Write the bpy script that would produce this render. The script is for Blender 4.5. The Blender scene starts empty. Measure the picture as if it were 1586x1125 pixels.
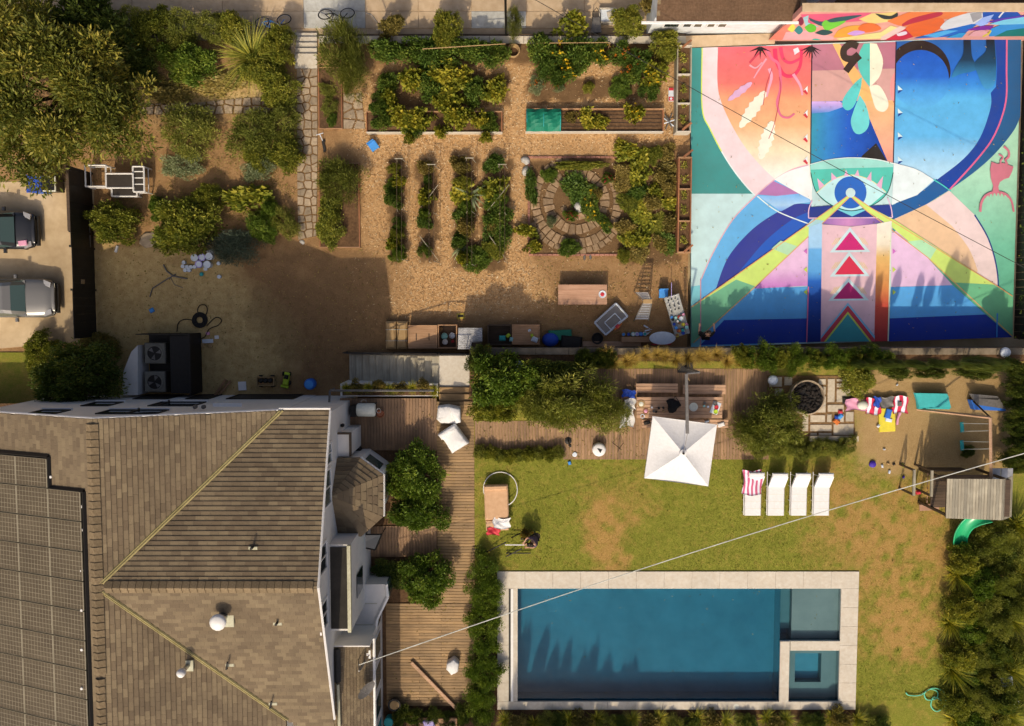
import bpy, math, random
import numpy as np
from mathutils import Vector, Matrix
random.seed(7)
rng = np.random.default_rng(7)
scene = bpy.context.scene
col = scene.collection
# ---------------------------------------------------------------- camera
F, H, CX, CY = 1360.0, 40.0, 793.0, 562.5          # focal length in photo pixels, camera height, image centre
TILT = math.atan(92.5 / F)
cam_d = bpy.data.cameras.new('camera')
cam = bpy.data.objects.new('camera', cam_d)
col.objects.link(cam)
cam.location = (0, 0, H)
cam.rotation_euler = (-TILT, 0, 0)
cam_d.sensor_width = 36
cam_d.lens = F / 1586 * 36
cam_d.clip_end = 500
scene.camera = cam
# ---------------------------------------------------------------- sky, sun, exposure
SUN_EL, SUN_AZ = math.radians(47.7), math.radians(11)   # shadows run up the picture and a little to the right
w = bpy.data.worlds.new('World')
scene.world = w
w.use_nodes = True
nt = w.node_tree
bg = nt.nodes['Background']
sky = nt.nodes.new('ShaderNodeTexSky')
sky.sky_type = 'NISHITA'
sky.sun_disc = False
sky.sun_elevation = SUN_EL
sky.sun_rotation = math.pi + SUN_AZ
sky.air_density = 0.5
sky.dust_density = 5.0
sky.ozone_density = 0.3
nt.links.new(sky.outputs[0], bg.inputs[0])
bg.inputs[1].default_value = 0.15
sd = bpy.data.lights.new('sun', 'SUN')
sd.energy = 3.0
sd.angle = math.radians(0.6)
sd.color = (1.0, 0.83, 0.60)
sun = bpy.data.objects.new('sun', sd)
col.objects.link(sun)
ray = Vector((math.cos(SUN_EL) * math.sin(SUN_AZ), math.cos(SUN_EL) * math.cos(SUN_AZ), -math.sin(SUN_EL)))
sun.rotation_euler = ray.to_track_quat('-Z', 'Y').to_euler()
sun.location = (-10, -40, 60)
vs = scene.view_settings
vs.view_transform = 'Standard'
vs.look = 'None'
vs.exposure = 0.0
vs.gamma = 1.0
scene.cycles.max_bounces = 8
scene.cycles.transparent_max_bounces = 12
# ---------------------------------------------------------------- levels
ZG = -2.1      # garden, court, driveway
ZS = -2.7      # street pavement
ZL = -0.02     # lawn
ct, st = math.cos(TILT), math.sin(TILT)
def P(px, py, z=0.0):
 """where the sight line of a photo pixel meets height z"""
 r = Vector((px - CX, (CY - py) * ct - F * st, -(CY - py) * st - F * ct))
 t = (z - H) / r.z
 return Vector((r.x * t, r.y * t, z))
def PA(pts, z=0.0):
 return [P(a, b, z) for a, b in pts]
# ---------------------------------------------------------------- colours and materials
LF = (1.25, 1.08, 0.91)        # how bright a white sheet in the sun comes out, per channel
def lin(c):
 return c / 12.92 if c <= 0.04045 else ((c + 0.055) / 1.055) ** 2.4
def S(h, k=1.0):
 """surface colour whose sunlit look is the given hex"""
 v = [lin(int(h[i:i + 2], 16) / 255) for i in (0, 2, 4)]
 return tuple(min(0.86, max(0.004, k * a / b)) for a, b in zip(v, LF)) + (1,)
MATS = {}
def N(nt, t, **kw):
 n = nt.nodes.new(t)
 for k, v in kw.items():
  setattr(n, k, v)
 return n
def newmat(name):
 m = bpy.data.materials.new(name)
 m.use_nodes = True
 MATS[name] = m
 nt = m.node_tree
 return m, nt, nt.nodes['Principled BSDF']
def coord(nt, world=True):
 if world:
  return N(nt, 'ShaderNodeNewGeometry').outputs['Position']
 return N(nt, 'ShaderNodeTexCoord').outputs['Object']
def noise(nt, vec, scale, detail=4, rough=0.6):
 n = N(nt, 'ShaderNodeTexNoise')
 n.inputs['Scale'].default_value = scale
 n.inputs['Detail'].default_value = detail
 n.inputs['Roughness'].default_value = rough
 nt.links.new(vec, n.inputs['Vector'])
 return n.outputs['Fac']
def ramp(nt, fac, stops):
 r = N(nt, 'ShaderNodeValToRGB')
 el = r.color_ramp.elements
 el[0].position, el[0].color = stops[0][0], stops[0][1]
 el[1].position, el[1].color = stops[-1][0], stops[-1][1]
 for p, c in stops[1:-1]:
  e = el.new(p)
  e.color = c
 nt.links.new(fac, r.inputs['Fac'])
 return r.outputs['Color']
def mix(nt, fac, a, b, mode='MIX'):
 m = N(nt, 'ShaderNodeMix', data_type='RGBA', blend_type=mode)
 for inp, v in ((m.inputs[0], fac), (m.inputs[6], a), (m.inputs[7], b)):
  if isinstance(v, (int, float, tuple)):
   inp.default_value = v
  else:
   nt.links.new(v, inp)
 return m.outputs[2]
def math_n(nt, op, a, b=0.0):
 m = N(nt, 'ShaderNodeMath', operation=op)
 for i, v in enumerate((a, b)):
  if isinstance(v, (int, float)):
   m.inputs[i].default_value = v
  else:
   nt.links.new(v, m.inputs[i])
 return m.outputs[0]
def bump(nt, bsdf, h, strength=0.4, dist=0.02):
 b = N(nt, 'ShaderNodeBump')
 b.inputs['Strength'].default_value = strength
 b.inputs['Distance'].default_value = dist
 nt.links.new(h, b.inputs['Height'])
 nt.links.new(b.outputs[0], bsdf.inputs['Normal'])
def attr(nt, name):
 a = N(nt, 'ShaderNodeAttribute')
 a.attribute_name = name
 return a.outputs['Fac']
def pm(name, c1, c2=None, scale=6, rough=0.75, metal=0.0, bmp=0.25, world=False, stain=0.25, bscale=None, rnd=0.0, spec=0.3):
 """plain surface: two tones in noise, larger stains, fine relief"""
 m, nt, b = newmat(name)
 vec = coord(nt, world)
 c2 = c2 or tuple(x * 0.72 for x in c1[:3]) + (1,)
 f = noise(nt, vec, scale)
 c = ramp(nt, f, [(0.3, c2), (0.68, c1)])
 if stain:
  g = noise(nt, vec, scale * 0.13, 3)
  d = ramp(nt, g, [(0.35, (1 - stain,) * 3 + (1,)), (0.62, (1, 1, 1, 1))])
  c = mix(nt, 1.0, c, d, 'MULTIPLY')
 if rnd:
  o = N(nt, 'ShaderNodeObjectInfo').outputs['Random']
  k = ramp(nt, o, [(0.0, (1 - rnd,) * 3 + (1,)), (1.0, (1 + rnd * 0.25, 1 + rnd * 0.22, 1 + rnd * 0.2, 1))])
  c = mix(nt, 1.0, c, k, 'MULTIPLY')
 nt.links.new(c, b.inputs['Base Color'])
 b.inputs['Roughness'].default_value = rough
 b.inputs['Metallic'].default_value = metal
 b.inputs['Specular IOR Level'].default_value = spec
 if bmp:
  bump(nt, b, noise(nt, vec, bscale or scale * 4, 3), bmp, 0.02)
 return m
def wood(name, c1, c2, axis='X', world=False, rnd=0.3, scale=1.0):
 """boards with grain along one axis"""
 m, nt, b = newmat(name)
 vec = coord(nt, world)
 mp = N(nt, 'ShaderNodeMapping')
 sc = {'X': (1.2, 22, 22), 'Y': (22, 1.2, 22), 'Z': (22, 22, 1.2)}[axis]
 mp.inputs['Scale'].default_value = [x * scale for x in sc]
 nt.links.new(vec, mp.inputs['Vector'])
 o = N(nt, 'ShaderNodeObjectInfo').outputs['Random']
 f = noise(nt, mp.outputs[0], 1.0, 5, 0.65)
 c = ramp(nt, f, [(0.28, c2), (0.7, c1)])
 k = ramp(nt, o, [(0.0, (1 - rnd,) * 3 + (1,)), (1.0, (1.1, 1.07, 1.03, 1))])
 c = mix(nt, 1.0, c, k, 'MULTIPLY')
 g = noise(nt, coord(nt, True), 0.9, 3)
 d = ramp(nt, g, [(0.36, (0.72, 0.71, 0.7, 1)), (0.6, (1, 1, 1, 1))])
 c = mix(nt, 1.0, c, d, 'MULTIPLY')
 nt.links.new(c, b.inputs['Base Color'])
 b.inputs['Roughness'].default_value = 0.7
 bump(nt, b, f, 0.25, 0.01)
 return m
def leafmat(name, dark, midc, light, trans=0.3):
 m, nt, b = newmat(name)
 t = attr(nt, 'tone')
 o = N(nt, 'ShaderNodeObjectInfo').outputs['Random']
 t2 = math_n(nt, 'ADD', t, math_n(nt, 'MULTIPLY', math_n(nt, 'SUBTRACT', o, 0.5), 0.22))
 c = ramp(nt, t2, [(0.0, dark), (0.5, midc), (1.0, light)])
 nt.links.new(c, b.inputs['Base Color'])
 b.inputs['Roughness'].default_value = 0.55
 b.inputs['Specular IOR Level'].default_value = 0.35
 tr = N(nt, 'ShaderNodeBsdfTranslucent')
 nt.links.new(mix(nt, 1.0, c, (1.0, 1.0, 0.55, 1), 'MULTIPLY'), tr.inputs[0])
 ms = N(nt, 'ShaderNodeMixShader')
 ms.inputs[0].default_value = trans
 nt.links.new(b.outputs[0], ms.inputs[1])
 nt.links.new(tr.outputs[0], ms.inputs[2])
 nt.links.new(ms.outputs[0], nt.nodes['Material Output'].inputs[0])
 return m
def flat(name, c, rough=0.6, metal=0.0, spec=0.4, emit=None):
 return pm(name, c, tuple(x * 0.88 for x in c[:3]) + (1,), 9, rough, metal, 0.08, stain=0.1, spec=spec)
# ---------------------------------------------------------------- mesh helpers
ORG = {}
class MB:
 def __init__(s):
  s.v, s.f, s.m, s.t = [], [], [], []
 def add(s, vs, fs, m=0, tone=0.5):
  k = len(s.v)
  s.v += [tuple(x) for x in vs]
  for f in fs:
   s.f.append([i + k for i in f])
   s.m.append(m)
   s.t.append(tone)
  return s
 def box(s, x0, y0, z0, x1, y1, z1, m=0, tone=0.5):
  x0, x1 = min(x0, x1), max(x0, x1)
  y0, y1 = min(y0, y1), max(y0, y1)
  z0, z1 = min(z0, z1), max(z0, z1)
  return s.add([(x0, y0, z0), (x1, y0, z0), (x1, y1, z0), (x0, y1, z0), (x0, y0, z1), (x1, y0, z1), (x1, y1, z1), (x0, y1, z1)],
                     [(3, 2, 1, 0), (4, 5, 6, 7), (0, 1, 5, 4), (1, 2, 6, 5), (2, 3, 7, 6), (3, 0, 4, 7)], m, tone)
 def cbox(s, c, size, rz=0.0, m=0, bev=0.0, tone=0.5):
  """box about a centre, turned about z, with chamfered upper edges"""
  hx, hy, hz = size[0] / 2, size[1] / 2, size[2] / 2
  b = min(bev, hx * 0.9, hy * 0.9, hz * 0.9)
  lv = [(-hx, -hy, -hz), (hx, -hy, -hz), (hx, hy, -hz), (-hx, hy, -hz)]
  fs = [(3, 2, 1, 0), (0, 1, 5, 4), (1, 2, 6, 5), (2, 3, 7, 6), (3, 0, 4, 7)]
  if b > 0:
   lv += [(-hx, -hy, hz - b), (hx, -hy, hz - b), (hx, hy, hz - b), (-hx, hy, hz - b)]
   lv += [(-hx + b, -hy + b, hz), (hx - b, -hy + b, hz), (hx - b, hy - b, hz), (-hx + b, hy - b, hz)]
   fs += [(4, 5, 9, 8), (5, 6, 10, 9), (6, 7, 11, 10), (7, 4, 8, 11), (8, 9, 10, 11)]
  else:
   lv += [(-hx, -hy, hz), (hx, -hy, hz), (hx, hy, hz), (-hx, hy, hz)]
   fs += [(4, 5, 6, 7)]
  ca, sa = math.cos(rz), math.sin(rz)
  return s.add([(c[0] + x * ca - y * sa, c[1] + x * sa + y * ca, c[2] + z) for x, y, z in lv], fs, m, tone)
 def prism(s, poly, z0, z1, m=0, inset=0.0, tone=0.5):
  n = len(poly)
  a = sum(poly[i][0] * poly[(i + 1) % n][1] - poly[(i + 1) % n][0] * poly[i][1] for i in range(n))
  if a < 0:
   poly = poly[::-1]
  cx = sum(p[0] for p in poly) / n
  cy = sum(p[1] for p in poly) / n
  up = [(cx + (p[0] - cx) * (1 - inset), cy + (p[1] - cy) * (1 - inset), z1) for p in poly]
  lo = [(p[0], p[1], z0) for p in poly]
  return s.add(lo + up, [tuple(range(n - 1, -1, -1)), tuple(range(n, 2 * n))] +
                     [(i, (i + 1) % n, n + (i + 1) % n, n + i) for i in range(n)], m, tone)
 def tube(s, pts, r, n=6, m=0, cap=True, tone=0.5):
  pts = [Vector(p) for p in pts]
  rs = r if isinstance(r, (list, tuple)) else [r] * len(pts)
  k = len(s.v)
  prev = None
  for i, p in enumerate(pts):
   d = (pts[min(i + 1, len(pts) - 1)] - pts[max(i - 1, 0)])
   d = d.normalized() if d.length > 1e-9 else Vector((0, 0, 1))
   if prev is None:
    a = d.cross(Vector((0, 0, 1)) if abs(d.z) < 0.9 else Vector((1, 0, 0))).normalized()
   else:
    a = (prev - d * prev.dot(d)).normalized()
   prev = a
   b = d.cross(a)
   for j in range(n):
    t = 2 * math.pi * j / n
    s.v.append(tuple(p + (a * math.cos(t) + b * math.sin(t)) * rs[i]))
  for i in range(len(pts) - 1):
   for j in range(n):
    s.f.append([k + i * n + j, k + i * n + (j + 1) % n, k + (i + 1) * n + (j + 1) % n, k + (i + 1) * n + j])
    s.m.append(m)
    s.t.append(tone)
  if cap:
   for q in (list(range(k + n - 1, k - 1, -1)), list(range(k + (len(pts) - 1) * n, k + len(pts) * n))):
    s.f.append(q)
    s.m.append(m)
    s.t.append(tone)
  return s
 def lathe(s, prof, c, n=16, m=0, sx=1.0, sy=1.0, cap=True):
  k = len(s.v)
  for r, z in prof:
   for j in range(n):
    t = 2 * math.pi * j / n
    s.v.append((c[0] + r * sx * math.cos(t), c[1] + r * sy * math.sin(t), c[2] + z))
  for i in range(len(prof) - 1):
   for j in range(n):
    s.f.append([k + i * n + j, k + i * n + (j + 1) % n, k + (i + 1) * n + (j + 1) % n, k + (i + 1) * n + j])
    s.m.append(m)
    s.t.append(0.5)
  for q in ((list(range(k + n - 1, k - 1, -1)), list(range(k + (len(prof) - 1) * n, k + len(prof) * n))) if cap else ()):
   s.f.append(q)
   s.m.append(m)
   s.t.append(0.5)
  return s
 def mesh(s, name, mats, org=(0, 0, 0), smooth=False):
  me = bpy.data.meshes.new(name)
  o = Vector(org)
  me.from_pydata([(v[0] - o.x, v[1] - o.y, v[2] - o.z) for v in s.v], [], s.f)
  for x in (mats if isinstance(mats, (list, tuple)) else [mats]):
   me.materials.append(MATS[x] if isinstance(x, str) else x)
  me.polygons.foreach_set('material_index', s.m)
  if smooth:
   me.polygons.foreach_set('use_smooth', [True] * len(s.f))
  a = me.attributes.new('tone', 'FLOAT', 'FACE')
  a.data.foreach_set('value', s.t)
  me.update()
  return me
 def base(s):
  a = np.array(s.v)
  lo, hi = a.min(0), a.max(0)
  return ((lo[0] + hi[0]) / 2, (lo[1] + hi[1]) / 2, lo[2])
def link(name, data, parent=None, loc=(0, 0, 0)):
 o = bpy.data.objects.new(name, data)
 col.objects.link(o)
 o.location = loc
 o.parent = parent
 return o
def tag(o, label=None, cat=None, group=None, kind=None):
 if label:
  o['label'] = label
 if cat:
  o['category'] = cat
 if group:
  o['group'] = group
 if kind:
  o['kind'] = kind
 return o
def thing(name, label, cat, loc=(0, 0, 0), group=None, rz=0.0):
 o = link(name, None, None, loc)
 o.rotation_euler = (0, 0, rz)
 o.empty_display_size = 0.2
 ORG[o.name] = Vector(loc)
 return tag(o, label, cat, group)
def part(mb, name, mat, parent, smooth=False):
 org = ORG[parent.name]
 o = link(name, mb.mesh(name, mat, org, smooth), parent)
 ORG[o.name] = org
 return o
def single(mb, name, mat, label, cat, group=None, smooth=False):
 b = mb.base()
 o = link(name, mb.mesh(name, mat, b, smooth), None, b)
 ORG[o.name] = Vector(b)
 return tag(o, label, cat, group)
def struct(mb, name, mat, smooth=False):
 b = mb.base()
 o = link(name, mb.mesh(name, mat, b, smooth), None, b)
 ORG[o.name] = Vector(b)
 return tag(o, kind='structure')
def copy_tree(o, parent=None):
 c = o.copy()
 col.objects.link(c)
 c.parent = parent
 for ch in o.children:
  copy_tree(ch, c)
 return c
# ---------------------------------------------------------------- foliage meshes
def leaf_mesh(name, mat, p, ax, L, W, tone, fold=0.25):
 """many small folded leaves: p base points, ax unit axes, L/W lengths and widths"""
 n = len(p)
 L = np.broadcast_to(np.asarray(L, float).reshape(-1, 1), (n, 1))
 W = np.broadcast_to(np.asarray(W, float).reshape(-1, 1), (n, 1))
 r = rng.normal(size=(n, 3))
 b = np.cross(ax, r)
 b /= np.linalg.norm(b, axis=1, keepdims=True) + 1e-9
 nn = np.cross(b, ax)
 nn *= np.where(nn[:, 2:3] < 0, -1, 1)
 v = np.empty((n, 4, 3))
 v[:, 0] = p
 v[:, 1] = p + ax * L * 0.5 + b * W * 0.5 + nn * W * fold
 v[:, 2] = p + ax * L
 v[:, 3] = p + ax * L * 0.5 - b * W * 0.5 + nn * W * fold
 me = bpy.data.meshes.new(name)
 me.vertices.add(4 * n)
 me.vertices.foreach_set('co', v.reshape(-1).astype(np.float32))
 idx = (np.arange(n)[:, None] * 4 + np.array([0, 1, 2, 0, 2, 3])).reshape(-1)
 me.loops.add(6 * n)
 me.loops.foreach_set('vertex_index', idx.astype(np.int32))
 me.polygons.add(2 * n)
 me.polygons.foreach_set('loop_start', (np.arange(2 * n) * 3).astype(np.int32))
 me.polygons.foreach_set('loop_total', np.full(2 * n, 3, np.int32))
 a = me.attributes.new('tone', 'FLOAT', 'FACE')
 a.data.foreach_set('value', np.repeat(tone, 2).astype(np.float32))
 me.materials.append(MATS[mat])
 me.update()
 me.validate()
 return me
def unit(a):
 return a / (np.linalg.norm(a, axis=1, keepdims=True) + 1e-9)
def crown(name, mat, n, ncl, clr, L, W, up=0.25, zlo=-0.25, rr=(0.5, 0.92), flatten=1.0, box=False):
 """unit crown: radius 1 in x and y, 0..1 in z, made of leaf clumps of uneven size"""
 d = unit(rng.normal(size=(ncl * 3, 3)))
 d = d[d[:, 2] > zlo][:ncl]
 if box:
  d[:, :2] = np.clip(d[:, :2] * 1.5, -0.95, 0.95)
 c = d * rng.uniform(rr[0], rr[1], (len(d), 1))
 th = np.arctan2(d[:, 1], d[:, 0])
 ph = rng.uniform(0, 6.28, 3)
 c[:, :2] *= (1 + .16 * np.sin(2 * th + ph[0]) + .13 * np.sin(3 * th + ph[1]) + .10 * np.sin(5 * th + ph[2]))[:, None]
 sz = rng.uniform(0.55, 1.25, len(d)) * clr
 ct_ = rng.uniform(0.15, 0.85, len(d))
 wgt = sz ** 2 / (sz ** 2).sum()
 k = rng.choice(len(d), n, p=wgt)
 off = unit(rng.normal(size=(n, 3)))
 off[:, 2] = np.where(off[:, 2] < -0.3, -off[:, 2], off[:, 2])
 rad = rng.uniform(0.25, 1.0, (n, 1)) ** 0.6
 rad = np.where(rng.uniform(0, 1, (n, 1)) < .07, rad * rng.uniform(1.1, 1.6, (n, 1)), rad)
 p = c[k] + off * rad * sz[k][:, None]
 ax = unit(off * 0.9 + rng.normal(size=(n, 3)) * 0.55 + np.array([0, 0, up]))
 p[:, 2] = (p[:, 2] + 0.45) / 1.45
 p[:, 2] *= flatten
 p[:, 2] = np.maximum(p[:, 2], 0.02)
 tone = np.clip(ct_[k] * 0.55 + rng.uniform(0, 0.45, n), 0, 1)
 return leaf_mesh(name, mat, p, ax, L * rng.uniform(0.6, 1.3, n), W * rng.uniform(0.7, 1.2, n), tone)
def blades(name, mat, n, L, W, spread=1.0, arch=0.5, base=0.25, seg=3):
 """tuft of arching strips from one root, radius about 1"""
 a = rng.uniform(0, 2 * np.pi, n)
 t0 = rng.uniform(0.05, 1.0, n) ** 0.7 * spread
 ll = L * rng.uniform(0.6, 1.15, n)
 r0 = rng.uniform(0, base, n)
 dirx, diry = np.cos(a), np.sin(a)
 V, Fc, T = [], [], []
 for i in range(n):
  th = t0[i] * 0.9
  x = r0[i]
  z = 0.0
  for s_ in range(seg + 1):
   ww = W * (1 - 0.85 * s_ / seg)
   V.append((dirx[i] * x - diry[i] * ww, diry[i] * x + dirx[i] * ww, z))
   V.append((dirx[i] * x + diry[i] * ww, diry[i] * x - dirx[i] * ww, z))
   x += math.sin(th) * ll[i] / seg
   z += math.cos(th) * ll[i] / seg
   th = min(th + arch * rng.uniform(0.6, 1.3), 2.2)
  tn = rng.uniform(0, 1)
  k = i * (seg + 1) * 2
  for s_ in range(seg):
   Fc.append((k + 2 * s_, k + 2 * s_ + 1, k + 2 * s_ + 3, k + 2 * s_ + 2))
   T.append(tn)
 me = bpy.data.meshes.new(name)
 me.from_pydata(V, [], Fc)
 at = me.attributes.new('tone', 'FLOAT', 'FACE')
 at.data.foreach_set('value', T)
 me.materials.append(MATS[mat])
 return me
def inpoly(x, y, poly):
 r = np.zeros(x.shape, bool)
 n = len(poly)
 for i in range(n):
  x0, y0 = poly[i][0], poly[i][1]
  x1, y1 = poly[(i + 1) % n][0], poly[(i + 1) % n][1]
  if y0 == y1:
   continue
  c = ((y0 > y) != (y1 > y)) & (x < (x1 - x0) * (y - y0) / (y1 - y0) + x0)
  r ^= c
 return r
def wnoise(x, y, s, k=0):
 """cheap smooth noise in [-1, 1]"""
 o = 0
 for i in range(5):
  a = 1.7 * i + k * 2.31
  o = o + np.sin((x * math.cos(a) + y * math.sin(a)) * s * (1 + 0.37 * i) + 3.1 * i + k) * np.cos((y * math.cos(a * 1.3) - x * math.sin(a * 1.3)) * s * (0.8 + 0.29 * i) + i * 1.3)
 return o / 2.6
def grid_sheet(name, x0, x1, y0, y1, z, step, mat, fields, holes=()):
 """one ground sheet with per-vertex fields"""
 nx, ny = int((x1 - x0) / step) + 2, int((y1 - y0) / step) + 2
 xs, ys = np.linspace(x0, x1, nx), np.linspace(y0, y1, ny)
 X, Y = np.meshgrid(xs, ys)
 fl = fields(X, Y)
 Z = np.full(X.shape, z) + fl.pop('height', 0)
 cx0, cy0 = (x0 + x1) / 2, (y0 + y1) / 2
 co = np.stack([X - cx0, Y - cy0, Z - z], -1).reshape(-1, 3)
 i = np.arange(nx * ny).reshape(ny, nx)
 q = np.stack([i[:-1, :-1], i[:-1, 1:], i[1:, 1:], i[1:, :-1]], -1).reshape(-1, 4)
 xc, yc = (X[:-1, :-1] + X[1:, 1:]).reshape(-1) / 2, (Y[:-1, :-1] + Y[1:, 1:]).reshape(-1) / 2
 keep = np.ones(len(q), bool)
 for (a, b, c, d) in holes:
  keep &= ~((xc > a) & (xc < b) & (yc > c) & (yc < d))
 q = q[keep]
 me = bpy.data.meshes.new(name)
 me.vertices.add(len(co))
 me.vertices.foreach_set('co', co.reshape(-1).astype(np.float32))
 me.loops.add(4 * len(q))
 me.loops.foreach_set('vertex_index', q.reshape(-1).astype(np.int32))
 me.polygons.add(len(q))
 me.polygons.foreach_set('loop_start', (np.arange(len(q)) * 4).astype(np.int32))
 me.polygons.foreach_set('loop_total', np.full(len(q), 4, np.int32))
 for k, v in fl.items():
  a = me.attributes.new(k, 'FLOAT', 'POINT')
  a.data.foreach_set('value', np.clip(v, 0, 1).reshape(-1).astype(np.float32))
 me.materials.append(MATS[mat])
 me.update()
 o = link(name, me, None, (cx0, cy0, z))
 ORG[o.name] = Vector((cx0, cy0, z))
 return tag(o, kind='structure')
def clip_half(poly, p, n):
 """keep the side of the line through p with normal n"""
 out = []
 k = len(poly)
 for i in range(k):
  a, b = poly[i], poly[(i + 1) % k]
  da = (a[0] - p[0]) * n[0] + (a[1] - p[1]) * n[1]
  db = (b[0] - p[0]) * n[0] + (b[1] - p[1]) * n[1]
  if da <= 0:
   out.append(a)
  if da * db < 0:
   t = da / (da - db)
   out.append((a[0] + (b[0] - a[0]) * t, a[1] + (b[1] - a[1]) * t))
 return out
def cells(pts, bound, gap):
 """irregular stones: each point's own cell inside the bound, pulled in by the joint"""
 res = []
 for i, p in enumerate(pts):
  poly = list(bound)
  for j, q in enumerate(pts):
   if i == j:
    continue
   d = (q[0] - p[0], q[1] - p[1])
   l = math.hypot(*d)
   if l > 3:
    continue
   n = (d[0] / l, d[1] / l)
   poly = clip_half(poly, ((p[0] + q[0]) / 2 - n[0] * gap, (p[1] + q[1]) / 2 - n[1] * gap), n)
   if len(poly) < 3:
    break
  if len(poly) >= 3:
   res.append(poly)
 return res
# materials
pm('concrete', S('dcb88e'), S('c9a47a'), 3, 0.9, bmp=0.2, world=True, stain=0.18, bscale=40)
pm('concrete_grey', S('d6cbb8'), S('bfb39f'), 5, 0.9, bmp=0.2, stain=0.2, bscale=40, rnd=0.1)
pm('drive', S('dbb88a'), S('bf9c70'), 1.2, 0.9, bmp=0.2, world=True, stain=0.25, bscale=40)
pm('coping', S('e0ccb0'), S('d3bb9c'), 7, 0.8, bmp=0.12, stain=0.1, bscale=50, rnd=0.04)
pm('plaster', (0.48, 0.56, 0.58, 1), (0.38, 0.46, 0.49, 1), 1.1, 0.7, bmp=0.0, world=True, stain=0.2)
pm('plaster_grey', (0.30, 0.31, 0.30, 1), (0.25, 0.27, 0.265, 1), 1.3, 0.7, bmp=0.0, world=True, stain=0.15)
pm('pool_tile', S('5c8a98', 0.4), None, 8, 0.4, bmp=0.1, stain=0.1)
pm('flagstone', S('c9ab86'), S('a58a6c'), 7, 0.9, bmp=0.4, stain=0.2, rnd=0.3)
pm('paver', S('d9c2a2'), S('c4ab8a'), 8, 0.9, bmp=0.25, stain=0.12, rnd=0.15)
pm('stone_white', S('d8cbb8'), S('b8a995'), 6, 0.9, bmp=0.6, stain=0.2)
pm('brick', S('c98d72'), S('a86a50'), 14, 0.9, bmp=0.4, stain=0.1, rnd=0.35)
pm('stucco', (0.74, 0.72, 0.68, 1), (0.68, 0.66, 0.62, 1), 3, 0.85, bmp=0.15, stain=0.08, bscale=60)
pm('stucco_shed', S('efe8dc'), S('e0d6c6'), 3, 0.85, bmp=0.1, stain=0.08)
pm('retaining', S('9a8468'), S('7c684e'), 3, 0.9, bmp=0.3, stain=0.3)
pm('charcoal', (0.035, 0.033, 0.03, 1), (0.022, 0.02, 0.018, 1), 5, 0.6, bmp=0.1)
pm('black', (0.012, 0.011, 0.010, 1), (0.008, 0.007, 0.006, 1), 8, 0.5, bmp=0.05, stain=0.1)
pm('fence_black', (0.022, 0.018, 0.014, 1), (0.012, 0.010, 0.008, 1), 4, 0.55, bmp=0.15)
pm('flatroof', (0.042, 0.037, 0.031, 1), (0.03, 0.027, 0.023, 1), 5, 0.9, bmp=0.3)
pm('white', (0.80, 0.79, 0.77, 1), (0.74, 0.73, 0.70, 1), 5, 0.6, bmp=0.05, stain=0.05)
pm('white_cloth', (0.73, 0.73, 0.73, 1), (0.67, 0.67, 0.66, 1), 7, 0.85, bmp=0.5, stain=0.04, bscale=9)
pm('white_metal', (0.78, 0.77, 0.74, 1), (0.70, 0.69, 0.66, 1), 6, 0.35, bmp=0.03, stain=0.08)
pm('cream_metal', S('d9cba4', 0.9), S('c4b48a', 0.9), 8, 0.45, bmp=0.05, stain=0.12)
pm('grey_metal', (0.20, 0.19, 0.18, 1), (0.14, 0.135, 0.13, 1), 9, 0.45, 0.3, 0.08)
pm('alloy', (0.62, 0.61, 0.58, 1), (0.5, 0.49, 0.47, 1), 9, 0.35, 0.7, 0.05)
pm('corrugated', (0.62, 0.63, 0.65, 1), (0.42, 0.43, 0.45, 1), 5, 0.4, 0.5, 0.08)
pm('tan_cushion', S('dcaa7c'), S('cf9c6e'), 6, 0.9, bmp=0.2, stain=0.06)
pm('kraft', S('c39a66'), S('ad8453'), 5, 0.9, bmp=0.2, stain=0.15)
pm('rope', S('efe4cd'), S('d9ccb2'), 9, 0.8, bmp=0.1)
pm('skin', S('c79272'), S('b8825f'), 8, 0.6, bmp=0.05, stain=0.05)
pm('hair', (0.02, 0.013, 0.009, 1), (0.012, 0.008, 0.006, 1), 20, 0.5, bmp=0.3)
pm('shirt_mauve', S('6f5560'), S('5b4550'), 9, 0.9, bmp=0.3)
pm('shirt_black', (0.016, 0.015, 0.016, 1), (0.01, 0.01, 0.01, 1), 9, 0.9, bmp=0.3)
pm('trousers', (0.03, 0.028, 0.03, 1), (0.02, 0.019, 0.02, 1), 9, 0.9, bmp=0.3)
pm('bark', (0.12, 0.08, 0.05, 1), (0.06, 0.04, 0.025, 1), 9, 0.95, bmp=0.6)
pm('lava', (0.035, 0.028, 0.024, 1), (0.015, 0.012, 0.010, 1), 14, 0.9, bmp=0.8, rnd=0.4)
pm('soil', S('7d5a3a'), S('5c3f28'), 9, 1.0, bmp=0.8, stain=0.3, bscale=30)
pm('rubber', (0.02, 0.018, 0.016, 1), (0.013, 0.012, 0.011, 1), 8, 0.7, bmp=0.1)
pm('panel_dark', (0.05, 0.042, 0.034, 1), (0.04, 0.034, 0.028, 1), 4, 0.35, bmp=0.05)
for nm, hx in dict(red='d8323a', blue='2f6fc0', sky_blue='4f9bd8', royal='1f4aa8', teal='2fa79c', teal_light='45b8ac', green='1e9a5c', yellow='f0d23a',
                   pink='f0a0b0', lime='c6d630', purple='4a2c9c', orange='e2752c', brown_box='a06a42', lilac='b9a2cf', mint='a9d6c4', terracotta='b86a42',
                   silver_white='e6e2dc', cream='efe2c4', netting='0d7a58', hose='6fd0a0', yellow_black='c8a83a').items():
 flat(nm, S(hx))
wood('deck_x', S('c09664'), S('926c3e'), 'X', rnd=0.28)
wood('deck_y', S('bd9068'), S('906842'), 'Y', rnd=0.28)
wood('board', S('cf9a6c'), S('a87648'), 'X', rnd=0.2)
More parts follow.
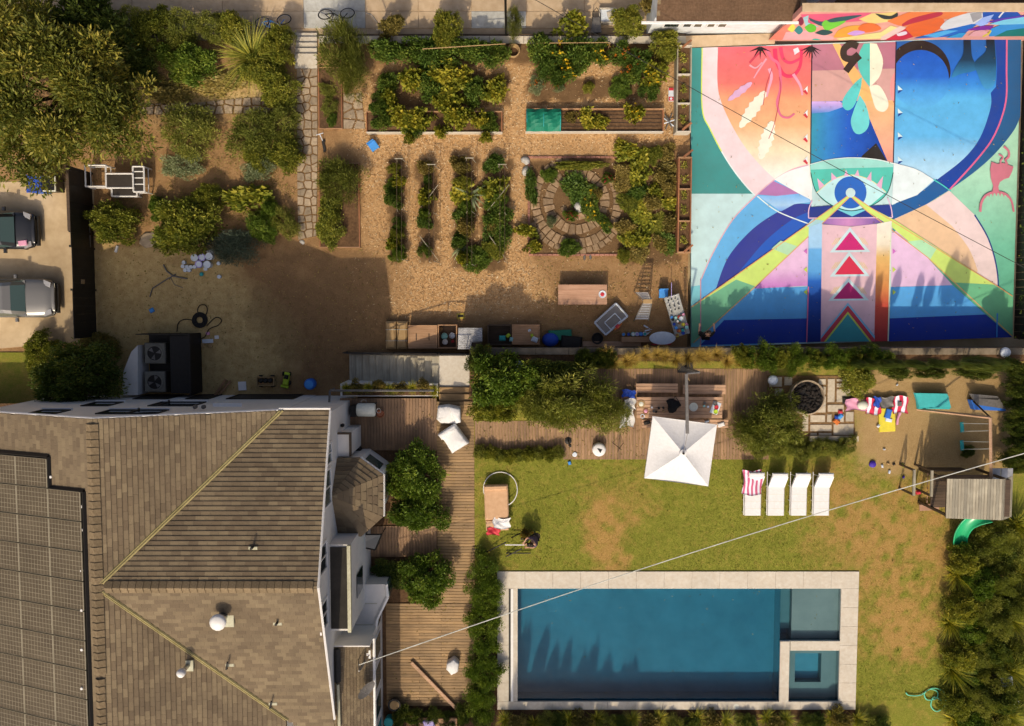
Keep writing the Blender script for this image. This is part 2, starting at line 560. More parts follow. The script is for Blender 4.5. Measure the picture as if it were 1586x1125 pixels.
wood('board_y', S('b9764a'), S('8d5430'), 'Y', rnd=0.2)
wood('pinewood', S('e8b489'), S('c08c62'), 'X', rnd=0.2)
wood('grey_wood_y', S('d2c09e'), S('a8967a'), 'Y', rnd=0.25)
wood('dark_wood', S('6a5038'), S('46321f'), 'X', rnd=0.25)
wood('bench_table', S('cb9a78'), S('b5805c'), 'X', rnd=0.2)
leafmat('lf_tree', (0.05, 0.075, 0.012, 1), (0.17, 0.19, 0.03, 1), (0.50, 0.41, 0.07, 1))
leafmat('lf_dark', (0.04, 0.07, 0.012, 1), (0.11, 0.16, 0.028, 1), (0.28, 0.29, 0.05, 1))
leafmat('lf_bush', (0.08, 0.11, 0.016, 1), (0.25, 0.28, 0.038, 1), (0.55, 0.49, 0.08, 1))
leafmat('lf_green', (0.055, 0.10, 0.014, 1), (0.15, 0.24, 0.03, 1), (0.36, 0.42, 0.06, 1))
leafmat('lf_olive', (0.08, 0.11, 0.018, 1), (0.25, 0.28, 0.05, 1), (0.50, 0.48, 0.11, 1))
leafmat('lf_squash', (0.11, 0.15, 0.016, 1), (0.29, 0.31, 0.035, 1), (0.62, 0.52, 0.06, 1), 0.35)
leafmat('lf_tomato', (0.05, 0.10, 0.016, 1), (0.12, 0.20, 0.03, 1), (0.30, 0.34, 0.05, 1))
leafmat('lf_dry', (0.130, 0.117, 0.029, 1), (0.299, 0.247, 0.065, 1), (0.520, 0.377, 0.117, 1))
leafmat('lf_gold', (0.182, 0.130, 0.026, 1), (0.429, 0.299, 0.065, 1), (0.676, 0.494, 0.130, 1))
leafmat('lf_blue', (0.07, 0.10, 0.07, 1), (0.13, 0.17, 0.115, 1), (0.22, 0.26, 0.17, 1))
leafmat('lf_sage', (0.13, 0.17, 0.09, 1), (0.26, 0.31, 0.16, 1), (0.42, 0.46, 0.25, 1))
leafmat('lf_flower', (0.500, 0.300, 0.010, 1), (0.700, 0.480, 0.020, 1), (0.800, 0.600, 0.050, 1), 0.2)
leafmat('lf_orange', (0.400, 0.100, 0.010, 1), (0.600, 0.180, 0.020, 1), (0.700, 0.280, 0.030, 1), 0.2)
leafmat('lf_red', (0.350, 0.010, 0.030, 1), (0.550, 0.020, 0.060, 1), (0.650, 0.080, 0.120, 1), 0.2)
m, nt_, b_ = newmat('glass')
b_.inputs['Base Color'].default_value = (0.012, 0.02, 0.022, 1)
b_.inputs['Roughness'].default_value = 0.05
b_.inputs['Specular IOR Level'].default_value = 0.8
m, nt_, b_ = newmat('glass_teal')
b_.inputs['Base Color'].default_value = (0.05, 0.085, 0.08, 1)
b_.inputs['Roughness'].default_value = 0.05
b_.inputs['Specular IOR Level'].default_value = 0.8
for nm, c in (('car_silver', (0.22, 0.215, 0.20, 1)), ('car_black', (0.012, 0.013, 0.016, 1))):
 m, nt_, b_ = newmat(nm)
 b_.inputs['Base Color'].default_value = c
 b_.inputs['Metallic'].default_value = 0.55 if nm == 'car_silver' else 0.0
 b_.inputs['Roughness'].default_value = 0.32
 b_.inputs['Coat Weight'].default_value = 0.8
 b_.inputs['Coat Roughness'].default_value = 0.06
m, nt_, b_ = newmat('shingle')
o_ = N(nt_, 'ShaderNodeObjectInfo').outputs['Random']
t_ = math_n(nt_, 'FRACT', math_n(nt_, 'ADD', attr(nt_, 'tone'), o_))
c_ = ramp(nt_, t_, [(0.0, S('745e44')), (0.45, S('826b4e')), (0.8, S('907857')), (1.0, S('7b6448'))])
g_ = noise(nt_, coord(nt_, True), 0.55, 4)
c_ = mix(nt_, 1.0, c_, ramp(nt_, g_, [(0.35, (0.8, 0.79, 0.78, 1)), (0.65, (1.05, 1.04, 1.02, 1))]), 'MULTIPLY')
f_ = noise(nt_, coord(nt_, True), 38, 3)
c_ = mix(nt_, 1.0, c_, ramp(nt_, f_, [(0.3, (0.78, 0.78, 0.78, 1)), (0.7, (1.1, 1.1, 1.1, 1))]), 'MULTIPLY')
nt_.links.new(c_, b_.inputs['Base Color'])
b_.inputs['Roughness'].default_value = 0.95
bump(nt_, b_, f_, 0.5, 0.01)
pm('ridge_cap', S('947a58'), S('7a6244'), 12, 0.95, bmp=0.4, stain=0.1, rnd=0.25)
pm('solar_cell', S('6a5942'), S('5c4c38'), 1.2, 0.35, bmp=0.0, stain=0.15, spec=0.12, world=True)  # brown base colour carries the sky glare on the panels
pm('solar_line', S('b8a482'), None, 5, 0.5, bmp=0)
pm('valley', S('bfa86e'), S('ab935c'), 8, .5, bmp=.1)
pm('solar_frame', (0.10, 0.085, 0.065, 1), None, 5, 0.4, 0.5, bmp=0)
m, nt_, b_ = newmat('garden_ground')
v_ = coord(nt_, True)
f1 = noise(nt_, v_, 3.0, 6, 0.7)
f2 = noise(nt_, v_, 26.0, 5, 0.75)
dirt = mix(nt_, 0.5, ramp(nt_, f1, [(0.3, S('94683f')), (0.7, S('bd8f5d'))]), ramp(nt_, f2, [(0.3, S('7d5632')), (0.7, S('c29563'))]))
mul = mix(nt_, 0.6, ramp(nt_, f1, [(0.3, S('c89258')), (0.7, S('e2b078'))]), ramp(nt_, f2, [(0.28, S('a06c3a')), (0.5, S('d6a066')), (0.72, S('f4d09c'))]))
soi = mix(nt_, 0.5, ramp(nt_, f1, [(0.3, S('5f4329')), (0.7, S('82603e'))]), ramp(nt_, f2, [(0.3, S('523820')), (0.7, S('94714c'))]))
pal = mix(nt_, 0.4, ramp(nt_, f1, [(0.3, S('b0864c')), (0.7, S('e8c07c'))]), ramp(nt_, f2, [(0.3, S('a07a44')), (0.7, S('e8c284'))]))
c_ = mix(nt_, attr(nt_, 'pale'), dirt, pal)
c_ = mix(nt_, attr(nt_, 'mulch'), c_, mul)
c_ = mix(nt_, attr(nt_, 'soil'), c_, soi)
nt_.links.new(c_, b_.inputs['Base Color'])
b_.inputs['Roughness'].default_value = 1.0
b_.inputs['Specular IOR Level'].default_value = 0.1
bump(nt_, b_, f2, 0.9, 0.04)
for nm in ('lawn', 'grass_blade'):
 m, nt_, b_ = newmat(nm)
 v_ = coord(nt_, True)
 f1 = noise(nt_, v_, 1.6, 6, 0.7)
 f2 = noise(nt_, v_, 30.0, 5, 0.8)
 gr = mix(nt_, 0.55, ramp(nt_, f1, [(0.3, S('6e6c1c')), (0.7, S('9c9432'))]), ramp(nt_, f2, [(0.3, S('4a5212')), (0.7, S('bcb048'))]))
 dr = mix(nt_, 0.5, ramp(nt_, f1, [(0.3, S('a87a36')), (0.7, S('c4924c'))]), ramp(nt_, f2, [(0.3, S('8c6028')), (0.7, S('d8ae68'))]))
 sa = mix(nt_, 0.5, ramp(nt_, f1, [(0.3, S('ac8450')), (0.7, S('c8a068'))]), ramp(nt_, f2, [(0.35, S('946c3a')), (0.7, S('d8b27a'))]))
 dd = math_n(nt_, 'ADD', attr(nt_, 'dry'), math_n(nt_, 'MULTIPLY', math_n(nt_, 'SUBTRACT', noise(nt_, v_, 3.2, 6, 0.75), 0.5), 1.9))
 dc = N(nt_, 'ShaderNodeClamp')
 nt_.links.new(dd, dc.inputs[0])
 c_ = mix(nt_, dc.outputs[0], gr, dr)
 if nm == 'lawn':
  c_ = mix(nt_, attr(nt_, 'sand'), c_, sa)
 nt_.links.new(c_, b_.inputs['Base Color'])
 b_.inputs['Roughness'].default_value = 0.95
 b_.inputs['Specular IOR Level'].default_value = 0.15
 if nm == 'lawn':
  bump(nt_, b_, f2, 0.9, 0.05)
m, nt_, b_ = newmat('water')
nt_.nodes.remove(b_)
tr_ = N(nt_, 'ShaderNodeBsdfTransparent')
gl_ = N(nt_, 'ShaderNodeBsdfGlossy')
gl_.inputs['Roughness'].default_value = 0.04
gl_.inputs['Color'].default_value = (.65, .65, .65, 1)
fr_ = N(nt_, 'ShaderNodeFresnel')
fr_.inputs[0].default_value = 1.33
ms_ = N(nt_, 'ShaderNodeMixShader')
bp_ = N(nt_, 'ShaderNodeBump')
bp_.inputs['Strength'].default_value = 0.35
bp_.inputs['Distance'].default_value = 0.05
nt_.links.new(noise(nt_, coord(nt_, True), 2.2, 4, 0.55), bp_.inputs['Height'])
nt_.links.new(bp_.outputs[0], gl_.inputs['Normal'])
nt_.links.new(fr_.outputs[0], ms_.inputs[0])
nt_.links.new(tr_.outputs[0], ms_.inputs[1])
nt_.links.new(gl_.outputs[0], ms_.inputs[2])
out_ = nt_.nodes['Material Output']
nt_.links.new(ms_.outputs[0], out_.inputs['Surface'])
va_ = N(nt_, 'ShaderNodeVolumeAbsorption')
va_.inputs['Color'].default_value = (0.0, 0.60, 0.75, 1)
va_.inputs['Density'].default_value = 1.5
nt_.links.new(va_.outputs[0], out_.inputs['Volume'])
# setting: ground
far = MB()
far.add([(-150, -150, ZS - 0.3), (150, -150, ZS - 0.3), (150, 150, ZS - 0.3), (-150, 150, ZS - 0.3)], [(0, 1, 2, 3)])
struct(far, 'ground', 'drive')
yRet = P(800, 541, 0).y            # line of the retaining wall, garden below, terrace above
yN_wall = P(800, 60, ZG).y         # north edge of the garden
xL = P(7, 500, ZG).x - 4
xR_ = P(1586, 500, ZG).x + 6
def gpoly(pts, z=ZG):
 return [(P(a, b, z).x, P(a, b, z).y) for a, b in pts]
MULCH = [gpoly(q) for q in (
 [(545, 106), (800, 100), (1046, 96), (1046, 215), (1060, 225), (1000, 238), (822, 240), (814, 400), (835, 440), (870, 470), (740, 490), (604, 495), (600, 400), (560, 388), (560, 250), (540, 220), (540, 120)],)]
SOIL = [gpoly(q) for q in (
 [(598, 246), (626, 246), (628, 408), (606, 410)], [(644, 250), (676, 250), (680, 405), (652, 410)], [(700, 240), (738, 240), (740, 420), (704, 415)],
 [(748, 250), (792, 250), (786, 420), (746, 420)], [(820, 122), (1026, 118), (1028, 156), (818, 156)], [(574, 112), (790, 116), (794, 160), (580, 168)],
 [(822, 246), (1000, 246), (1000, 392), (822, 392)], [(496, 108), (528, 108), (528, 197), (496, 197)], [(496, 256), (556, 256), (556, 381), (496, 381)],
 [(960, 235), (1050, 225), (1050, 410), (965, 405)], [(585, 62), (1040, 64), (1040, 98), (585, 96)])]
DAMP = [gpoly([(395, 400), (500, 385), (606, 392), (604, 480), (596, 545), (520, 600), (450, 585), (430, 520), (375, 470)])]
PALE = [gpoly(q) for q in ([(140, 375), (345, 395), (420, 470), (470, 540), (420, 620), (140, 620)], [(150, 130), (460, 120), (460, 170), (240, 180)])]
def gfields(X, Y):
 wx = X + 0.16 * wnoise(X, Y, 2.1, 1) + 0.09 * wnoise(X, Y, 6.3, 2)
 wy = Y + 0.16 * wnoise(X, Y, 2.3, 3) + 0.09 * wnoise(X, Y, 5.7, 4)
 def soft(polys, k):
  o = np.zeros(X.shape)
  for dx, dy in ((0, 0), (k, 0), (-k, 0), (0, k), (0, -k)):
   mk = np.zeros(X.shape, bool)
   for q in polys:
    mk |= inpoly(wx + dx, wy + dy, q)
   o += mk
  return o / 5
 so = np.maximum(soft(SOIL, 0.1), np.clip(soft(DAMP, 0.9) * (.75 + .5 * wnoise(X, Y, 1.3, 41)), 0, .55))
 mu = soft(MULCH, 0.35) * (0.8 + 0.25 * wnoise(X, Y, 0.9, 8)) * (1 - so)
 return dict(mulch=mu, soil=so * 0.95, pale=soft(PALE, 0.6), height=0.03 * wnoise(X, Y, 1.1, 5) * 0.5)
ySouth = P(300, 640, ZG).y
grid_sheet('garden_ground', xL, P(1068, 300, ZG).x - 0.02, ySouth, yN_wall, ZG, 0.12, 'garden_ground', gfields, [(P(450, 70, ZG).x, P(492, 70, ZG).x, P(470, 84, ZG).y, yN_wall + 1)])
X_ = rng.uniform(P(540, 300, ZG).x, P(1068, 300, ZG).x, 60000)
Y_ = rng.uniform(P(800, 500, ZG).y, P(800, 90, ZG).y, 60000)
fl_ = gfields(X_, Y_)
kp = (fl_['mulch'] > rng.uniform(0.25, 1.0, X_.shape))
kp |= rng.uniform(0, 1, X_.shape) < 0.06
X_, Y_ = X_[kp], Y_[kp]
pts_ = np.stack([X_, Y_, np.full(X_.shape, ZG + 0.03)], -1)
ax_ = unit(np.stack([rng.normal(size=len(X_)), rng.normal(size=len(X_)), rng.normal(size=len(X_)) * 0.15], -1))
leafmat('chip', S('9c6a38'), S('d0a068'), S('f4d4a4'), 0.05)
o = link('wood_chips', leaf_mesh('wood_chips', 'chip', pts_, ax_, rng.uniform(0.05, 0.14, len(X_)), rng.uniform(0.02, 0.045, len(X_)), rng.uniform(0, 1, len(X_))))
tag(o, 'loose straw coloured wood chips spread on the garden paths', 'wood chips', kind='stuff')
mb = MB()
mb.prism([tuple(p) for p in PA([(-60, 282), (146, 282), (146, 528), (-60, 545)], ZG)], ZG - 0.2, ZG + 0.05)
struct(mb, 'driveway', 'drive')
yst = P(600, 46, ZS).y
pav = MB()
pav.box(-45, yst - 1.6, ZS - 0.25, 45, yst + 12, ZS - 0.02)
pv = struct(pav, 'street_pavement', 'concrete')
xs_ = [P(a, 20, ZS).x for a in (-160, 40, 205, 345, 470, 566, 648, 730, 815, 905, 1000, 1110, 1260)]
ys_ = [yst + 0.05, yst + 0.85, yst + 2.6, yst + 5]
for i in range(len(xs_) - 1):
 for j in range(3):
  s_ = MB()
  s_.cbox(((xs_[i] + xs_[i + 1]) / 2, (ys_[j] + ys_[j + 1]) / 2, ZS - 0.01), (xs_[i + 1] - xs_[i] - 0.02, ys_[j + 1] - ys_[j] - 0.02, 0.06), bev=0.01)
  part(s_, 'paving_slab', 'concrete_grey' if (i, j) in ((4, 0), (4, 1), (4, 2), (7, 0)) else 'concrete', pv)
mb = MB()
for a, b in ((150, 462), (494, 548)):
 pass
w0, w1 = P(150, 60, ZG).x, P(452, 60, ZG).x
t_ = thing('garden_wall', 'low dark wall along the pavement behind the leafy street border', 'wall', (w0, yN_wall, ZS))
q = MB(); q.box(w0, yN_wall - 0.1, ZS - 0.1, w1, yN_wall + 0.2, ZG + 0.05); part(q, 'wall_body', 'retaining', t_)
w0, w1 = P(494, 60, ZG).x, P(1062, 60, ZG).x
t_ = thing('garden_wall', 'long low wall with pale concrete cap between vegetable garden and street', 'wall', (w0, yN_wall, ZS))
q = MB(); q.box(w0, yN_wall - 0.16, ZS - 0.1, w1, yN_wall + 0.2, ZG + 0.04); part(q, 'wall_body', 'dark_wood', t_)
x = w0
while x < w1:
 q = MB(); l_ = min(1.6, w1 - x)
 q.cbox((x + l_ / 2, yN_wall - 0.08, ZG + 0.08), (l_ - 0.015, 0.34, 0.08), bev=0.012); part(q, 'cap_stone', 'coping', t_); x += 1.6
PX0, PX1 = P(770, 900).x, P(1330, 900).x
PY0, PY1 = P(800, 1099).y, P(800, 885).y
XE = 34.0
xTer = P(540, 600, 0).x
def dry_field(X, Y):
 d = 0.12 + 0.26 * wnoise(X, Y, 0.7, 11) + 0.2 * wnoise(X, Y, 2.3, 12)
 for (a, b, rx, ry, k) in ((948, 840, 42, 60, 1.1), (1000, 795, 50, 18, .5), (925, 790, 18, 30, .4), (1400, 850, 75, 110, 1.1), (1390, 960, 62, 100, 1.05), (1320, 780, 60, 60, .7), (1410, 1000, 40, 50, .4), (1300, 830, 120, 26, .35)):
  c = P(a, b)
  r = ((X - c.x) / (rx / 34)) ** 2 + ((Y - c.y) / (ry / 34)) ** 2
  d = d + k * np.exp(-r * 0.9) * (.72 + .7 * wnoise(X, Y, 3.1, 61) + .3 * wnoise(X, Y, 8.0, 62))
 for (a, b, rx, ry, k) in ((1090, 830, 110, 50, .5), (830, 800, 80, 90, .35), (1415, 885, 45, 16, .6), (1415, 925, 45, 14, .5), (1400, 1060, 90, 30, .8), (1120, 730, 60, 25, .3), (1350, 950, 14, 60, .4)):
  c = P(a, b)
  r = ((X - c.x) / (rx / 34)) ** 2 + ((Y - c.y) / (ry / 34)) ** 2
  d = d - k * np.exp(-r * 0.9)
 return d
SAND = gpoly([(1345, 560), (1600, 560), (1600, 735), (1400, 740), (1330, 735), (1318, 690), (1322, 610)], 0)
def lawn_fields(X, Y):
 wx = X + 0.5 * wnoise(X, Y, 0.9, 21) + 0.2 * wnoise(X, Y, 3.3, 22)
 wy = Y + 0.5 * wnoise(X, Y, 1.0, 23) + 0.2 * wnoise(X, Y, 3.0, 24)
 s = np.zeros(X.shape)
 for dx, dy in ((0, 0), (.4, 0), (-.4, 0), (0, .4), (0, -.4)):
  s += inpoly(wx + dx, wy + dy, SAND)
 return dict(dry=dry_field(X, Y), sand=s / 5, height=0.0)
lx0 = P(735, 800).x
lawn = grid_sheet('lawn', lx0, XE, PY1 + 0.02, P(800, 560).y, ZL, 0.2, 'lawn', lawn_fields)
grid_sheet('lawn', PX1 + 0.02, XE, -30, PY1 + 0.02, ZL, 0.2, 'lawn', lawn_fields)
mb = MB()
for (a, b, c, d) in ((-32, lx0 + 0.1, -30, P(510, 636, 5).y - .3), (lx0 + 0.1, PX0 - 0.02, -30, PY1 + 0.1), (PX0 - 0.02, PX1 + 0.05, -30, PY0 - 0.02), (P(727, 600).x, XE, P(510, 636, 5).y - .31, yRet)):
 mb.add([(a, c, -0.06), (b, c, -0.06), (b, d, -0.06), (a, d, -0.06)], [(0, 1, 2, 3)])
struct(mb, 'terrace_soil', 'soil')
n_ = 120000
X_ = rng.uniform(lx0, P(1500, 900).x, n_)
Y_ = rng.uniform(-18.6, P(800, 700).y, n_)
fl_ = lawn_fields(X_, Y_)
kp = ~((X_ > PX0 - .05) & (X_ < PX1 + .05) & (Y_ < PY1 + .05))
kp &= ~((X_ < PX0) & (Y_ < PY1)) & (fl_['sand'] < rng.uniform(0, 1, n_) * 0.6)
kp &= rng.uniform(0, 1, n_) > fl_['dry'] * 0.55
X_, Y_ = X_[kp], Y_[kp]
pts_ = np.stack([X_, Y_, np.full(X_.shape, ZL - 0.005)], -1)
ax_ = unit(np.stack([rng.normal(size=len(X_)) * .7, rng.normal(size=len(X_)) * .7, np.full(len(X_), 0.8)], -1))
lw_ = rng.uniform(0.03, 0.075, len(X_)); cl_ = wnoise(X_, Y_, 5.5, 51) + .6 * wnoise(X_, Y_, 13, 52)
lw_ = np.where(cl_ > .9, lw_ * 1.5, lw_)
me_ = leaf_mesh('grass', 'grass_blade', pts_, ax_, lw_, lw_ * .3, rng.uniform(0, 1, len(X_)))
at_ = me_.attributes.new('dry', 'FLOAT', 'FACE')
at_.data.foreach_set('value', np.repeat(np.clip(dry_field(X_, Y_) - .25 * (cl_ > .9), -1, 1), 2).astype(np.float32))
tag(link('grass', me_), 'short green and straw coloured grass round the pool', 'grass', kind='stuff')
rw0, rw1 = P(728, 541).x, XE
t_ = thing('retaining_wall', 'long dark retaining wall between garden and upper terrace', 'wall', ((rw0 + rw1) / 2, yRet, ZG))
q = MB(); q.box(rw0, yRet - 0.22, ZG - 0.2, rw1, yRet, -0.02); part(q, 'wall_body', 'retaining', t_)
x = rw0
while x < rw1:
 q = MB(); q.cbox((x + 0.75, yRet - 0.1, 0.02), (1.485, 0.3, 0.08), bev=0.01); part(q, 'cap_stone', 'retaining', t_); x += 1.5
# pool
def slab_ring(parent, mat, pieces):
 for (a, b, c, d) in pieces:
  q = MB()
  q.cbox(((a + b) / 2, (c + d) / 2, -0.01), (b - a - 0.006, d - c - 0.006, 0.1), bev=0.006)
  part(q, 'coping_slab', mat, parent)
wx0, wx1 = P(801, 1000).x, P(1301, 1000).x
wy0, wy1 = P(1000, 1087).y, P(1000, 911).y
pool = thing('swimming_pool', 'long rectangular swimming pool of deep blue water with pale stone coping', 'swimming pool', ((PX0 + PX1) / 2, (PY0 + PY1) / 2, -1.6))
q = MB()
D = -1.05
def inner_box(q, a, b, c, d, z0, z1):
 """open tank seen from inside"""
 q.add([(a, c, z0), (b, c, z0), (b, d, z0), (a, d, z0), (a, c, z1), (b, c, z1), (b, d, z1), (a, d, z1)],
          [(0, 1, 2, 3), (0, 4, 5, 1), (1, 5, 6, 2), (2, 6, 7, 3), (3, 7, 4, 0)])
inner_box(q, wx0, wx1, wy0, wy1, D, -0.06)
part(q, 'basin', 'plaster', pool)
shx = P(1230, 950).x
shy = P(1230, 993).y
q = MB(); q.box(shx, shy, D + 0.003, wx1 - 0.003, wy1 - 0.003, -0.36); part(q, 'sun_shelf', 'plaster_grey', pool)
stx = P(1213, 950).x
q = MB(); q.box(stx, shy + 0.35, D + 0.003, shx - 0.003, wy1 - 0.003, -0.68); part(q, 'step', 'plaster_grey', pool)
sx0, sy1 = P(1209, 993).x, P(1209, 993).y
six, siy = P(1222, 1007).x, P(1222, 1007).y
q = MB()
q.box(sx0, wy0 + .003, D + .004, six, sy1, -0.05)
q.box(six + .002, siy, D + .004, wx1 - .004, sy1 - .002, -0.052)
part(q, 'spa_wall', 'plaster', pool)
bx0, bx1 = P(1236, 1040).x, P(1277, 1040).x
by0, by1 = P(1236, 1063).y, P(1236, 1018).y
q = MB()
q.box(six + .003, wy0 + .004, D + .006, bx0, siy - .003, -0.45)
q.box(bx1, wy0 + .004, D + .006, wx1 - .005, siy - .003, -0.45)
q.box(bx0 + .002, by1, D + .006, bx1 - .002, siy - .003, -0.452)
q.box(bx0 + .002, wy0 + .004, D + .006, bx1 - .002, by0, -0.452)
part(q, 'spa_bench', 'plaster_grey', pool)
q = MB(); q.box(bx0 + .003, by0 + .003, D + .005, bx1 - .003, by1 - .003, -0.86); part(q, 'spa_floor', 'plaster', pool)
q = MB(); q.cbox(((sx0 + six) / 2, (wy0 + sy1) / 2, 0.0), (six - sx0 + 0.04, sy1 - wy0 - 0.01, 0.09), bev=0.012); part(q, 'spa_coping', 'coping', pool)
q = MB(); q.cbox(((six + wx1) / 2 + 0.02, (siy + sy1) / 2, 0.003), (wx1 - six - 0.06, sy1 - siy + 0.03, 0.09), bev=0.012); part(q, 'spa_coping', 'coping', pool)
for k_ in (.2, .5, .8):
 q = MB(); q.lathe([(.07, -.01), (.07, .02)], (wx0 + (sx0 - wx0) * k_, wy1 - .03, -.55), 12); part(q, 'return_fitting', 'white', pool)
q = MB(); q.lathe([(.13, .041), (.13, .052)], (P(1140, 1093).x, P(1140, 1094).y, 0), 18); part(q, 'skimmer_lid', 'cream', pool)
for (a, b, c, d) in ((wx0 + .004, sx0 - .004, wy0 + .004, wy1 - .004), (sx0 - .0035, wx1 - .004, sy1 + .004, wy1 - .004), (six + .004, wx1 - .004, wy0 + .004, siy - .004)):
 q = MB(); q.box(a, c, D + 0.002, b, d, -0.13); part(q, 'water', 'water', pool)
q = MB(); q.box(wx0 - .001, wy1 - 0.02, -0.2, wx1, wy1 + .002, -0.06); q.box(wx0, wy0 - .002, -0.2, wx1, wy0 + 0.02, -0.06)
part(q, 'tile_band', 'pool_tile', pool)
pieces = []
nx = 13
for i in range(nx):
 a = PX0 + (PX1 - PX0) * i / nx
 b = PX0 + (PX1 - PX0) * (i + 1) / nx
 pieces.append((a, b, wy1 - 0.02, PY1))
 pieces.append((a, b, PY0, wy0 + 0.02))
for i in range(6):
 c = wy0 + 0.02 + (wy1 - wy0 - 0.04) * i / 6
 d = wy0 + 0.02 + (wy1 - wy0 - 0.04) * (i + 1) / 6
 pieces.append((wx1 - 0.02, PX1, c, d))
 pieces.append((PX0, P(788, 1000).x, c, d))
slab_ring(pool, 'coping', pieces)
q = MB(); q.box(P(788, 1000).x + .004, wy0 + .03, -0.3, P(791, 1000).x, wy1 - .03, 0.02); part(q, 'cover_slot', 'charcoal', pool)
q = MB(); q.box(P(791, 1000).x + .002, wy0 + .03, -0.3, P(795, 1000).x, wy1 - .03, 0.05); part(q, 'cover_rail', 'white_metal', pool)
q = MB(); q.box(P(795, 1000).x + .002, wy0 + .03, -0.3, wx0 + .02, wy1 - .03, 0.02); part(q, 'cover_edge', 'coping', pool)
q = MB(); q.box(PX0 + .02, PY0 + .03, -0.5, PX1 - .02, wy0 - .02, -0.063); q.box(PX0 + .02, wy1 + .02, -0.5, PX1 - .02, PY1 - .03, -0.063)
q.box(PX0 + .02, wy0 - .018, -0.5, wx0 - .02, wy1 + .018, -0.064); q.box(wx1 + .02, wy0 - .018, -0.5, PX1 - .02, wy1 + .018, -0.064)
part(q, 'coping_bed', 'retaining', pool)
# decks of single planks
def deck(label, x0, x1, y0, y1, along, z=0.0, pw=0.14, maxlen=3.7):
 x0, x1 = min(x0, x1), max(x0, x1)
 y0, y1 = min(y0, y1), max(y0, y1)
 t = thing('timber_deck', label, 'deck', ((x0 + x1) / 2, (y0 + y1) / 2, z - 0.3))
 q = MB(); q.box(x0 + .03, y0 + .03, z - 0.35, x1 - .03, y1 - .03, z - 0.035); part(q, 'deck_frame', 'dark_wood', t)
 org = ORG[t.name]
 lo, hi, a0, a1 = (x0, x1, y0, y1) if along == 'y' else (y0, y1, x0, x1)
 n = max(1, round((hi - lo) / pw))
 step = (hi - lo) / n
 meshes = {}
 for i in range(n):
  c = lo + (i + 0.5) * step
  cuts = [a0]
  L = a1 - a0
  if L > maxlen:
   k = math.ceil(L / maxlen)
   off = 0.25 if i % 2 else -0.25
   cuts += [a0 + L * (j + 1) / k + off * (L / k) for j in range(k - 1)]
  cuts.append(a1)
  for j in range(len(cuts) - 1):
   l = cuts[j + 1] - cuts[j] - 0.008
   key = round(l, 3)
   if key not in meshes:
    q = MB()
    sz = (step - 0.009, l, 0.03) if along == 'y' else (l, step - 0.009, 0.03)
    q.cbox((0, 0, -0.015), sz, bev=0.006)
    meshes[key] = q.mesh('plank', 'deck_y' if along == 'y' else 'deck_x')
   mid = (cuts[j] + cuts[j + 1]) / 2
   loc = Vector((c, mid, z + random.uniform(-.003, .003)) if along == 'y' else (mid, c, z + random.uniform(-.003, .003))) - org
   link('plank', meshes[key], t, loc)
 return t
def px_rect(a, b, c, d, z=0):
 p, q_ = P(a, (c + d) / 2, z), P(b, (c + d) / 2, z)
 return p.x, q_.x, P((a + b) / 2, d, z).y, P((a + b) / 2, c, z).y
deck('weathered deck with long boards beside the house corner and grill', *px_rect(527, 676.5, 617, 698), 'y')
deck('narrow deck path of cross boards between round bushes and lawn', *px_rect(677, 735, 622, 934.5), 'x')
deck('small deck of long boards under the bay window roof', *px_rect(560, 676.5, 815, 863), 'y')
deck('wide lower deck by the pool hedge with loose plank', *px_rect(598, 735, 935, 1094), 'x')
deck('deck strip running from covered chairs to the dining deck', *px_rect(735.4, 872, 652, 697), 'y')
deck('large dining deck under the white parasol', *px_rect(872.4, 1192, 571, 712), 'y')
# painted court
def U(u, v):
 return (1056 + u / 2.2962, 50 + v / 2.2962)
def cr(pts, k=6):
 """smooth open curve through the points"""
 out = []
 n = len(pts)
 for i in range(n - 1):
  p0, p1, p2, p3 = pts[max(i - 1, 0)], pts[i], pts[i + 1], pts[min(i + 2, n - 1)]
  for j in range(k):
   t = j / k
   out.append(tuple(0.5 * (2 * b + (c - a) * t + (2 * a - 5 * b + 4 * c - d) * t * t + (3 * b - a - 3 * c + d) * t ** 3) for a, b, c, d in zip(p0, p1, p2, p3)))
 out.append(pts[-1])
 return out
def ring(cx, cy, r, a0=0, a1=360, n=40, ry=None):
 return [(cx + r * math.cos(math.radians(a0 + (a1 - a0) * i / n)), cy - (ry or r) * math.sin(math.radians(a0 + (a1 - a0) * i / n))) for i in range(n + 1)]
def stroke(pts, w0, w1=None):
 w1 = w0 if w1 is None else w1
 l, r = [], []
 n = len(pts)
 for i, p in enumerate(pts):
  a, b = pts[max(i - 1, 0)], pts[min(i + 1, n - 1)]
  d = (b[0] - a[0], b[1] - a[1])
  q = math.hypot(*d) or 1
  w_ = (w0 + (w1 - w0) * i / (n - 1)) / 2
  l.append((p[0] - d[1] / q * w_, p[1] + d[0] / q * w_))
  r.append((p[0] + d[1] / q * w_, p[1] - d[0] / q * w_))
 return l + r[::-1]
def paintmat(hx):
 nm = 'paint_' + hx
 if nm not in MATS:
  pm(nm, S(hx), tuple(x * 0.86 + .012 for x in S(hx)[:3]) + (1,), 2.2, 0.65, bmp=0.12, world=True, stain=0.13, bscale=30, spec=0.2)
 return nm
